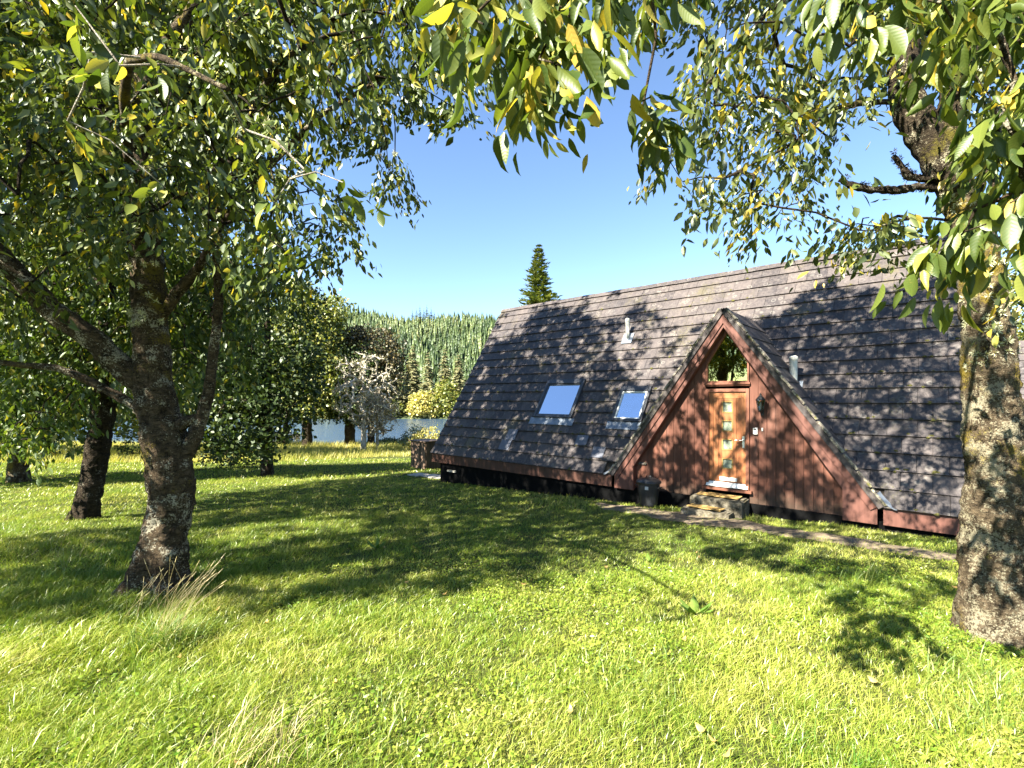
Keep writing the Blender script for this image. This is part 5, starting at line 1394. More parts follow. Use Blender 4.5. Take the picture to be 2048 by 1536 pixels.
-138,216,165,-172,243,183,-142,186,105,-209,202,147,-194,229,48,-177,234,224,-134,191,88,-139,189,76,-149,213,131,-123,223,51,
-196,196,205,-202,208,96,-266,259,75,-160,207,208,-162,246,71,-208,223,163,-210,197,108,-158,244,100,-211,213,185,-118,216,193,
-179,262,202,-270,255,101,-202,231,190,-179,236,240,-209,224,150,-294,259,117,-191,221,83,-225,256,76,-209,244,80,-131,183,74,
-220,238,91,-155,200,206,-127,202,177,-289,253,81,-161,200,205,-208,256,57,-222,241,104,-150,205,202,-209,245,104,-237,218,137,
-151,220,202,-118,185,51,-185,206,216,-273,252,32,-207,248,244,-205,243,61,-212,258,154,-235,245,169,-175,212,56,-144,187,93,
-203,199,173,-199,228,113,-204,247,90,-208,246,61,-165,205,139,-144,188,126,-200,210,203,-192,204,111,-169,251,118,-176,217,208,
-210,216,140,-185,192,58,-178,206,186,-184,236,103,-214,191,113,-137,210,85,-179,255,76,-258,249,226,-208,192,59,-280,248,46,
-202,213,160,-263,235,98,-169,248,50,-167,217,150,-280,254,183,-220,244,191,-265,242,91,-143,235,105,-149,259,221,-149,246,249,
-263,256,122,-249,261,231,-180,203,91,-142,229,189,-158,223,66,-180,184,24,-167,242,206,-272,246,125,-219,242,89,-131,222,91,
-150,192,180,-139,244,201,-264,249,235,-103,184,167,-217,257,154,-168,194,208,-215,210,194,-125,217,219,-181,227,120,-243,219,141,
-218,220,46,-182,235,114,-190,205,42,-233,246,218,-156,194,167,-111,201,186,-192,199,188,-134,198,132,-166,215,232,-231,215,81,
-132,194,53,-99,219,232,-145,204,92,-187,256,38,-263,252,118,-128,184,166,-143,218,156,-206,198,136,-221,210,142,-245,255,196,
-164,208,84,-150,190,72,-210,192,176,-170,262,261,-172,228,203,-187,187,64,-132,191,207,-153,205,89,-166,206,197,-155,215,158,
-203,197,174,-148,207,193,-278,250,55,-221,221,100,-121,200,123,-110,196,139,-204,204,171,-158,228,60,-157,206,184,-146,201,160,
-86,188,208,-167,183,176,-258,257,262,-203,192,83,-296,259,210,-200,199,156,-176,261,213,-184,213,118,-196,214,50,-171,194,164,
-112,183,149,-269,259,141,-236,237,234,-135,245,68,-164,237,234,-111,196,215,-160,202,154,-295,262,143,-230,211,217,-200,195,128,
-204,194,53,-246,254,57,-237,217,203,-190,248,99,-190,185,135,-110,193,74,-229,251,169,-109,189,82,-242,238,101,-212,220,209,
-236,256,180,-198,260,80,-131,190,52,-205,219,94,-202,238,202,-187,236,55,-229,256,111,-228,221,86,-153,195,201,-242,222,212,
-153,258,81,-185,204,185,-182,185,55,-151,191,93,-168,240,58,-169,235,155,-180,229,61,-206,254,226,-146,186,172,-212,212,102,
-165,236,143,-202,184,66,-134,187,131,-178,191,95,-199,198,131,-287,255,179,-140,222,87,-231,210,178,-138,232,53,-195,184,102,
-197,235,141,-154,242,227,-173,207,181,-239,253,145,-147,250,150,-115,192,181,-240,231,51,-240,261,239,-214,260,249,-256,232,46,
-206,183,69,-209,183,164,-194,218,126,-130,201,217,-198,257,214,-147,239,170,-254,254,89,-247,250,155,-248,231,110,-209,184,160,
-140,187,61,-180,208,56,-166,199,161,-263,260,10,-168,200,152,-154,188,127,-142,255,155,-140,187,87,-160,256,239,-170,204,151,
-215,246,220,-233,246,90,-273,249,232,-252,261,162,-203,230,67,-214,200,142,-265,248,141,-228,209,42,-190,194,84,-250,223,119,
-226,252,99,-219,218,193,-242,230,181,-206,183,151,-143,192,84,-274,256,81,-266,236,187,-106,194,81,-160,192,67,-227,221,92,
-165,214,78,-218,199,154,-234,225,212,-186,235,87,-161,187,74,-134,214,100,-210,196,100,-156,253,204,-273,255,76,-200,207,52,
-159,261,177,-159,216,111,-202,186,110,-123,249,257,-141,228,166,-208,193,146,-260,261,95,-142,214,225,-163,184,118,-184,186,125,
-150,258,244,-114,204,163,-146,202,97,-228,203,39,-232,241,242,-182,228,51,-181,183,175,-164,224,85,-152,193,139,-141,199,164,
-171,220,176,-183,192,204,-230,244,227,-209,212,111,-164,188,188,-216,205,204,-236,253,61,-154,205,109,-277,252,129,-160,229,42,
-198,219,142,-229,215,67,-154,190,130,-186,224,217,-269,242,168,-272,257,54,-218,208,56,-211,197,84,-213,208,54,-124,189,204,
-220,233,197,-247,246,93,-214,214,113,-244,228,103,-147,244,102,-154,240,88,-171,212,97,-205,253,211,-146,201,194,-159,247,201,
-231,240,191,-227,252,91,-179,199,109,-240,227,61,-168,190,186,-157,244,80,-183,239,160,-170,254,228,-186,212,75,-220,222,179,
-167,208,60,-241,257,120,-246,248,131,-169,221,100,-110,183,193,-232,210,54,-194,192,144,-176,210,141,-202,192,167,-229,244,167,
-184,238,215,-227,214,163,-223,227,51,-135,212,216,-191,199,188,-221,236,190,-173,203,130,-256,230,117,-226,213,216,-223,245,108,
-261,248,109,-150,257,187,-244,255,213,-144,194,91,-195,197,110,-146,183,146,-243,229,111,-209,227,172,-129,234,52,-184,188,88,
-128,185,182,-205,200,93,-277,255,129,-167,205,52,-159,232,78,-179,189,108,-220,221,190,-151,233,187,-229,233,233,-149,203,135,
-258,255,207,-151,205,75,-129,184,156,-248,245,198,-178,190,103,-224,260,173,-185,209,52,-210,208,75,-127,202,195,-187,259,202,
-176,205,59,-141,244,64,-197,192,56,-145,262,246,-231,262,257,-151,204,221,-213,224,64,-236,212,55,-175,249,217,-125,214,149,
-113,199,131,-137,227,147,-143,242,246,-132,206,221,-168,261,74,-162,203,145,-175,200,133,-175,216,174,-251,227,56,-224,247,138,
-165,257,206,-234,220,159,-127,193,185,-209,226,159,-226,198,179,-185,212,203,-196,242,72,-255,228,60,-202,184,148,-196,224,89,
-176,188,117,-125,197,185,-169,197,125,-242,241,239,-125,209,194,-201,230,55,-282,254,245,-131,235,51,-156,208,144,-134,198,92,
-151,241,174,-196,184,172,-124,214,211,-114,184,139,-242,215,130,-159,191,135,-127,191,50,-154,220,160,-140,209,45,-183,205,96,
-174,246,177,-228,220,150,-157,232,139,-221,202,142,-226,218,49,-211,253,173,-213,210,45,-156,216,74,-194,226,88,-163,253,236,
-180,216,193,-132,208,172,-144,248,218,-162,197,102,-169,233,46,-174,197,169,-295,260,160,-148,187,183,-218,235,151,-182,245,236,
-224,215,177,-150,186,49,-137,194,141,-120,218,171,-245,236,119,-217,191,86,-256,258,62,-175,207,166,-139,260,270,-131,183,85,
-214,234,52,-127,226,141,-221,257,38,-225,238,66,-123,185,136,-185,253,55,-217,255,155,-138,248,83,-131,183,149,-194,262,131,
-191,227,161,-140,255,257,-229,214,70,-245,240,166,-197,201,181,-253,225,165,-249,254,232,-135,219,172,-162,226,152,-200,193,38,
-155,249,75,-176,192,187,-207,200,109,-193,202,150,-251,228,79,-154,213,193,-145,190,170,-159,236,148,-209,241,180,-182,192,205,
-184,188,158,-297,261,271,-184,258,64,-228,242,33,-187,259,186,-209,242,243,-167,256,61,-213,220,75,-174,212,63,-265,240,235,
-156,222,210,-202,230,130,-155,221,78,-144,213,51,-151,196,172,-295,259,100,-236,231,212,-158,231,106,-260,233,155,-216,236,70,
-115,196,193,-179,231,184,-195,239,203,-217,207,61,-145,262,157,-169,188,100,-179,261,192,-184,246,254,-145,218,155,-151,205,172,
-257,248,219,-203,235,100,-227,203,142,-130,220,158,-207,245,172,-178,262,219,-236,213,168,-149,197,140,-260,258,193,-189,203,181,
-201,244,234,-182,199,90,-153,201,75,-253,234,179,-194,224,42,-189,196,173,-229,233,226,-253,235,86,-171,249,224,-175,208,209,
-202,206,82,-205,228,109,-184,226,182,-218,208,80,-213,255,87,-159,211,63,-249,240,111,-145,248,160,-151,197,66,-156,185,100,
-214,202,168,-129,206,154,-207,237,131,-228,241,72,-206,206,18,-158,214,103,-224,226,105,-122,192,187,-185,197,32,-237,254,90,
-153,251,166,-129,217,92,-209,232,141,-132,192,93,-211,250,56,-205,193,46,-193,213,213,-188,194,155,-213,216,201,-213,191,16,
-177,259,255,-253,244,247,-160,236,207,-183,183,94,-176,229,161,-147,231,226,-177,262,273,-175,208,142,-272,262,84,-145,261,228,
-145,201,195,-159,183,126,-265,248,72,-165,247,106,-188,255,41,-176,229,71,-260,236,175,-135,212,77,-242,252,130,-175,191,52,
-210,217,82,-172,207,165,-179,190,142,-199,191,162,-229,250,164,-219,193,67,-129,221,237,-177,203,55,-155,197,182,-120,244,256,
-188,203,185,-191,223,83,-201,258,46,-164,193,141,-211,250,250,-145,198,203,-185,225,110,-178,196,97,-197,232,207,-152,217,94,
-188,214,109,-154,198,191,-189,206,77,-153,188,108,-200,246,80,-139,230,215,-181,222,78,-200,220,78,-134,201,182,-177,219,185,
-231,223,104,-239,217,62,-169,189,187,-178,224,100,-139,201,60,-201,191,47,-128,242,250,-117,191,142,-178,198,127,-139,235,181,
-228,240,150,-135,221,182,-203,201,128,-157,247,147,-202,252,219,-207,202,40,-170,205,88,-199,208,141,-156,199,63,-118,211,209,
-204,205,137,-207,186,34,-149,241,48,-168,248,245,-135,227,198,-177,199,182,-228,244,92,-126,220,96,-182,232,188,-195,261,169,
-156,221,49,-172,207,167,-202,229,40,-180,199,71,-232,245,112,-118,204,219,-196,225,62,-208,202,170,-191,257,81,-229,224,221,
-269,237,122,-174,209,70,-138,223,80,-160,238,84,-159,210,228,-224,230,206,-163,244,200,-157,189,151,-185,186,51,-152,258,265,
-223,239,57,-229,257,245,-162,186,63,-228,247,178,-181,196,32,-248,233,179,-237,233,117,-154,242,256,-241,232,83,-217,219,43,
-147,194,53,-136,234,95,-133,243,193,-146,249,204,-223,199,130,-181,197,38,-161,188,125,-205,211,63,-183,244,50,-191,202,83,
-203,192,182,-129,212,176,-169,204,80,-158,214,184,-246,244,196,-162,200,198,-181,188,55,-201,191,81,-165,242,167,-177,193,180,
-134,240,242,-202,201,62,-182,188,198,-250,223,25,-166,219,92,-146,212,103,-186,238,42,-209,217,93,-266,233,159,-270,237,95,
-212,191,50,-228,205,115,-179,198,88,-159,190,74,-187,205,60,-129,203,125,-159,234,88,-138,201,124,-135,191,102,-201,245,170,
-206,185,126,-202,205,157,-234,240,115,-144,207,75,-145,247,219,-193,234,100,-144,185,99,-194,185,149,-160,239,94,-171,189,121,
-182,237,197,-250,252,11,-206,193,142,-140,241,54,-240,242,149,-135,213,202,-111,190,124,-278,262,241,-228,214,105,-168,248,159,
-213,246,260,-130,243,254,-210,252,109,-250,226,158,-145,199,149,-121,195,159,-258,228,146,-219,239,223,-174,244,233,-106,188,151,
-166,256,145,-224,221,112,-148,218,144,-179,185,110,-188,238,224,-240,239,138,-171,186,93,-177,257,184,-176,214,63,-165,238,93,
-171,235,158,-254,260,93,-144,215,211,-112,187,66,-176,198,53,-227,224,67,-138,220,168,-139,198,121,-162,184,142,-125,221,64,
-209,238,216,-150,204,135,-292,262,228,-200,253,63,-212,244,161,-108,191,212,-153,238,97,-202,253,156,-214,219,112,-186,256,110,
-127,216,157,-130,196,212,-284,255,112,-206,194,158,-224,248,205,-155,247,82,-167,250,196,-247,262,141,-187,201,108,-189,230,45,
-158,193,41,-194,197,153,-230,258,76,-259,239,12,-215,219,185,-137,195,131,-205,203,97,-222,257,66,-135,186,44,-167,226,91,
-288,253,98,-159,233,205,-147,197,152,-200,183,129,-166,244,103,-234,207,84,-179,237,249,-180,190,54,-247,242,187,-228,246,148,
-261,253,121,-233,256,140,-199,196,84,-239,236,159,-180,240,174,-183,197,197,-205,203,165,-123,185,124,-243,217,77,-139,184,194,
-259,229,241,-189,249,205,-163,187,62,-199,247,210,-151,195,159,-189,198,108,-208,187,14,-284,262,38,-209,226,63,-168,149,253,
-240,247,86,-104,229,263,-262,227,77,-237,252,236,-85,198,290,-152,197,86,-196,237,222,-277,201,114,-261,215,265,-242,264,86,
-130,174,280,-213,163,348,-170,309,193,-267,282,171,-264,300,181,-206,158,108,-152,154,151,-171,161,324,-225,236,98,-193,262,178,
-183,131,207,-140,243,313,-195,155,105,-163,168,101,-215,264,207,-198,178,278,-231,198,85,-313,229,127,-154,139,270,-208,211,66,
-99,173,281,-203,210,173,-307,165,223,-183,257,315,-274,338,222,-148,250,265,-301,272,272,-176,142,165,-182,178,184,-248,297,112,
-269,234,109,-125,283,287,-124,202,243,-208,160,299,-204,227,342,-227,232,346,-243,208,140,-183,242,336,-169,297,222,-268,324,166,
-273,185,185,-113,239,256,-311,166,207,-216,207,282,-203,272,282,-251,318,121,-242,259,313,-269,162,116,-217,276,199,-166,211,101,
-270,230,350,-257,295,111,-207,295,104,-330,231,226,-259,294,97,-178,256,315,-286,231,96,-207,235,100,-257,305,210,-210,222,124,
-209,154,313,-147,243,312,-248,171,92,-285,221,343,-270,225,240,-182,232,299,-262,240,253,-301,195,124,-237,175,83,-291,206,107,
-193,144,311,-216,233,290,-233,188,112,-184,192,284,-308,249,192,-211,245,129,-308,277,216,-164,254,294,-142,262,286,-234,149,319,
-307,260,175,-177,267,115,-173,204,305,-237,255,88,-311,264,290,-279,287,127,-182,173,257,-129,164,128,-305,163,254,-123,177,331,
-126,254,277,-250,309,110,-235,323,210,-87,201,267,-245,200,336,-111,251,258,-243,314,155,-324,189,213,-303,194,291,-273,305,234,
-228,225,322,-212,259,236,-252,183,83,-110,187,140,-227,335,182,-168,241,301,-183,137,305,-105,230,270,-233,258,285,-218,198,310,
-280,243,125,-282,306,234,-77,243,261,-164,208,234,-203,280,233,-130,151,222,-90,253,265,-140,202,251,-214,121,219,-127,187,272,
-294,270,164,-224,217,272,-143,155,168,-213,156,103,-278,265,177,-250,179,84,-258,238,343,-202,165,285,-248,178,164,-119,268,283,
-300,162,222,-310,268,147,-169,279,284,-210,189,309,-160,211,299,-123,166,225,-191,289,188,-186,229,264,-160,253,295,-320,262,276,
-249,291,163,-123,226,238,-276,308,156,-159,148,112,-300,198,266,-195,193,310,-260,249,166,-240,247,133,-137,127,242,-230,144,327,
-255,314,168,-188,127,307,-321,274,193,-311,267,255,-262,193,338,-197,282,172,-218,221,313,-223,230,115,-182,127,167,-319,183,205,
-289,287,144,-270,148,137,-216,209,284,-299,192,151,-209,218,348,-139,159,122,-196,262,91,-187,229,319,-77,237,254,-140,140,179,
-249,242,317,-296,209,171,-206,238,335,-184,130,190,-178,256,310,-179,222,284,-305,225,140,-237,347,219,-286,222,338,-266,316,171,
-277,230,101,-178,326,291,-171,290,228,-219,210,335,-252,227,321,-112,191,325,-140,236,322,-124,145,218,-299,199,137,-287,222,154,
-100,162,207,-223,148,125,-218,242,301,-176,263,297,-246,304,141,-237,272,118,-318,228,220,-231,180,76,-147,147,120,-324,246,147,
-182,191,294,-184,166,299,-277,207,189,-115,212,227,-212,203,300,-244,195,74,-230,219,290,-157,289,302,-267,230,151,-222,251,83,
-148,190,226,-270,254,136,-150,204,277,-169,212,265,-127,235,275,-321,197,218,-164,190,255,-250,185,345,-255,191,89,-223,235,343,
-307,203,291,-262,276,122,-219,266,313,-211,242,349,-155,210,246,-176,129,305,-211,271,104,-159,192,303,-200,202,285,-176,160,346,
-251,251,78,-139,174,306,-176,193,269,-206,125,196,-191,130,155,-251,202,187,-247,216,327,-130,166,237,-284,180,200,-288,198,201,
-177,161,104,-189,240,284,-278,303,241,-164,285,92,-289,205,289,-310,288,194,-125,147,192,-102,207,255,-143,223,250,-310,262,197,
-124,202,259,-155,162,266,-332,257,227,-216,269,70,-103,260,269,-150,158,244,-294,236,101,-304,293,213,-298,249,173,-276,248,88,
-194,179,175,-224,267,316,-168,148,240,-153,122,172,-290,258,178,-179,168,250,-137,243,274,-168,133,259,-150,150,303,-195,196,74,
-177,221,252,-273,207,119,-295,262,179,-184,262,277,-218,263,207,-210,210,71,-182,281,205,-316,260,196,-257,164,172,-271,235,157,
-173,137,155,-131,258,293,-274,276,184,-198,238,217,-261,220,302,-216,256,228,-279,210,291,-116,195,260,-224,249,184,-316,271,251,
-113,180,281,-223,274,283,-140,204,297,-158,203,267,-306,232,213,-195,229,283,-307,221,167,-144,235,234,-106,206,222,-144,276,303,
-244,267,131,-133,213,295,-263,313,236,-189,267,251,-116,193,172,-256,167,324,-155,203,252,-257,228,342,-269,237,110,-256,201,87,
-270,199,92,-247,133,146,-168,261,311,-304,214,114,-126,208,97,-303,263,145,-160,258,281,-193,280,279,-207,171,309,-105,179,207,
-318,181,201,-165,272,285,-274,215,191,-120,162,293,-268,293,161,-254,262,328,-184,205,296,-250,326,231,-309,217,145,-257,169,316,
-191,228,305,-271,178,163,-325,273,211,-211,355,219,-88,236,317,-245,346,192,-238,197,80,-215,260,118,-324,254,263,-248,186,90,
-265,335,255,-191,173,341,-271,304,282,-304,241,118,-231,244,285,-97,224,242,-325,278,245,-152,167,345,-104,185,314,-309,305,228,
-243,250,66,-291,211,102,-307,270,183,-179,155,286,-156,125,247,-171,229,213,-265,211,349,-333,251,239,-181,251,346,-180,169,300,
-104,262,267,-244,344,199,-261,251,108,-196,156,288,-199,229,76,-140,253,237,-243,163,98,-142,174,319,-254,177,96,-135,239,192,
-210,269,102,-183,275,81,-151,275,296,-231,252,185,-130,279,287,-177,190,307,-184,171,260,-271,191,97,-134,168,331,-232,285,108,
-313,198,173,-313,224,166,-233,235,219,-231,260,196,-297,226,150,-250,231,347,-227,255,68,-288,229,197,-328,217,217,-213,133,283,
-146,212,325,-146,176,122,-100,165,224,-330,197,236,-111,210,278,-248,341,214,-338,216,205,-282,331,236,-205,265,307,-301,203,121,
-158,290,255,-267,321,177,-202,265,243,-284,286,212,-317,234,193,-110,193,320,-144,173,256,-236,315,139,-210,269,274,-217,245,203,
-227,348,189,-268,310,139,-191,232,321,-201,265,239,-282,221,195,-303,193,224,-168,267,300,-170,155,311,-172,212,275,-115,194,168,
-226,215,164,-289,210,320,-322,217,155,-265,296,202,-159,235,277,-238,174,309,-181,233,340,-135,239,218,-313,196,231,-150,253,181,
-259,278,150,-293,222,121,-167,187,167,-154,273,103,-229,274,106,-192,193,284,-220,227,298,-309,214,159,-218,218,64,-102,256,274,
-291,268,127,-130,220,214,-225,233,139,-242,202,127,-165,248,327,-222,254,270,-270,279,130,-140,258,279,-203,285,290,-253,306,165,
-162,166,277,-208,240,288,-310,239,178,-216,246,327,-233,237,160,-168,271,251,-182,160,329,-196,162,95,-174,231,339,-156,171,136,
-151,170,280,-250,242,270,-287,258,114,-259,188,174,-198,219,316,-99,248,273,-247,339,282,-287,273,140,-180,311,198,-157,229,292,
-194,274,126,-145,133,178,-285,246,103,-172,222,300,-121,166,116,-223,205,348,-334,261,224,-283,217,107,-217,309,93,-135,142,175,
-171,233,328,-208,203,68,-270,254,100,-173,232,267,-247,221,290,-190,187,75,-175,222,339,-163,289,225,-325,243,261,-248,256,280,
-163,145,296,-308,210,208,-231,265,313,-225,251,74,-190,195,339,-198,304,243,-196,233,347,-175,251,248,-93,152,218,-152,285,293,
-186,245,269,-266,180,102,-213,179,293,-321,264,247,-287,315,224,-322,286,200,-156,269,200,-308,197,183,-233,203,348,-276,194,104,
-136,200,320,-319,253,142,-112,181,327,-309,266,171,-183,136,159,-118,230,284,-278,283,189,-108,266,275,-264,235,87,-264,289,147,
-217,240,265,-147,204,312,-270,336,255,-167,306,250,-176,270,314,-196,239,325,-314,272,176,-307,267,227,-221,309,96,-326,242,179,
-207,142,198,-202,206,292,-217,237,314,-301,215,156,-131,194,283,-186,314,225,-208,231,285,-201,193,298,-298,187,135,-151,203,323,
-183,257,95,-231,267,135,-203,254,345,-259,304,110,-238,266,135,-185,222,340,-208,299,299,-192,201,346,-246,255,117,-145,239,256,
-296,294,156,-101,239,277,-234,180,329,-181,284,237,-244,341,235,-325,250,172,-169,220,307,-312,268,294,-218,221,323,-141,221,320,
-322,261,184,-108,164,253,-205,250,266,-268,327,224,-139,218,299,-155,242,302,-283,282,158,-274,317,155,-323,265,177,-157,201,335,
-162,181,347,-318,238,134,-231,223,286,-205,252,280,-146,243,267,-289,277,138,-282,308,230,-159,173,93,-315,250,259,-194,250,284,
-194,215,342,-124,159,148,-220,345,201,-178,251,346,-144,189,305,-125,232,251,-255,305,110,-217,214,102,-222,228,332,-99,194,236,
-233,250,328,-160,199,78,-224,345,233,-117,256,291,-129,259,297,-181,207,345,-107,177,314,-266,195,302,-275,196,214,-245,300,93,
-219,136,298,-292,282,201,-105,197,325,-176,191,155,-152,246,267,-262,255,99,-272,265,90,-210,335,132,-236,250,259,-160,281,220,
-170,262,114,-135,152,232,-304,262,269,-192,157,95,-309,176,205,-310,260,172,-173,206,158,-180,152,102,-318,189,160,-194,210,342,
-218,282,286,-144,260,275,-155,123,263,-250,254,248,-99,268,278,-249,222,322,-323,216,180,-209,316,98,-137,168,220,-258,253,119,
-175,199,294,-231,350,206,-258,248,333,-141,201,320,-166,145,290,-320,257,146,-321,246,197,-253,198,158,-245,220,310,-159,246,230,
-177,228,91,-207,201,71,-158,159,275,-106,167,247,-171,303,265,-147,211,332,-164,298,239,-138,178,98,-164,136,176,-168,169,269,
-262,309,115,-282,246,184,-247,308,108,-174,234,89,-176,237,141,-116,198,279,-196,213,76,-164,162,107,-139,190,202,-230,222,291,
-257,226,72,-245,160,104,-95,228,276,-311,233,195,-298,305,279,-279,223,297,-290,276,169,-140,184,91,-205,240,326,-327,269,215,
-213,241,328,-233,183,348,-309,248,149,-305,174,207,-155,279,212,-310,195,188,-191,309,259,-274,206,99,-170,288,173,-246,244,113,
-244,290,92,-237,218,339,-163,178,164,-218,224,71,-185,299,258,-274,243,97,-176,260,299,-225,259,266,-307,183,187,-210,230,321,
-183,177,167,-118,246,292,-208,206,76,-281,227,92,-114,231,295,-248,284,121,-99,176,223,-269,239,91,-191,173,344,-143,223,299,
-173,190,347,-184,210,309,-180,280,262,-219,269,202,-123,211,266,-222,249,212,-155,239,296,-213,274,132,-202,187,305,-336,236,238,
-258,240,334,-245,240,83,-99,253,281,-223,238,328,-207,174,95,-183,291,172,-208,283,187,-212,354,210,-322,232,155,-187,267,237,
-210,253,239,-321,274,171,-207,273,121,-184,125,294,-217,180,328,-201,232,118,-228,267,195,-138,172,164,-176,134,276,-240,335,183,
-108,166,205,-335,242,179,-327,241,247,-293,289,143,-202,231,305,-95,197,313,-166,274,91,-293,255,169,-93,227,277,-138,286,297,
-270,323,290,-318,233,212,-176,258,336,-313,229,175,-174,314,188,-112,202,238,-199,262,276,-160,185,310,-201,268,68,-137,183,155,
-328,255,220,-289,261,184,-113,262,293,-264,263,138,-133,207,241,-136,246,282,-149,161,292,-150,284,297,-316,280,244,-287,224,111,
-246,219,305,-197,225,109,-190,179,299,-271,243,312,-204,194,336,-290,229,97,-209,285,80,-269,203,188,-118,184,139,-290,191,321,
-203,282,109,-205,206,111,-292,221,152,-177,257,337,-228,239,341,-168,195,292,-160,155,300,-267,233,164,-239,284,103,-255,289,103,
-334,207,226,-213,302,87,-294,237,103,-126,177,226,-159,153,260,-220,227,329,-294,301,301,-315,274,157,-299,173,206,-226,253,304,
-268,338,185,-218,146,302,-330,202,182,-156,284,195,-295,262,182,-244,239,305,-117,179,258,-202,165,319,-287,281,146,-249,301,147,
-194,243,113,-264,261,131,-290,322,259,-237,348,206,-214,242,74,-166,243,293,-165,202,283,-263,249,330,-252,327,180,-250,288,149,
-227,232,83,-317,249,227,-228,283,299,-180,265,325,-301,211,307,-299,202,321,-311,180,220,-273,305,221,-273,334,224,-204,284,275,
-278,252,166,-222,172,304,-168,151,262,-331,250,238,-241,238,324,-129,265,294,-143,282,307,-166,160,110,-313,268,146,-143,218,211,
-172,176,137,-258,304,112,-323,244,173,-246,325,143,-275,214,333,-226,297,82,-305,266,189,-298,290,141,-217,345,202,-294,263,194,
-185,274,209,-275,239,89,-181,184,75,-160,284,296,-291,223,299,-143,277,289,-271,260,131,-217,233,332,-270,189,97,-224,180,297,
-285,172,236,-217,284,73,-187,231,65,-195,284,259,-203,217,347,-187,231,337,-301,208,198,-152,277,253,-121,148,220,-144,158,209,
-286,228,95,-330,216,208,-89,205,226,-155,156,115,-193,308,271,-308,246,230,-291,196,112,-205,185,328,-129,262,267,-193,290,244,
-172,232,345,-97,260,275,-328,261,196,-182,145,288,-259,321,229,-297,247,136,-295,246,102,-326,211,153,-244,282,83,-188,142,316,
-282,190,118,-224,273,282,-159,243,69,-180,252,212,-212,249,297,-209,172,330,-125,222,296,-216,289,262,-255,229,322,-199,190,346,
-257,334,177,-243,283,103,-228,313,148,-165,249,214,-263,184,87,-272,301,267,-144,232,321,-181,230,286,-327,272,265,-154,226,342,
-206,200,73,-241,321,155,-319,247,164,-217,186,331,-206,233,105,-96,201,246,-256,291,172,-287,214,163,-304,241,163,-311,223,140,
-269,190,213,-187,267,336,-216,276,165,-176,273,72,-261,243,347,-306,271,166,-188,297,88,-171,148,109,-168,136,150,-141,155,284,
-313,234,154,-121,163,314,-301,242,118,-281,201,114,-323,206,206,-168,194,339,-179,170,314,-134,142,153,-286,256,142,-112,258,282,
-145,149,240,-183,208,336,-290,207,304,-243,268,299,-278,229,89,-160,131,296,-187,298,189,-332,193,206,-316,255,168,-277,304,198,
-216,249,305,-305,210,177,-234,288,103,-208,286,120,-152,248,182,-180,198,159,-259,309,162,-279,285,125,-229,251,182,-334,212,224,
-201,127,294,-283,320,214,-205,222,335,-274,318,172,-94,201,221,-240,258,75,-201,302,256,-111,189,124,-231,283,328,-267,231,326,
-181,215,321,-143,179,140,-259,296,140,-146,189,121,-144,263,287,-265,244,300,-267,300,162,-278,294,151,-148,219,297,-317,256,150,
-333,236,171,-198,155,293,-332,213,206,-188,268,295,-254,329,297,-221,209,63,-224,206,328,-216,302,96,-210,264,305,-102,210,292,
-327,205,217,-156,130,263,-150,132,274,-235,349,262,-116,260,277,-332,209,179,-270,305,135,-294,253,191,-179,265,73,-255,232,297,
-123,262,294,-163,181,334,-274,292,119,-231,318,179,-306,173,223,-272,278,182,-163,239,330,-179,167,279,-293,237,128,-237,229,336,
-244,249,166,-168,212,238,-144,191,189,-241,275,148,-276,288,109,-259,317,127,-187,269,74,-306,269,191,-217,250,72,-230,268,322,
-189,188,152,-274,284,154,-219,306,109,-266,316,166,-224,268,93,-183,175,79,-183,296,185,-180,316,209,-309,260,187,-247,331,245,
-186,175,285,-172,238,271,-178,254,110,-254,336,220,-303,260,131,-227,340,237,-147,127,256,-290,289,183,-311,238,197,-172,259,317,
-240,260,76,-273,249,83,-164,216,327,-240,257,78,-215,257,138,-324,251,165,-143,164,304,-288,252,99,-104,190,325,-312,266,139,
-252,314,158,-218,283,301,-160,258,318,-311,272,164,-207,289,99,-171,257,104,-151,165,160,-136,269,310,-275,263,148,-191,189,343,
-173,291,218,-202,260,70,-209,221,126,-204,263,252,-158,231,210,-206,213,311,-263,269,147,-124,280,288,-180,174,96,-297,257,204,
-107,188,169,-291,224,118,-295,249,137,-208,227,331,-318,258,155,-195,232,344,-162,223,314,-198,108,231,-174,300,96,-242,351,218,
-150,263,100,-266,200,89,-178,315,193,-230,278,71,-239,310,185,-262,211,80,-246,307,152,-155,143,297,-308,243,174,-296,220,314,
-189,168,306,-110,156,180,-263,331,252,-318,243,178,-316,247,157,-268,216,84,-207,248,137,-241,249,138,-318,243,139,-146,249,319,
-218,244,235,-302,233,200,-189,206,348,-318,204,212,-206,292,77,-162,207,320,-118,268,298,-263,323,301,-179,309,264,-328,204,203,
-193,182,304,-302,261,190,-236,346,251,-167,273,312,-307,265,201,-236,278,85,-180,303,187,-266,275,86,-116,257,274,-181,163,291,
-80,199,226,-225,244,117,-139,172,99,-128,204,179,-305,253,209,-194,302,252,-186,311,95,-257,205,81,-330,202,234,-323,260,193,
-185,271,210,-333,256,223,-326,231,169,-125,235,291,-155,231,227,-229,346,251,-238,295,102,-209,234,156,-224,257,104,-167,218,286,
-285,257,107,-319,209,142,-280,246,157,-161,260,114,-229,246,327,-292,233,98,-270,315,159,-272,280,160,-149,220,80,-206,221,122,
-265,307,173,-296,238,106,-309,248,180,-309,279,195,-245,256,283,-230,185,73,-285,329,197,-128,139,245,-77,199,219,-258,271,88,
-134,256,310,-127,284,299,-183,244,304,-176,144,109,-219,254,236,-211,255,308,-87,176,222,-166,268,340,-120,221,288,-130,277,281,
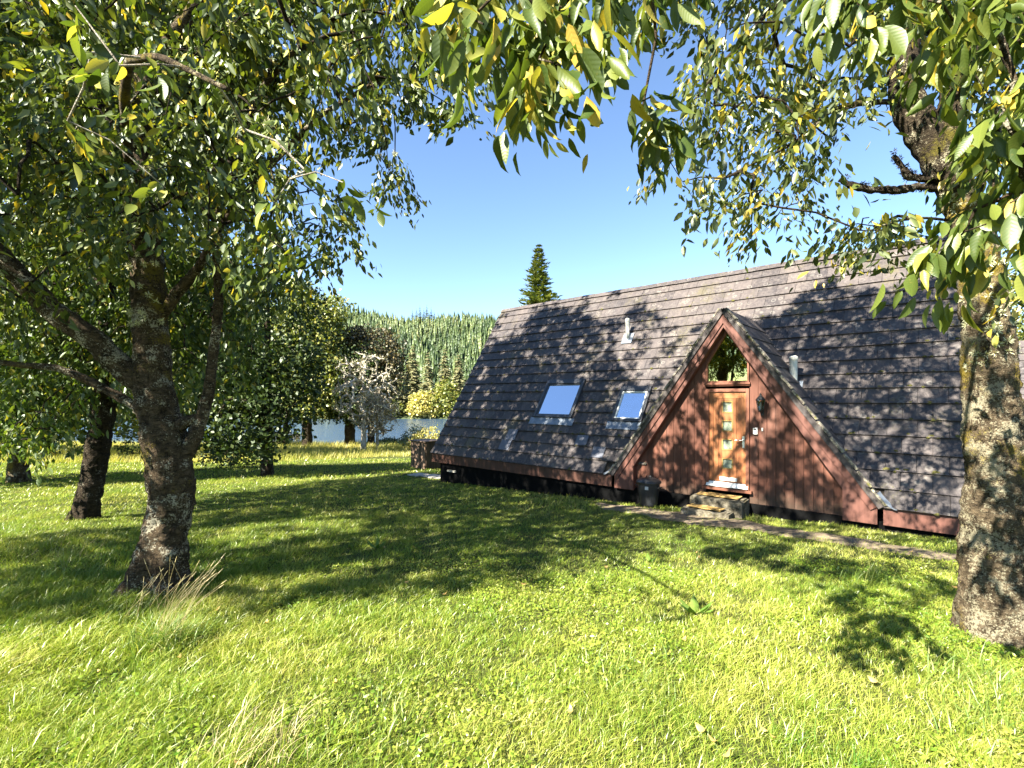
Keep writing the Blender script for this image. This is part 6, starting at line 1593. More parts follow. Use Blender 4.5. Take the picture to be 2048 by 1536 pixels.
-267,312,127,-212,285,77,-177,327,282,-219,271,68,-117,202,129,-178,171,106,-281,311,160,-175,243,242,-158,120,272,-326,241,226,
-242,349,248,-224,288,83,-155,164,315,-273,328,177,-216,326,131,-141,239,159,-292,279,114,-161,278,269,-112,199,203,-124,282,295,
-97,170,177,-238,272,101,-233,276,126,-203,267,124,-233,271,246,-271,281,101,-264,227,84,-116,175,171,-311,267,200,-257,326,280,
-233,250,80,-138,155,126,-151,167,102,-235,251,97,-124,192,129,-173,257,202,-267,176,97,-108,186,118,-248,236,121,-267,200,84,
-270,269,128,-255,248,145,-320,254,221,-312,266,214,-322,240,195,-285,293,162,-299,246,146,-107,167,225,-310,237,124,-176,188,138,
-249,332,285,-160,291,217,-119,245,277,-182,281,77,-204,228,224,-209,252,81,-246,180,84,-180,291,269,-202,283,97,-260,316,141,
-284,273,169,-123,161,146,-272,280,160,-127,148,243,-197,187,74,-299,317,203,-329,214,175,-199,298,268,-157,160,145,-227,278,127,
-132,239,244,-255,245,128,-332,206,228,-209,197,119,-146,243,239,-290,207,106,-224,253,117,-207,255,113,-277,225,333,-199,285,267,
-261,238,303,-326,234,170,-229,256,332,-170,289,99,-146,177,117,-237,255,101,-183,306,274,-223,212,65,-309,268,149,-90,163,179,
-307,221,206,-218,288,87,-194,253,89,-249,260,83,-253,311,118,-195,302,187,-222,280,255,-206,243,136,-198,222,158,-125,144,146,
-186,188,69,-255,296,161,-246,322,186,-309,266,200,-260,316,146,-155,264,254,-213,256,137,-202,232,85,-223,243,127,-296,256,123,
-224,278,242,-119,178,234,-195,255,345,-239,258,160,-182,193,69,-139,172,266,-143,271,308,-313,245,192,-297,285,171,-260,303,145,
-199,223,150,-301,296,181,-215,300,89,-271,229,79,-307,219,215,-166,220,135,-228,264,221,-260,243,122,-103,183,129,-326,255,166,
-304,265,124,-243,301,140,-302,230,109,-149,171,93,-232,230,111,-262,312,123,-261,307,162,-174,223,306,-269,321,288,-316,270,144,
-152,279,197,-239,327,234,-146,177,140,-208,235,82,-313,232,150,-262,252,145,-307,237,156,-160,256,246,-156,269,77,-211,224,79,
-240,244,78,-87,196,303,-268,317,284,-175,295,248,-251,248,289,-129,227,95,-315,284,173,-281,319,281,-289,210,101,-278,247,97,
-174,279,78,-261,207,77,-200,271,157,-312,238,148,-259,236,185,-301,264,117,-206,305,329,-138,224,202,-114,179,147,-309,220,221,
-270,220,81,-178,292,277,-277,300,161,-234,283,126,-119,199,163,-129,141,276,-123,188,161,-124,194,127,-246,309,104,-256,301,115,
-272,257,86,-127,158,169,-268,330,282,-100,216,294,-265,252,79,-185,204,65,-329,226,168,-281,283,115,-315,233,134,-239,191,73,
-243,294,87,-177,169,178,-163,299,196,-318,235,141,-206,218,79,-249,335,272,-133,241,236,-332,232,167,-259,271,109,-275,324,285,
-158,282,228,-284,273,143,-257,167,98,-277,297,116,-246,288,136,-304,275,149,-306,265,135,-189,271,124,-296,258,114,-144,139,148,
-234,239,227,-153,225,133,-299,282,164,-208,227,123,-115,186,131,-162,238,68,-227,350,258,-174,275,269,-229,233,112,-238,233,69,
-210,307,93,-157,255,344,-156,243,240,-176,322,211,-218,257,251,-235,269,259,-271,314,162,-133,203,142,-218,239,162,-290,307,231,
-142,211,75,-258,322,280,-270,228,314,-171,275,79,-242,317,153,-326,267,173,-222,226,133,-272,301,154,-301,254,122,-258,259,170,
-246,327,175,-304,257,133,-169,261,278,-196,244,79,-257,329,260,-297,288,180,-115,160,254,-119,209,155,-163,278,106,-320,280,184,
-277,271,145,-303,250,123,-93,183,301,-199,288,247,-247,303,102,-208,211,124,-173,262,330,-135,273,302,-214,268,79,-191,312,278,
-255,323,150,-224,257,105,-300,286,152,-138,188,170,-259,306,123,-262,314,122,-179,273,194,-124,228,222,-224,214,96,-205,239,109,
-194,233,90,-225,346,243,-278,325,279,-107,262,310,-171,264,110,-190,293,92,-82,252,302,-143,176,118,-238,277,132,-228,218,96,
-183,317,252,-205,278,68,-199,244,140,-112,168,149,-306,261,124,-227,250,63,-305,277,144,-173,181,168,-270,212,80,-202,353,186,
-126,180,128,-157,204,125,-167,255,186,-299,279,142,-162,192,307,-172,253,242,-113,162,137,-287,201,99,-268,255,175,-321,269,159,
-143,140,147,-203,259,106,-222,128,135,-129,175,149,-215,321,114,-186,265,115,-321,261,157,-213,269,75,-148,188,159,-293,227,98,
-160,271,212,-135,244,210,-141,145,250,-214,286,218,-206,295,227,-201,253,131,-101,159,170,-160,204,130,-295,298,157,-172,274,113,
-262,306,161,-231,350,235,-161,282,188,-266,314,295,-231,241,345,-285,272,105,-237,278,102,-221,262,68,-111,202,200,-309,258,131,
-163,281,328,-119,188,190,-195,232,114,-116,172,123,-242,305,99,-158,247,113,-255,302,145,-255,271,107,-126,162,135,-181,316,236,
-162,245,235,-289,279,258,-297,291,145,-167,304,189,-234,262,208,-266,190,87,-247,334,144,-151,247,234,-244,298,148,-280,269,161,
-222,247,64,-111,197,149,-176,288,245,-284,302,151,-231,344,264,-266,293,231,-244,187,76,-188,276,71,-151,257,198,-243,304,115,
-129,180,114,-168,303,202,-134,199,142,-239,317,132,-322,265,156,-292,298,281,-177,275,226,-228,319,134,-200,207,63,-304,275,132,
-120,218,182,-272,311,167,-251,339,282,-261,313,274,-278,332,252,-270,316,221,-271,322,275,-194,243,71,-276,326,173,-149,259,107,
-260,341,219,-206,267,98,-202,278,238,-291,208,101,-260,274,95,-259,299,170,-283,323,184,-309,302,256,-129,231,98,-261,194,81,
-199,244,103,-253,283,99,-293,302,300,-189,270,64,-227,298,95,-185,266,92,-143,230,74,-132,193,122,-207,294,79,-163,299,262,
-214,219,172,-309,309,234,-196,308,101,-309,274,133,-178,258,82,-250,241,70,-168,282,78,-209,280,200,-248,335,157,-262,319,130,
-229,323,143,-229,243,225,-198,268,71,-276,313,156,-188,282,75,-235,305,151,-219,234,231,-246,260,91,-156,261,193,-245,297,162,
-261,261,169,-234,329,175,-176,227,83,-137,173,102,-194,302,95,-164,252,194,-303,315,243,-162,274,84,-237,314,104,-172,269,322,
-251,182,83,-243,296,125,-207,274,66,-266,318,131,-129,167,111,-115,201,157,-132,231,173,-299,289,170,-162,292,209,-156,284,283,
-177,249,68,-236,310,152,-242,333,139,-108,189,138,-118,189,118,-230,225,177,-176,317,222,-150,274,84,-269,331,175,-209,285,158,
-237,317,149,-212,272,173,-226,310,138,-173,302,92,-185,258,66,-311,274,142,-205,250,135,-294,224,100,-198,302,223,-207,271,136,
-200,243,125,-86,207,310,-175,212,198,-198,222,72,-243,183,77,-142,221,78,-282,329,222,-192,226,66,-251,292,127,-279,311,136,
-227,276,235,-234,321,147,-169,276,262,-171,270,225,-285,216,93,-127,233,213,-261,328,143,-135,260,311,-254,323,254,-239,253,72,
-149,272,102,-113,205,198,-270,313,288,-301,244,110,-298,264,112,-172,315,228,-249,265,74,-228,239,234,-214,237,64,-275,337,239,
-161,167,176,-237,321,131,-251,305,122,-168,308,248,-261,320,160,-183,288,108,-117,172,153,-274,332,254,-129,175,146,-179,309,235,
-234,247,64,-259,329,194,-232,341,148,-244,236,65,-107,195,121,-244,277,86,-302,287,199,-241,298,99,-176,325,264,-236,268,242,
-142,203,103,-163,222,63,-181,251,64,-161,188,95,-145,147,155,-168,290,84,-264,305,165,-276,323,284,-241,341,282,-204,297,78,
-160,270,197,-165,287,81,-174,321,208,-288,219,93,-262,196,81,-228,238,70,-257,290,91,-243,335,141,-301,296,160,-292,295,131,
-94,182,305,-211,307,111,-153,271,74,-166,291,249,-143,163,172,-186,218,142,-109,196,150,-220,307,109,-205,301,87,-232,305,144,
-298,257,109,-181,272,76,-202,301,273,-264,199,80,-88,283,286,-173,314,116,-236,240,64,-245,263,73,-109,173,128,-124,225,183,
-220,266,178,-125,229,230,-295,311,192,-171,172,146,-140,217,134,-287,217,93,-151,273,218,-123,157,167,-235,336,255,-292,295,134,
-145,175,91,-287,232,91,-192,270,218,-288,290,131,-275,329,272,-134,245,208,-193,290,93,-148,260,106,-230,338,240,-144,227,74,
-134,243,150,-125,194,94,-281,206,90,-290,327,210,-208,248,65,-315,271,145])
SPRAYS_LOW_LIMB = quarter([
4,50,75,13,49,85,-1,50,77,38,50,83,10,49,80,16,52,84,57,59,88,2,35,64,45,51,83,56,57,60,
5,43,74,56,56,70,0,45,81,3,38,69,-2,51,84,1,43,72,39,40,73,45,41,75,38,48,82,-2,42,78,
-3,50,80,1,34,68,52,49,78,58,56,68,44,59,94,4,50,79,13,47,68,-1,35,69,1,41,74,-4,35,70,
39,56,86,3,35,66,43,51,85,8,40,76,54,52,67,-3,35,67,41,41,76,43,40,56,6,38,75,5,41,74,
43,40,58,38,40,74,6,52,81,51,49,84,7,32,70,7,32,68,31,43,80,42,39,60,41,39,61,50,48,68,
9,37,73,48,44,80,51,47,59,56,59,57,41,39,55,37,38,70,29,40,76,13,45,80,34,44,77,14,46,82,
1,47,70,-3,39,73,44,41,57,40,49,83,1,37,67,45,44,63,4,39,69,47,47,77,39,44,80,40,57,86,
41,43,54,41,41,54,40,59,91,52,54,58,40,43,53,3,48,71,1,49,74,-6,46,83,2,50,74,59,55,73,
6,42,71,59,58,67,60,59,75,42,41,64,-7,51,87,-6,44,74,32,38,73,5,44,70,48,46,69,38,42,74,
-2,33,65,54,50,80,13,44,76,3,43,69,51,52,60,41,44,74,11,44,66,42,43,56,-8,51,81,14,49,68,
48,45,69,16,52,83,3,34,63,50,47,70,5,49,83,55,60,85,30,43,76,12,41,65])

# ---------------------------------------------------------------- left cherry
LT = [(-3.69, 4.95, -.50, .47), (-3.69, 4.95, -.35, .40), (-3.67, 4.95, -.15, .31), (-3.64, 4.97, .16, .262), (-3.58, 4.98, .57, .258), (-3.6, 4.98, .94, .262), (-3.7, 5, 1.36, .25), (-3.78, 5, 1.83, .22), (-3.8, 5, 2.2, .205), (-3.83, 5, 2.68, .195), (-3.87, 5.02, 3.11, .19), (-3.91, 5.05, 3.54, .20), (-3.99, 5.1, 3.99, .185), (-4.01, 5.15, 4.72, .158), (-3.97, 5.2, 5.68, .137), (-3.86, 5.2, 6.78, .115), (-3.92, 5.2, 8.31, .088), (-3.73, 5.1, 9.69, .048)]
LL = [[(-3.80, 5.0, 1.70, .13), (-3.95, 4.96, 1.84, .15), (-4.08, 4.9, 2.01, .152), (-4.27, 4.8, 2.26, .142), (-4.53, 4.7, 2.49, .134), (-4.68, 4.6, 2.72, .126), (-4.86, 4.5, 3.0, .109), (-5.17, 4.4, 3.39, .088), (-5.55, 4.3, 3.8, .07), (-6.3, 4.0, 4.3, .058), (-7.4, 3.6, 4.7, .045), (-8.6, 3.3, 5.0, .03), (-9.8, 3.0, 5.1, .015)],
      [(-3.80, 4.98, 1.47, .06), (-4.1, 4.9, 1.68, .057), (-4.32, 4.8, 1.84, .051), (-4.53, 4.7, 1.95, .045), (-4.73, 4.6, 1.96, .036), (-4.94, 4.4, 2.0, .023)],
      [(-3.58, 5.0, .62, .12), (-3.50, 5.0, .94, .11), (-3.38, 5.02, 1.2, .10), (-3.3, 5.05, 1.44, .082), (-3.23, 5.05, 1.73, .07), (-3.2, 5.06, 2.05, .064), (-3.15, 5.06, 2.42, .06), (-3.13, 5.06, 2.74, .056), (-3.15, 5.05, 3.22, .054), (-3.08, 5.0, 3.63, .058), (-2.86, 4.9, 4.21, .047), (-2.55, 4.8, 4.76, .035), (-2.06, 4.6, 5.07, .024)],
      [(-3.72, 5.0, 2.47, .065), (-3.53, 5.0, 2.76, .075), (-3.41, 5.0, 2.89, .066), (-3.26, 4.95, 3.03, .057), (-2.97, 4.9, 3.48, .047), (-2.45, 4.8, 4.0, .038), (-1.9, 4.7, 4.45, .03), (-1.38, 4.6, 4.68, .022)],
      [(-3.96, 5.1, 4.05, .081), (-4.52, 5.2, 4.91, .071), (-5.28, 5.3, 5.87, .061), (-6.29, 5.4, 7.2, .046), (-6.97, 5.4, 8.46, .028)],
      [(-3.98, 5.2, 5.25, .093), (-3.36, 5.1, 5.93, .075), (-2.4, 4.9, 6.59, .057), (-1.31, 4.7, 7.48, .04), (-.6, 4.6, 8.22, .022)],
      [(-3.92, 5.2, 6.24, .082), (-2.87, 4.5, 7.32, .057), (-1.58, 3.9, 8.62, .033), (-.44, 3.4, 9.88, .016)]]
STUB = [(-3.56, 5.0, 1.31, .079), (-3.44, 5.0, 1.42, .069), (-3.30, 5.05, 1.43, .05)]
def near_tree(name, base, label, trunk, limbs, A, per, L0, L1, barkm, leafm, group=None, spread=.35, drop=.20, tmpl=LOW, k=26, seed=1, flute=.9, extra=None, branch_bark=None, maxr=.025, rs=.8, topz=5.0):
    root = empty(name, base)
    tag(root, label, 'tree', group)
    trunk = [(*p[:3], p[3] * rs) for p in trunk]
    limbs = [[(*p[:3], p[3] * rs) for p in l] for l in limbs]
    limb('trunk', trunk, barkm, root, k=k * 2, amp=.13, step=.022, lumps=3.2, flute=flute, seed=seed)
    for i, l in enumerate(limbs):
        limb('branch', l, branch_bark or barkm, root, k=18, amp=.14, step=.035, lumps=5, seed=seed + i)
    if len(A):
        sk = skeleton([trunk[4:]] + limbs)
        att = A + np.array([0, 0, .10])
        V, F = tube_arrays(twig_net(sk, None, att, seed, maxr=maxr))
        adopt(np_mesh('twigs', V, [F], M['bark_dark'], None), root)
        hi = att[:, 2] > topz
        got = []
        for A_, pr_, sc_ in ((att[~hi], per, 1.0), (att[hi], int(per * 1.3), 1.24)):     # unseen upper leaves enlarged and multiplied to deepen the shade they cast
            if len(A_):
                got.append(leaf_arrays(*hanging_sprays(A_, pr_, L0 * sc_, L1 * sc_, spread, drop, wr=.205 + .04 * (sc_ > 1), seed=seed), tmpl))
        off = [0] + [len(v) for v, _ in got]
        V = np.concatenate([v for v, _ in got])
        Fs = [f + o_ for (v, fs), o_ in zip(got, off) for f in fs]
        adopt(np_mesh('crown', V, Fs, leafm, None), root)
    return root
left = near_tree('cherry_tree', (-3.69, 4.95, gz(-3.69, 4.95)), 'thick lichen spotted cherry tree with a big limb reaching left, front left of the lawn', LT, LL, SPRAYS_LEFT, 40, .06, .122, M['bark'], M['leaf'], 'cherry trees on the lawn', seed=2, rs=.76)
limb('branch_stub', STUB, M['bark'], left, k=12, amp=.2)
FRONT = [(-3.92, 5.0, 3.62, .05), (-3.4, 4.2, 3.78, .04), (-2.7, 3.3, 3.75, .03), (-2.1, 2.6, 3.5, .022), (-1.6, 2.15, 3.2, .015), (-1.2, 2.0, 2.95, .009)]
limb('branch', FRONT, M['bark'], left, k=10, amp=.15, step=.05, lumps=6)
FA = np.array([(-1.57, 1.9, 2.98), (-1.45, 1.95, 3.02), (-.73, 2.05, 2.58), (-1.06, 2.1, 2.50), (-1.75, 1.9, 3.22), (-1.95, 2.2, 3.25), (-2.25, 2.4, 3.05), (-1.3, 2.3, 2.95), (-2.5, 2.7, 3.15), (-1.0, 2.3, 2.75), (-1.9, 2.6, 2.8)])
V, F = tube_arrays(twig_net(skeleton([FRONT[1:]]), None, FA, 14, rtip=.0024), 6)
adopt(np_mesh('twigs', V, [F], M['bark_lichen'], None), left)
V, Fs = leaf_arrays(*hanging_sprays(FA, 10, .06, .11, .13, .06, wr=.22, seed=15, droopy=.7), HI)
adopt(np_mesh('low_foliage', V, Fs, M['leaf_close'], None, smooth=True, vec=np.tile(np.c_[HI[0][:, :2], HI[0][:, 0] * 0], (len(V) // len(HI[0]), 1))), left)
# lichen tufts on the twigs
g = np.random.default_rng(5)
def tufts(cs, r, n, parent, seed):
    g = np.random.default_rng(seed)
    m = len(cs) * n
    C = np.repeat(np.array(cs, float), n, 0)
    D = unit(g.normal(size=(m, 3)))
    V, Fs = leaf_arrays(C + D * .006, D, g.normal(size=(m, 3)), g.uniform(.4, 1.0, m) * r, np.full(m, .0035), QUAD)
    return adopt(np_mesh('lichen', V, Fs, M['lichen_tuft'], None), parent)
lp = SPRAYS_LEFT[(SPRAYS_LEFT[:, 2] < 5.8)]
sel = lp[g.choice(len(lp), 46, replace=False)] + np.array([0, 0, .10])
tufts(sel, .065, 60, left, 3)
LTt = np.array(LT)
cs = []
for i in range(60):
    s = g.uniform(2.4, 5.2); r = np.interp(s, LTt[:, 2], LTt[:, 3]) * .85; a = g.uniform(-2.6, -.2)
    cs.append((np.interp(s, LTt[:, 2], LTt[:, 0]) + math.cos(a) * r, np.interp(s, LTt[:, 2], LTt[:, 1]) + math.sin(a) * r, s))
tufts(cs, .05, 45, left, 4)

# ---------------------------------------------------------------- right cherry
RT = [(3.93, 3.82, -.48, .46), (3.92, 3.82, -.32, .37), (3.9, 3.82, -.12, .305), (3.89, 3.82, .22, .283), (3.9, 3.83, .62, .267), (3.9, 3.83, 1.02, .246), (3.88, 3.83, 1.43, .234), (3.88, 3.85, 1.79, .219), (3.88, 3.86, 2.12, .21), (3.86, 3.88, 2.45, .195), (3.83, 3.9, 2.78, .183), (3.79, 3.92, 3.04, .18), (3.74, 3.95, 3.3, .18), (3.70, 3.97, 3.48, .14), (3.69, 3.97, 3.62, .10)]
RL = [[(3.73, 3.95, 3.2, .13), (3.68, 3.96, 3.45, .16), (3.59, 4.0, 3.7, .165), (3.46, 4.02, 3.96, .168), (3.37, 4.05, 4.21, .155), (3.36, 4.08, 4.51, .142), (3.42, 4.1, 4.83, .13), (3.49, 4.1, 5.26, .117), (3.42, 4.1, 5.95, .091), (3.23, 4.05, 6.76, .06), (3.11, 4.0, 7.54, .03)],
      [(3.74, 3.95, 3.25, .12), (3.71, 3.96, 3.43, .138), (3.68, 3.96, 3.68, .129), (3.63, 3.95, 3.92, .121), (3.65, 3.93, 4.16, .112), (3.75, 3.9, 4.47, .099), (3.85, 3.9, 4.84, .091), (4.02, 3.9, 5.41, .074), (4.26, 3.9, 6.24, .049), (4.43, 3.9, 7.06, .025)],
      [(3.30, 4.05, 4.18, .03), (3.02, 4.05, 4.17, .03), (2.85, 4.06, 4.15, .028), (2.7, 4.06, 4.09, .026), (2.6, 4.06, 3.98, .024), (2.47, 4.06, 3.86, .019), (2.29, 4.05, 3.76, .015), (2.01, 4.0, 3.61, .011), (1.73, 3.95, 3.46, .008)],
      [(3.38, 4.1, 4.56, .065), (3.13, 4.15, 5.04, .053), (2.7, 4.15, 5.31, .039), (2.23, 4.1, 5.0, .028), (1.82, 4.05, 4.53, .017), (1.54, 4.0, 4.16, .011)],
      [(3.80, 3.95, 3.10, .02), (3.61, 3.95, 3.13, .014), (3.4, 3.9, 3.13, .014), (3.15, 3.85, 3.09, .012), (2.91, 3.8, 3.01, .008)],
      [(3.80, 3.9, 4.6, .06), (3.5, 3.4, 4.75, .045), (2.9, 2.7, 4.4, .034), (2.1, 2.45, 4.0, .026), (1.2, 1.95, 3.45, .018), (.4, 1.8, 3.3, .013), (-.2, 1.65, 3.15, .012)],
      [(3.75, 3.9, 4.4, .05), (3.5, 3.2, 4.1, .04), (3.1, 2.5, 3.7, .03), (2.6, 2.1, 3.35, .022), (2.1, 1.9, 3.1, .014)],
      [(3.4, 4.1, 5.9, .07), (2.6, 3.6, 7.0, .05), (1.5, 3.4, 8.2, .03), (.4, 3.6, 9.0, .015)],
      [(3.9, 3.9, 5.1, .07), (4.6, 4.3, 6.2, .05), (5.5, 4.6, 7.2, .03)]]
DEAD = [[(3.70, 3.97, 3.41, .034), (3.55, 3.98, 3.41, .031), (3.4, 4.0, 3.43, .034), (3.26, 4.03, 3.41, .032), (3.07, 4.06, 3.43, .03), (2.92, 4.1, 3.49, .024), (2.84, 4.12, 3.54, .013)],
        [(3.62, 3.98, 3.46, .03), (3.47, 3.98, 3.48, .025), (3.34, 4.0, 3.51, .032), (3.3, 4.0, 3.59, .021), (3.23, 4.02, 3.7, .017)]]
right = near_tree('cherry_tree', (3.92, 3.82, gz(3.92, 3.82)), 'pale mossy cherry tree with a forked trunk and dead side branch, right of the lawn', RT, RL, SPRAYS_RIGHT, 36, .055, .112, M['bark_pale'], M['leaf_near'], 'cherry trees on the lawn', seed=6, flute=.45, k=30, rs=.74, branch_bark=M['bark_limb_shaded'])
for d in DEAD:
    b = limb('dead_branch', d, M['bark_dark'], right, k=10, amp=.45, step=.025, lumps=14)
cs = [np.array([np.interp(t_, np.linspace(0, 1, len(d)), np.array(d)[:, i]) for i in range(3)]) + rng.normal(size=3) * .02 for d in DEAD for t_ in np.linspace(.1, .97, 26)]
adopt(tufts(cs, .035, 24, right, 8), right).data.materials[0] = M['bark_dark']
NA = SPRAYS_LOW_LIMB + np.array([0, 0, .09])
sk = skeleton([RL[5][1:], RL[6][1:]])
V, F = tube_arrays(twig_net(sk, None, NA, 4, rtip=.0026), 6)
adopt(np_mesh('twigs', V, [F], M['bark'], None), right)
lf = hanging_sprays(NA, 17, .06, .135, .17, .12, wr=.20, seed=12, droopy=1.3)
fl = rng.random(len(lf[0])) < .5
(V, F1), (V2, F2) = leaf_arrays(*[a[fl] for a in lf], HI), leaf_arrays(*[a[~fl] for a in lf], CURL)
Fs = F1 + [f + len(V) for f in F2]
V = np.concatenate([V, V2])
adopt(np_mesh('low_foliage', V, Fs, M['leaf_close'], None, smooth=True, vec=np.tile(np.c_[HI[0][:, :2], HI[0][:, 0] * 0], (len(V) // len(HI[0]), 1))), right)
RTt = np.array(RT)
cs = []
for i in range(70):
    s = g.uniform(1.9, 3.4); r = np.interp(s, RTt[:, 2], RTt[:, 3]) * .76; a = g.uniform(-3.4, 0)
    cs.append((np.interp(s, RTt[:, 2], RTt[:, 0]) + math.cos(a) * r, np.interp(s, RTt[:, 2], RTt[:, 1]) + math.sin(a) * r, s))
tufts(cs, .045, 45, right, 9)

# ---------------------------------------------------------------- tree behind the left cherry
T2 = [(-8.1, 8.95, -.9, .36), (-8.06, 8.95, -.66, .29), (-8.02, 8.95, -.45, .24), (-7.96, 8.96, -.1, .225), (-7.85, 8.98, .66, .235), (-7.78, 9.0, 1.22, .226), (-7.7, 9.0, 1.79, .228), (-7.67, 9.0, 2.55, .199), (-7.69, 9.0, 3.31, .19), (-7.82, 9.05, 4.28, .181), (-8.01, 9.1, 5.44, .173), (-8.19, 9.15, 6.91, .145), (-8.29, 9.2, 8.88, .116), (-8.19, 9.2, 11.31, .078), (-8.1, 9.3, 13.5, .03)]
T2L = [[(-7.74, 9.0, 2.05, .104), (-8.3, 8.9, 2.64, .094), (-8.95, 8.8, 3.09, .074), (-9.95, 8.7, 3.44, .046)],
       [(-7.75, 9.0, 3.75, .095), (-7.16, 9.0, 4.83, .076), (-6.33, 8.9, 5.55, .056), (-5.51, 8.8, 5.97, .037)],
       [(-7.7, 9.0, 2.45, .085), (-7.14, 9.1, 3.14, .072), (-6.44, 9.2, 3.35, .058), (-5.57, 9.2, 3.15, .039)],
       [(-8.1, 9.1, 6.3, .106), (-9.06, 9.1, 7.75, .086), (-10.21, 9.1, 9.09, .058)],
       [(-8.18, 9.1, 7.26, .106), (-7.14, 9.1, 8.71, .086), (-5.92, 9.0, 9.96, .057)],
       [(-8.25, 9.2, 8.6, .09), (-8.6, 8.0, 10.3, .06), (-8.9, 6.8, 11.6, .03)],
       [(-8.25, 9.2, 9.0, .09), (-7.6, 10.6, 10.6, .06), (-6.9, 11.8, 12.0, .03)]]
near_tree('maple_tree', (-8.06, 8.95, gz(-8.06, 8.95)), 'dark trunked leafy tree standing just behind and left of the limbed cherry', T2, T2L, SPRAYS_BEHIND, 24, .09, .17, M['bark_dark'], M['leaf_maple'], topz=7.5, seed=9, spread=.42, drop=.2, tmpl=LOW, k=20)

# ---------------------------------------------------------------- fuller trees further off
def lump_leaves(lumps, n, per, L0, L1, r0, seed, wr=.42, flat=.5, shell=.55):
    """leaf clumps spread through ellipsoids (x,y,z,rx,ry,rz)"""
    g = np.random.default_rng(seed)
    vol = np.array([a[3] * a[4] * a[5] for a in lumps]) ** .75
    out = []
    for l, q in zip(lumps, vol / vol.sum()):
        k = max(3, int(n * q))
        d = unit(g.normal(size=(k, 3)))
        rad = (shell + (1 - shell) * g.random(k) ** .5)
        rad *= 1 + .16 * np.array([mnoise.noise(Vector(v * 2.3) + Vector((seed, 0, 0))) for v in d]) * 1.6
        out.append(np.array(l[:3]) + d * rad[:, None] * np.array(l[3:6]))
    C = np.concatenate(out)
    A = C
    m = len(C) * per
    C = np.repeat(C, per, 0)
    off = g.normal(size=(m, 3)) * r0 * np.array([1, 1, flat])
    D = g.normal(size=(m, 3)) + np.array([0, 0, -.45]) + unit(off) * .6
    L = g.uniform(L0, L1, m)
    return A, leaf_arrays(C + off, D, g.normal(size=(m, 3)), L, L * wr, QUAD)

def far_tree(name, x, y, height, lumps, n, per, leafm, barkm, label, group=None, tr=.25, L=(.2, .34), r0=.45, seed=1, cat='tree', lean=(0, 0), multi=1, wr=.42, twigs=True):
    z0 = gz(x, y)
    root = empty(name, (x, y, z0))
    tag(root, label, cat, group)
    g = np.random.default_rng(seed)
    top = z0 + height * .8
    tk = [(x, y, z0 - .3, tr * 1.5), (x, y, z0 + .25, tr * 1.1), (x + lean[0] * .3, y + lean[1] * .3, z0 + height * .3, tr * .85), (x + lean[0] * .7, y + lean[1] * .7, z0 + height * .55, tr * .6), (x + lean[0], y + lean[1], top, tr * .15)]
    limb('trunk', tk, barkm, root, k=10, amp=.12, step=.25, lumps=2, seed=seed)
    W = [(x + a, y + b, z0 + c, p, q, r) for a, b, c, p, q, r in lumps]
    A, (V, Fs) = lump_leaves(W, n, per, *L, r0, seed, wr)
    if twigs:
        sel = A[g.choice(len(A), min(len(A), 90), replace=False)]
        Vt, Ft = tube_arrays(twig_net(skeleton([tk[2:]], .5), None, sel, seed, rtip=.012, sag=.05, maxr=tr * .45), 5)
        adopt(np_mesh('branches', Vt, [Ft], barkm, None), root)
    adopt(np_mesh('crown', V, Fs, leafm, None), root)
    return root
# drooping dark tree on the far side of the lawn
far_tree('dense_tree', -9.3, 18.0, 9.6, [(0, 0, 5.2, 2.0, 1.9, 3.0), (.7, -.3, 3.4, 1.35, 1.3, 2.2), (-1.2, -.2, 3.0, 1.6, 1.5, 2.2), (-.3, -.9, 2.0, 1.6, 1.2, 1.35), (-1.7, .2, 5.0, 1.6, 1.6, 2.4), (-.2, 0, 8.0, 1.2, 1.2, 1.6)], 1500, 9, M['leaf_dark'], M['bark_dark'],
         'dark green tree drooping almost to the grass, right of the limbed cherry trunk', tr=.2, L=(.13, .22), r0=.22, seed=21, wr=.36)
far_tree('maple_tree', -16.34, 15.7, 8.6, [(0, -.4, 5.2, 2.8, 2.4, 2.6), (1.6, -.6, 3.2, 1.7, 1.5, 1.6), (-1.8, -.4, 3.6, 2.0, 1.8, 2.0), (.3, -1.4, 2.0, 1.9, 1.2, 1.0), (2.2, .4, 6.2, 1.8, 1.8, 2.0)], 1300, 9, M['leaf_maple'], M['bark'],
         'leafy maple at the left edge with a pale patch at its trunk foot', tr=.24, L=(.16, .26), r0=.28, seed=22, wr=.5)
B = 'trees along the lake shore'
far_tree('lime_tree', -25.5, 26.0, 13, [(0, 0, 8.0, 4.0, 3.6, 4.2), (2.6, -1, 5.0, 2.6, 2.2, 2.6), (-2.6, -.6, 4.6, 2.6, 2.4, 2.8)], 1500, 8, M['leaf_maple'], M['bark_dark'],
         'tall bright green tree filling the gap left of the dark trunk', tr=.3, L=(.2, .32), r0=.4, seed=23)
far_tree('lime_tree', -19.0, 27.0, 14, [(0, 0, 8.6, 3.8, 3.4, 4.6), (2.2, -.8, 5.2, 2.4, 2.0, 2.6), (-2.4, -.6, 4.0, 2.4, 2.2, 2.6)], 1500, 8, M['leaf_olive'], M['bark_dark'],
         'olive green tree behind the limbed cherry trunk', tr=.3, L=(.2, .32), r0=.4, seed=24)
far_tree('lime_tree', -34.0, 32.0, 15, [(0, 0, 8.6, 4.6, 4.0, 5.0), (3.2, -.8, 4.6, 3.0, 2.4, 3.2), (-3.0, -.6, 4.4, 3.0, 2.6, 3.2)], 1500, 8, M['leaf_dark'], M['bark_dark'],
         'dark leafy tree furthest left beyond the meadow', tr=.35, L=(.24, .38), r0=.5, seed=25)
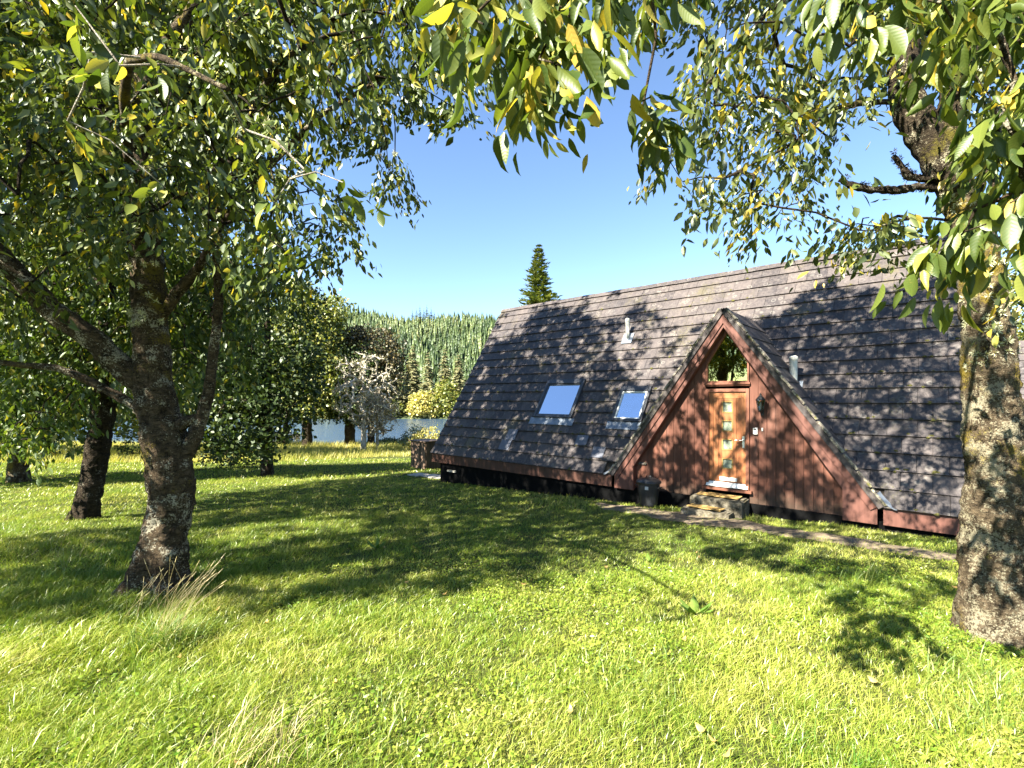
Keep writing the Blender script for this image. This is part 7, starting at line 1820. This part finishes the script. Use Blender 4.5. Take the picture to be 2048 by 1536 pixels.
far_tree('alder_tree', -19.4, 40.5, 12.5, [(0, 0, 6.6, 3.2, 2.6, 3.0), (-1.6, -.6, 4.0, 2.2, 1.8, 2.0), (1.8, -.5, 4.4, 2.0, 1.8, 2.0), (.3, 0, 9.4, 2.2, 2.0, 2.0)], 1500, 8, M['leaf_olive'], M['bark_dark'],
         'olive lake shore tree with a slim leaning trunk, leftmost beside the water', B, tr=.22, L=(.2, .32), r0=.42, seed=26, lean=(.4, 0))
far_tree('alder_tree', -17.3, 40.0, 14.4, [(0, 0, 9.6, 3.0, 2.6, 3.4), (-1.4, -.5, 6.6, 2.3, 2.0, 2.2), (1.6, -.7, 6.0, 2.3, 1.9, 2.2), (.6, -.6, 4.2, 2.5, 1.8, 1.6), (-.6, .2, 12.4, 1.7, 1.5, 1.6), (2.2, 0, 11.6, 1.3, 1.3, 1.3)], 1700, 8, M['leaf_yellow'], M['bark_dark'],
         'tall yellow green lake shore tree rising highest against the sky', B, tr=.4, L=(.2, .32), r0=.40, seed=27)
far_tree('alder_tree', -13.9, 40.6, 11.2, [(0, 0, 6.4, 2.4, 2.2, 2.6), (-.8, -.6, 4.0, 2.1, 1.7, 1.7), (1.0, -.5, 3.6, 1.7, 1.5, 1.6)], 1100, 8, M['leaf_dark'], M['bark_dark'],
         'dark low shore tree with a thick black trunk behind the silver tree', B, tr=.42, L=(.18, .3), r0=.36, seed=28)
far_tree('beech_tree', -12.6, 42.4, 12.2, [(0, 0, 8.2, 2.7, 2.3, 2.7), (1.1, -.4, 6.4, 2.0, 1.8, 2.2), (-1.5, -.3, 8.8, 1.9, 1.7, 2.0), (.1, 0, 4.8, 1.6, 1.5, 1.8)], 1400, 8, M['leaf_copper'], M['bark_dark'],
         'copper brown rounded tree on the shore, right of the yellow green one', B, tr=.3, L=(.16, .28), r0=.36, seed=29)
# two silver, lichen covered little trees
def twiggy_tree(name, x, y, h, spread, label, seed, leafm, nleaf):
    g = np.random.default_rng(seed)
    z0 = gz(x, y)
    root = empty(name, (x, y, z0))
    tag(root, label, 'tree', 'silver trees by the lake')
    hb = h * .36
    tr = .028 * h
    limb('trunk', [(x, y, z0 - .2, tr * 1.2), (x, y, z0 + .3, tr), (x + .03, y, z0 + hb, tr * .8), (x - .03, y, z0 + h * .65, tr * .45), (x, y, z0 + h * .95, .015)], M['bark_lichen'], root, k=9, amp=.15, step=.12, lumps=4, seed=seed)
    sk = skeleton([[(x, y, z0 + hb * .8), (x - .03, y, z0 + h * .65), (x, y, z0 + h * .95)]], .15)
    n = 330
    d = unit(g.normal(size=(n, 3)))
    r = g.random(n) ** .4
    A = np.array([x, y, z0 + h * .62]) + d * r[:, None] * np.array([spread, spread * .9, h * .40])
    A = A[A[:, 2] > z0 + h * .22]
    segs = twig_net(sk, None, A, seed, rtip=.024, sag=-.06, maxr=.09)
    V, F = tube_arrays(segs, 5)
    adopt(np_mesh('branches', V, [F], M['bark_lichen'], None), root)
    P = np.concatenate([A, [s[1] for s in segs]])
    P = P[g.integers(len(P), size=nleaf)] + g.normal(size=(nleaf, 3)) * .10
    V, Fs = leaf_arrays(P, g.normal(size=(nleaf, 3)), g.normal(size=(nleaf, 3)), g.uniform(.08, .17, nleaf), g.uniform(.035, .07, nleaf), QUAD)
    adopt(np_mesh('crown', V, Fs, leafm, None), root)
M['leaf_pale'] = leaf_mat('pale_lichened_leaf', [(0.0, (0.18, 0.165, 0.10)), (0.6, (0.30, 0.27, 0.18)), (1.0, (0.40, 0.36, 0.26))], 0.25, 0.04)
M['leaf_russet'] = leaf_mat('russet_pale_leaf', [(0.0, (0.20, 0.10, 0.08)), (0.5, (0.28, 0.23, 0.16)), (1.0, (0.38, 0.33, 0.23))], 0.25, 0.04)
twiggy_tree('lichen_tree', -10.65, 34.0, 7.2, 2.5, 'taller silver lichen covered tree with twisting bare twigs at the meadow edge', 41, M['leaf_pale'], 2600)
twiggy_tree('lichen_tree', -9.9, 34.8, 4.4, 1.6, 'shorter silver tree with a reddish tinge just right of the taller one', 42, M['leaf_russet'], 1700)

def bush(name, x, y, w, h, leafm, label, seed, n=260, L=(.08, .16), group=None, per=7):
    z0 = gz(x, y)
    root = empty(name, (x, y, z0))
    tag(root, label, 'shrub', group)
    A, (V, Fs) = lump_leaves([(x, y, z0 + h * .45, w, w * .8, h * .55), (x + w * .5, y, z0 + h * .35, w * .6, w * .6, h * .4), (x - w * .5, y, z0 + h * .35, w * .6, w * .6, h * .4)], n, per, *L, .13, seed, .4)
    adopt(np_mesh('foliage', V, Fs, leafm, None), root)
    g = np.random.default_rng(seed)
    sel = A[g.choice(len(A), 40)]
    Vt, Ft = tube_arrays(twig_net(np.array([(x, y, z0 - .05), (x, y, z0 + .15)]), None, sel, seed, rtip=.006, maxr=.03), 4)
    adopt(np_mesh('stems', Vt, [Ft], M['bark_dark'], None), root)
bush('shrub', -6.0, 34.0, 1.3, 1.75, M['leaf_gold'], 'golden shrub behind the timber box by the lodge', 51, 420)
bush('shrub', -7.5, 36.5, .9, 2.0, M['leaf_grey'], 'grey green feathery shrub left of the golden shrub', 52, 260)
for i, (x, y, w, h, mt, lab) in enumerate([(-11.7, 45.0, .9, .8, 'leaf_dark', 'low dark shrub at the water edge below the silver trees'), (-10.1, 45.3, 1.0, .8, 'leaf_copper', 'rust brown shrub at the water edge right of the silver trees'), (-9.0, 45.2, .8, .6, 'leaf_dark', 'small dark shrub at the water edge left of the grey green shrub'),
        (-21.5, 44.5, 1.6, 1.4, 'leaf_copper', 'brownish shrub at the shore left of the slim alder'), (-25.0, 43.0, 2.2, 2.6, 'leaf_olive', 'olive shrub on the shore behind the dark drooping tree'),
        (-17.5, 30.0, 1.8, 2.2, 'leaf_copper', 'reddish brown bush at the meadow edge behind the limbed cherry'), (-21.5, 28.5, 2.2, 2.6, 'leaf_dark', 'dark bush at the meadow edge left of the reddish bush'), (-27.5, 28.0, 2.4, 2.6, 'leaf_olive', 'olive bush at the meadow edge beyond the dark trunk'), (-12.3, 21.0, 1.3, 1.6, 'leaf_dark', 'dark bush beside the drooping tree at the meadow'), (33.0, 32.5, 2.4, 5.4, 'leaf_gold', 'yellow leaved shrub above the roof of the second lodge')]):
    bush('shrub', x, y, w, h, M[mt], lab, 60 + i, 300 if w > 1.5 else 160)
far_tree('birch_tree', 38.5, 34.0, 17, [(0, 0, 9, 4.4, 3.6, 5.0), (-2.2, -1, 7.0, 2.6, 2.2, 3.0), (2.6, 0, 6, 3, 3, 3), (-1.2, -.8, 13, 2.4, 2.2, 2.4)], 1400, 8, M['leaf_yellow'], M['bark'],
         'yellowing tree behind the second lodge at the right edge', tr=.3, L=(.2, .32), r0=.4, seed=33)

# ---------------------------------------------------------------- conifers
def conifer_arrays(seed, H, Rb, tiers, nb, sub, droop=.35, Ls=1.0, power=.85, base=.06, lift=0.0, wid=.24):
    g = np.random.default_rng(seed)
    P, D, S, L, W = [], [], [], [], []
    for i in range(tiers):
        t_ = base + (1 - base) * (i + g.uniform(-.3, .3)) / tiers
        R_ = Rb * max(1 - t_, 0) ** power * g.uniform(.78, 1.12) + .02 * H * (1 - t_) + .05
        for j in range(nb):
            if g.random() < .1:
                continue
            a = 2 * math.pi * (j + g.uniform(-.4, .4)) / nb + i * 1.3
            l = R_ * g.uniform(.5, 1.15)
            ca, sa = math.cos(a), math.sin(a)
            for k in range(sub):
                q = (k + .7) / sub
                x = l * q
                z = t_ * H - droop * l * q ** 1.4 + .10 * l * max(0, q - .75)
                for sd in (-1, 0, 1):
                    aa = sd * g.uniform(.5, .95)
                    P.append((ca * x, sa * x, z))
                    D.append((math.cos(a + aa), math.sin(a + aa), -.35 + lift * 2 + g.uniform(-.25, .25)))
                    S.append((-sa + g.uniform(-.3, .3), ca + g.uniform(-.3, .3), g.uniform(-.4, .4)))
                    ll = (.34 * l * (1.15 - q * .6) + .10 * Ls) * g.uniform(.7, 1.2)
                    L.append(ll); W.append(ll * wid)
    return leaf_arrays(np.array(P), np.array(D), np.array(S), np.array(L), np.array(W), QUAD)

def conifer_proto(name, seed, H, Rb, tiers, nb, sub, m, **kw):
    root = empty(name)
    V, Fs = conifer_arrays(seed, H, Rb, tiers, nb, sub, **kw)
    np_mesh('crown', V, Fs, m, root)
    mb = MB().tube([(0, 0, -.5), (0, 0, H * .3), (0, 0, H * .985)], [H * .016, H * .012, .015], 8)
    mb.build('trunk', M['bark_dark'], root)
    return root
def copy_tree(o):
    c = o.copy(); col.objects.link(c)
    for ch in list(o.children):
        d = ch.copy(); col.objects.link(d); d.parent = c
    return c
cf = conifer_proto('conifer', 71, 19.2, 5.0, 64, 8, 6, M['needle_light'], droop=-.05, Ls=2.2, lift=.3, wid=.2)
cf.location = (2.56, 45.0, gz(2.56, 45))
tag(cf, 'tall pointed conifer rising above the lodge ridge', 'conifer')
protos = [conifer_proto('spruce_tree', 72 + i, 17, 3.6 + .3 * i, 26, 11, 4, M['needle_olive'], droop=.5, wid=.36, Ls=3) for i in range(3)]
spots = [(-98, 122, .8), (-84, 124, .95), (-71, 121, .85), (-60, 124, 1.0), (-49, 122, .86), (-39.5, 123, .98), (-34.0, 124, 1.08), (-29.6, 121, .86), (-26.0, 124, 1.10), (-21.6, 122, .98), (-17.4, 123, 1.04), (-13.6, 121, .95), (-9.4, 124, 1.0), (-5, 122, .9), (1, 124, 1.0), (12, 123, .95), (24, 124, 1.05), (38, 122, .9)]
where = ['far left of the copper tree', 'left of the copper tree', 'behind the drooping dark tree', 'behind the yellow green alder', 'behind the black trunked shore tree', 'behind the silver tree crown', 'just right of the silver trees', 'fourth from the lodge roof edge', 'third from the lodge roof edge', 'above the pale golden bush', 'second from the lodge roof edge', 'nearest the lodge roof edge', 'mostly hidden by the left roof end', 'hidden by the lodge roof', 'hidden behind the lodge ridge', 'behind the lodge, right of the pointed conifer', 'behind the lodge entrance gable', 'behind the right end of the lodge']
for i, ((x, y, s), wh) in enumerate(zip(spots[3:12], where[3:12])):
    p = protos[i % 3]
    o = p if i < 3 else copy_tree(p)
    o.location = (x, y, float(hill_h(np.array(x), np.array(y))) - .3)
    o.scale = (s * 1.0, s * 1.0, s)
    o.rotation_euler = (0, 0, i * 1.7)
    tag(o, 'olive lakeside spruce on the far shore, ' + wh, 'conifer', 'spruces on the far shore')
for i, (x, y, h, w, mt, lab) in enumerate([(-22.2, 118.5, 5.6, 2.6, 'leaf_gold', 'pale golden bushy tree on the far shore, left one of the bright pair'), (-16.8, 118.8, 8.6, 3.0, 'leaf_yellow', 'taller yellow green tree on the far shore beside the lodge roof'), (-31.5, 118.5, 4.6, 2.4, 'leaf_olive', 'pale olive bush tree on the far shore right of the silver trees'), (-12.2, 119.0, 6.0, 2.6, 'leaf_yellow', 'low yellow green tree on the far shore touching the roof edge'), (-43, 118.5, 7.0, 3.4, 'leaf_yellow', 'yellow bush on the far shore seen between the shore trees')]):
    z0 = float(hill_h(np.array(x), np.array(y)))
    root = empty('lakeside_tree', (x, y, z0))
    tag(root, lab, 'tree', 'bright trees on the far shore')
    A, (V, Fs) = lump_leaves([(x, y, z0 + h * .55, w, w * .8, h * .45), (x - w * .5, y - .8, z0 + h * .28, w * .75, w * .6, h * .3), (x + w * .6, y - .8, z0 + h * .3, w * .75, w * .6, h * .32)], 420, 7, .45, .8, .8, 80 + i, .45)
    adopt(np_mesh('crown', V, Fs, M[mt], None), root)
    adopt(MB().tube([(x, y, z0 - .4), (x, y, z0 + h * .6)], [.22, .08], 7).build('trunk', M['bark_dark']), root)

# the plantation: one mass nobody could count
g = np.random.default_rng(90)
sx = 4.9
X, Y = np.meshgrid(np.arange(-420, 235, sx), np.arange(200, 498, sx))
X = (X + g.uniform(-2.6, 2.6, X.shape)).ravel(); Y = (Y + g.uniform(-2.6, 2.6, Y.shape)).ravel()
Z = hill_h(X, Y) - .3
n = len(X)
Hh = g.uniform(6.5, 14.5, n) * (1 + .22 * np.sin(X * .05 + Y * .021))
Rr = Hh * g.uniform(.135, .22, n)
kk = 8
V, F, A_ = [], [], []
off = 0
tn = np.clip(g.normal(.42, .24, n) + .22 * np.sin(X * .03 + 1) * np.sin(Y * .025), 0, 1)
for (zb, zt, rs) in ((.04, .46, 1.0), (.26, .66, .78), (.48, .84, .54), (.68, 1.0, .32)):
    th = np.arange(kk) * 2 * math.pi / kk
    a = th[None] + g.uniform(0, 6, n)[:, None]
    rad = Rr[:, None] * rs * np.where(np.arange(kk) % 2 == 0, 1.15, .5)[None] * g.uniform(.7, 1.25, (n, kk))
    ring = np.stack([X[:, None] + np.cos(a) * rad, Y[:, None] + np.sin(a) * rad, (Z + Hh * zb)[:, None] + g.uniform(-.6, .6, (n, kk))], 2)
    tip = np.stack([X + g.normal(size=n) * .1, Y + 0 * X, Z + Hh * zt], 1)[:, None]
    F.append((np.array([(j, (j + 1) % kk, kk) for j in range(kk)])[None] + (np.arange(n) * (kk + 1))[:, None, None] + off).reshape(-1, 3))
    V.append(np.concatenate([ring, tip], 1).reshape(-1, 3)); off += n * (kk + 1); A_.append(np.repeat(tn, kk + 1))
fr = 9
tq = g.uniform(.05, .9, (n, fr)); az = g.uniform(0, 2 * math.pi, (n, fr))
rad = Rr[:, None] * (1 - tq) * .6
P = np.stack([X[:, None] + np.cos(az) * rad, Y[:, None] + np.sin(az) * rad, Z[:, None] + Hh[:, None] * tq], 2).reshape(-1, 3)
D = np.stack([np.cos(az), np.sin(az), g.uniform(-.5, .1, (n, fr))], 2).reshape(-1, 3)
S = np.stack([-np.sin(az), np.cos(az), g.uniform(-.4, .4, (n, fr))], 2).reshape(-1, 3)
Lf = (Rr[:, None] * (1.1 - tq) * g.uniform(.6, 1.1, (n, fr))).ravel()
v, f = leaf_arrays(P, D, S, Lf, Lf * .3, QUAD)
V.append(v); F.append(f[0] + off); A_.append(np.repeat(tn, fr * 4))
o = np_mesh('plantation_forest', np.concatenate(V), F, M['needle_far'], attr=np.concatenate(A_))
tag(o, 'dense conifer plantation covering the hill across the lake', 'forest', kind='stuff')
hp = conifer_proto('conifer', 95, 21, 5.0, 16, 9, 3, M['needle'], droop=.4, wid=.4)
for i, dx in enumerate((-11, -7.5, -3.5, 0, 3.5, 7.5, 11)):
    o = hp if i == 0 else copy_tree(hp)
    x, y = -90 + dx, 481 + (i % 2) * 3
    s = (.72, .86, .95, .9, 1.0, .95, .74)[i]
    o.location = (x, y, float(hill_h(np.array(x), np.array(y))))
    o.scale = (s, s, s); o.rotation_euler = (0, 0, i)
    tag(o, 'dark conifer of the small clump on the hill skyline', 'conifer', 'conifer clump on the skyline')

# ---------------------------------------------------------------- grass
def world_local(X, Y):
    dx, dy = X - E0.x, Y - E0.y
    return dx * math.cos(TH) + dy * math.sin(TH), -dx * math.sin(TH) + dy * math.cos(TH)
def scatter(y0, y1, dens, seed, wf=1.2, w0=1.8):
    g = np.random.default_rng(seed)
    area = wf * (y1 ** 2 - y0 ** 2) + 2 * w0 * (y1 - y0)
    n = int(area * dens)
    Y = y0 + (y1 - y0) * g.random(int(n * 2.2))
    Wd = wf * Y + w0
    keep = g.random(len(Y)) < Wd / (wf * y1 + w0)
    Y = Y[keep][:n]; Wd = Wd[keep][:n]
    X = g.uniform(-1, 1, len(Y)) * Wd
    u, v = world_local(X, Y)
    ok = ~((u > -.1) & (u < LEN + .2) & (v > .02) & (v < 2 * HALF))
    ok &= ~((u > 8.8) & (u < 9.98) & (v > -.86) & (v < .1))
    pv = np.interp(u, PU, PV); pw = np.interp(u, PU, PWd) * (.85 + .5 * n2(u, v, 4, 3))
    ok &= ~((u > 6.9) & (u < 15.6) & (np.abs(v - pv) < pw) & (g.random(len(u)) > .12 + .5 * (n2(u, v, 5, 6) > .62) + .25 * (np.abs(v - pv) > pw * .7)))
    ok &= ~((u > -2.2) & (u < 1.0) & (v > .5) & (v < 1.5))
    for (tx, ty, tr) in ((-3.66, 4.95, .25), (3.9, 3.82, .24), (-8.03, 8.95, .18)):
        ok &= (X - tx) ** 2 + (Y - ty) ** 2 > tr ** 2
    return X[ok], Y[ok], g
def blades(X, Y, h, w, g, segs, lean0=.25, lean1=.8, bias=(.25, .0)):
    n = len(X)
    Z = ground_z(X, Y) - .012
    a = g.uniform(0, 2 * math.pi, n)
    ln = g.uniform(lean0, lean1, n)
    dx = np.cos(a) * ln + bias[0]; dy = np.sin(a) * ln + bias[1]
    fa = g.uniform(0, math.pi, n)
    fx, fy = np.cos(fa) * w, np.sin(fa) * w
    B = np.stack([X, Y, Z], 1)
    if segs == 2:
        ts = [(0, 1.0), (.5, .85)]
    else:
        ts = [(0, 1.0)]
    rows = []
    for t_, ww in ts:
        c = B + np.stack([dx * h * t_ ** 1.7, dy * h * t_ ** 1.7, h * t_ * (1 - .18 * t_ * ln)], 1)
        s = np.stack([fx * ww, fy * ww, np.zeros(n)], 1)
        rows += [c - s, c + s]
    tip = B + np.stack([dx * h, dy * h, h * (1 - .35 * ln)], 1)
    V = np.stack(rows + [tip], 1)
    k = V.shape[1]
    base = (np.arange(n) * k)[:, None]
    if segs == 2:
        Fs = [np.array([[0, 1, 3, 2]]) + base, np.array([[2, 3, 4]]) + base]
    else:
        Fs = [np.array([[0, 1, 2]]) + base]
    return V.reshape(-1, 3), Fs, k
def join(name, parts, m):
    V, Q, T, A = [], [], [], []
    off = 0
    for v, fs, at in parts:
        for f in fs:
            (Q if f.shape[1] == 4 else T).append(f + off)
        V.append(v); A.append(at); off += len(v)
    return np_mesh(name, np.concatenate(V), [np.concatenate(x) for x in (Q, T) if x], m, attr=np.concatenate(A))
parts = []
for (y0, y1, dens, w, h0, h1, segs, sd) in ((.9, 3.2, 9500, .0017, .035, .09, 2, 101), (3.2, 5.5, 5200, .0024, .04, .095, 2, 102), (5.5, 10, 1900, .004, .04, .09, 1, 103), (10, 17, 560, .0085, .045, .10, 1, 104), (17, 27, 150, .016, .06, .13, 1, 105)):
    X, Y, g = scatter(y0, y1, dens, sd)
    pt = n2(X, Y, 3.2, 1); pt2 = n2(X, Y, .9, 2); pt3 = n2(X, Y, 9, 4)
    rough = np.clip((-1.2 - X) / 2.0, 0, 1) * np.clip((9 - Y) / 3, 0, 1)
    h = g.uniform(h0, h1, len(X)) * (.55 + .8 * pt * pt2 + .5 * pt3) * (1 + .9 * rough)
    keep = g.random(len(X)) < .72 + .45 * pt3
    X, Y, h, pt, pt2 = X[keep], Y[keep], h[keep], pt[keep], pt2[keep]
    V, Fs, k = blades(X, Y, h, w * g.uniform(.7, 1.4, len(X)), g, segs, .3, 1.15)
    tint = np.clip(g.normal(.42, .20, len(X)) + .18 * (pt2 - .5) + (g.random(len(X)) < .09) * .4, 0, 1)
    parts.append((V, Fs, np.repeat(tint, k)))
# longer clumps the mower left
g = np.random.default_rng(118)
cy_ = 1.6 + 8.5 * g.random(420) ** 1.3
cx_ = g.uniform(-1.05, 1.05, 420) * (cy_ + .6)
per = 46
X = np.repeat(cx_, per) + g.normal(size=420 * per) * .055; Y = np.repeat(cy_, per) + g.normal(size=420 * per) * .055
u, v = world_local(X, Y)
ok = ~((u > 6.5) & (v > -2.2))
ok &= ~((X - 3.9) ** 2 + (Y - 3.82) ** 2 < .07) & ~((X + 3.66) ** 2 + (Y - 4.95) ** 2 < .07)
hs = np.repeat(g.uniform(.07, .17, 420) * (1 + .5 * (cx_ < -1.2)), per)[ok]; X, Y = X[ok], Y[ok]
V, Fs, k = blades(X, Y, hs * g.uniform(.6, 1.1, len(X)), .0021 * g.uniform(.7, 1.4, len(X)), g, 2, .3, 1.1)
tn_ = np.repeat(g.uniform(.1, .6, 420), per)[ok[:420 * per]] + g.normal(size=len(X)) * .1
parts.append((V, Fs, np.repeat(np.clip(tn_, 0, 1), k)))
# clover and small broad leaves in the turf
X, Y, g = scatter(.9, 6, 900, 120)
keep = n2(X, Y, 2.5, 8) > .5
X, Y = X[keep], Y[keep]
n = len(X)
P = np.stack([X, Y, ground_z(X, Y) + g.uniform(.02, .055, n)], 1)
D = np.stack([g.normal(size=n), g.normal(size=n), g.normal(size=n) * .35], 1)
V, Fs = leaf_arrays(P, D, np.stack([g.normal(size=n), g.normal(size=n), g.normal(size=n) * .3], 1), g.uniform(.018, .042, n), g.uniform(.006, .013, n), QUAD)
parts.append((V, Fs, np.repeat(np.clip(g.normal(.35, .15, n), 0, 1), 4)))
o = join('lawn_grass', parts, M['grass'])
tag(o, 'green and yellow lawn grass with clover', 'grass', kind='stuff')
parts = []
for (y0, y1, dens, w, h0, h1, sd) in ((23.5, 33, 75, .016, .18, .5, 111), (33, 47, 60, .024, .25, .65, 112)):
    X, Y, g = scatter(y0, y1, dens, sd)
    e = 23.5 + 3.4 * n2(X, Y * 0, .25, 7) + np.clip((X + 16) * .35, -3, 5)
    ok = (Y > e) & (X < 20) & (ground_z(X, Y) > -3.25)
    X, Y = X[ok], Y[ok]
    V, Fs, k = blades(X, Y, g.uniform(h0, h1, len(X)) * (.6 + .8 * n2(X, Y, .8, 9)), w * g.uniform(.7, 1.3, len(X)), g, 1, .1, .5)
    parts.append((V, Fs, np.repeat(np.clip(g.normal(.42, .22, len(X)) + .3 * (n2(X, Y, .5, 10) - .5), 0, 1), k)))
o = join('meadow_grass', parts, M['meadow'])
tag(o, 'pale yellow uncut meadow grass along the lake', 'grass', kind='stuff')

# single tufts and stalks one can point at
def tuft(x, y, n, h, w, m, label, seed, spread=.12, lean=(.2, .9), bias=(.15, 0), heads=0, cat='grass tuft'):
    g = np.random.default_rng(seed)
    z0 = gz(x, y)
    root = empty('grass_tuft', (x, y, z0))
    tag(root, label, cat)
    X = x + g.normal(size=n) * spread; Y = y + g.normal(size=n) * spread
    hh = h * g.uniform(.55, 1.05, n)
    V, F = [], []
    N = 7
    a = g.uniform(0, 6.28, n); ln = g.uniform(*lean, n); fa = g.uniform(0, 3.14, n)
    for k in range(N):
        t_ = k / (N - 1)
        c = np.stack([X + (np.cos(a) * ln + bias[0]) * hh * t_ ** 1.8, Y + (np.sin(a) * ln + bias[1]) * hh * t_ ** 1.8, ground_z(X, Y) - .01 + hh * t_ * (1 - .45 * ln * t_ ** 1.5)], 1)
        ww = w * (1 - t_ ** 2 * .95)
        s = np.stack([np.cos(fa) * ww, np.sin(fa) * ww, 0 * fa], 1)
        V += [c - s, c + s]
    V = np.stack(V, 1)
    f = np.array([(2 * k, 2 * k + 1, 2 * k + 3, 2 * k + 2) for k in range(N - 1)])
    F = (f[None] + (np.arange(n) * 2 * N)[:, None, None]).reshape(-1, 4)
    adopt(np_mesh('blades', V.reshape(-1, 3), [F], m, None), root)
    if heads:
        segs = []
        for i in range(heads):
            a_ = g.uniform(-.35, .6); l_ = h * g.uniform(1.5, 2.3)
            p0 = np.array([x + g.normal() * spread * .7, y + g.normal() * spread * .7, z0])
            dr = np.array([a_ + .15, g.normal() * .15, 0])
            pts = [p0 + dr * l_ * t_ ** 1.6 + np.array([0, 0, l_ * t_ * (1 - .12 * t_)]) for t_ in np.linspace(0, 1, 6)]
            for p, q in zip(pts[:-1], pts[1:]):
                segs.append((p, q, .0011, .0009))
            d = unit(pts[-1] - pts[-2])
            segs.append((pts[-1], pts[-1] + d * .05, .0028, .001))
        Vt, Ft = tube_arrays(segs, 4)
        adopt(np_mesh('stalks', Vt, [Ft], M['dry_grass'], None), root)
tuft(-2.72, 3.70, 420, .34, .0032, M['tuft_grass'], 'large arching green tuft with tall pale seed stalks in front of the cherry trunk', 131, .11, (.3, 1.1), (.15, -.05), 22)
tuft(-1.30, 2.42, 150, .22, .0019, M['dry_grass'], 'straw coloured dry grass tuft near the bottom edge left of centre', 132, .15, (.2, .8), (.45, .05))
tuft(3.92, 5.20, 150, .30, .0034, M['tuft_grass'], 'spiky green tuft left of the mossy right trunk', 133, .10, (.2, .9))
tuft(2.95, 3.0, 200, .24, .0034, M['tuft_grass'], 'dense dark green tuft at the lower right', 134, .16, (.2, .9))
tuft(.85, 3.15, 220, .20, .003, M['tuft_grass'], 'bright green tuft in the middle of the sunny lawn', 135, .17, (.2, .9))
tuft(-.72, 2.65, 200, .19, .003, M['tuft_grass'], 'green tuft in the sunny lawn just right of the straw tuft', 136, .16, (.2, .9))
tuft(-3.35, 4.25, 120, .22, .003, M['tuft_grass'], 'loose grass tuft with leaning stalks at the foot of the limbed cherry', 137, .14, (.2, .9), (.3, 0), 14)
tuft(-5.0, 5.4, 150, .24, .003, M['tuft_grass'], 'shaded grass tuft with thin stalks left of the limbed cherry trunk', 138, .2, (.2, .9), (.3, 0), 10)
tuft(2.62, 2.55, 160, .22, .0034, M['tuft_grass'], 'green tuft nearest the bottom right corner', 139, .14, (.2, .9))
for i, (x, y, s, n, lab) in enumerate([(1.68, 4.35, .20, 7, 'broad leaved dock plant in the sunny middle of the lawn'), (1.74, 6.02, .15, 5, 'small upright dock plant at the shadow edge'), (-1.9, 6.65, .17, 7, 'dock plant flat in the shaded lawn right of the limbed cherry')]):
    g = np.random.default_rng(150 + i)
    a = np.linspace(0, 6.0, n) + g.uniform(-.3, .3, n)
    P = np.tile(np.array([[x, y, gz(x, y) + .02]]), (n, 1))
    D = np.stack([np.cos(a), np.sin(a), g.uniform(.25, .8, n)], 1)
    V, Fs = leaf_arrays(P, D, np.stack([-np.sin(a), np.cos(a), 0 * a], 1), s * g.uniform(.7, 1.2, n), s * .17 * g.uniform(.8, 1.2, n), HI)
    tag(np_mesh('dock_plant', V, Fs, M['dock'], smooth=True, vec=np.tile(np.c_[HI[0][:, :2], HI[0][:, 0] * 0], (n, 1))), lab, 'plant')
# fallen leaves
g = np.random.default_rng(170)
base_leaf = None
for i in range(64):
    y = 1.7 + 5.4 * g.random() ** 1.5; x = g.uniform(-.95, 1.0) * y + .2
    u_, v_ = to_local(x, y)
    if base_leaf is None:
        V, Fs = leaf_arrays(np.zeros((1, 3)), np.array([[1., 0, 0]]), np.array([[0, 1., 0]]), np.array([.058]), np.array([.0145]), HI)
        V = V + np.array([-.036, 0, 0]); V[:, 2] += 14 * V[:, 0] ** 2
        base_leaf = o = np_mesh('fallen_leaf', V, Fs, M['fallen'], smooth=True)
    else:
        o = base_leaf.copy(); col.objects.link(o)
    o.location = (x, y, gz(x, y) + .048)
    o.rotation_euler = (g.uniform(-.5, .5), g.uniform(-.5, .5), g.uniform(0, 6.28))
    s = g.uniform(.55, 1.25); o.scale = (s, s, s)
    tag(o, 'small curled brown fallen leaf lying in the lawn grass', 'leaf', 'fallen leaves on the lawn')
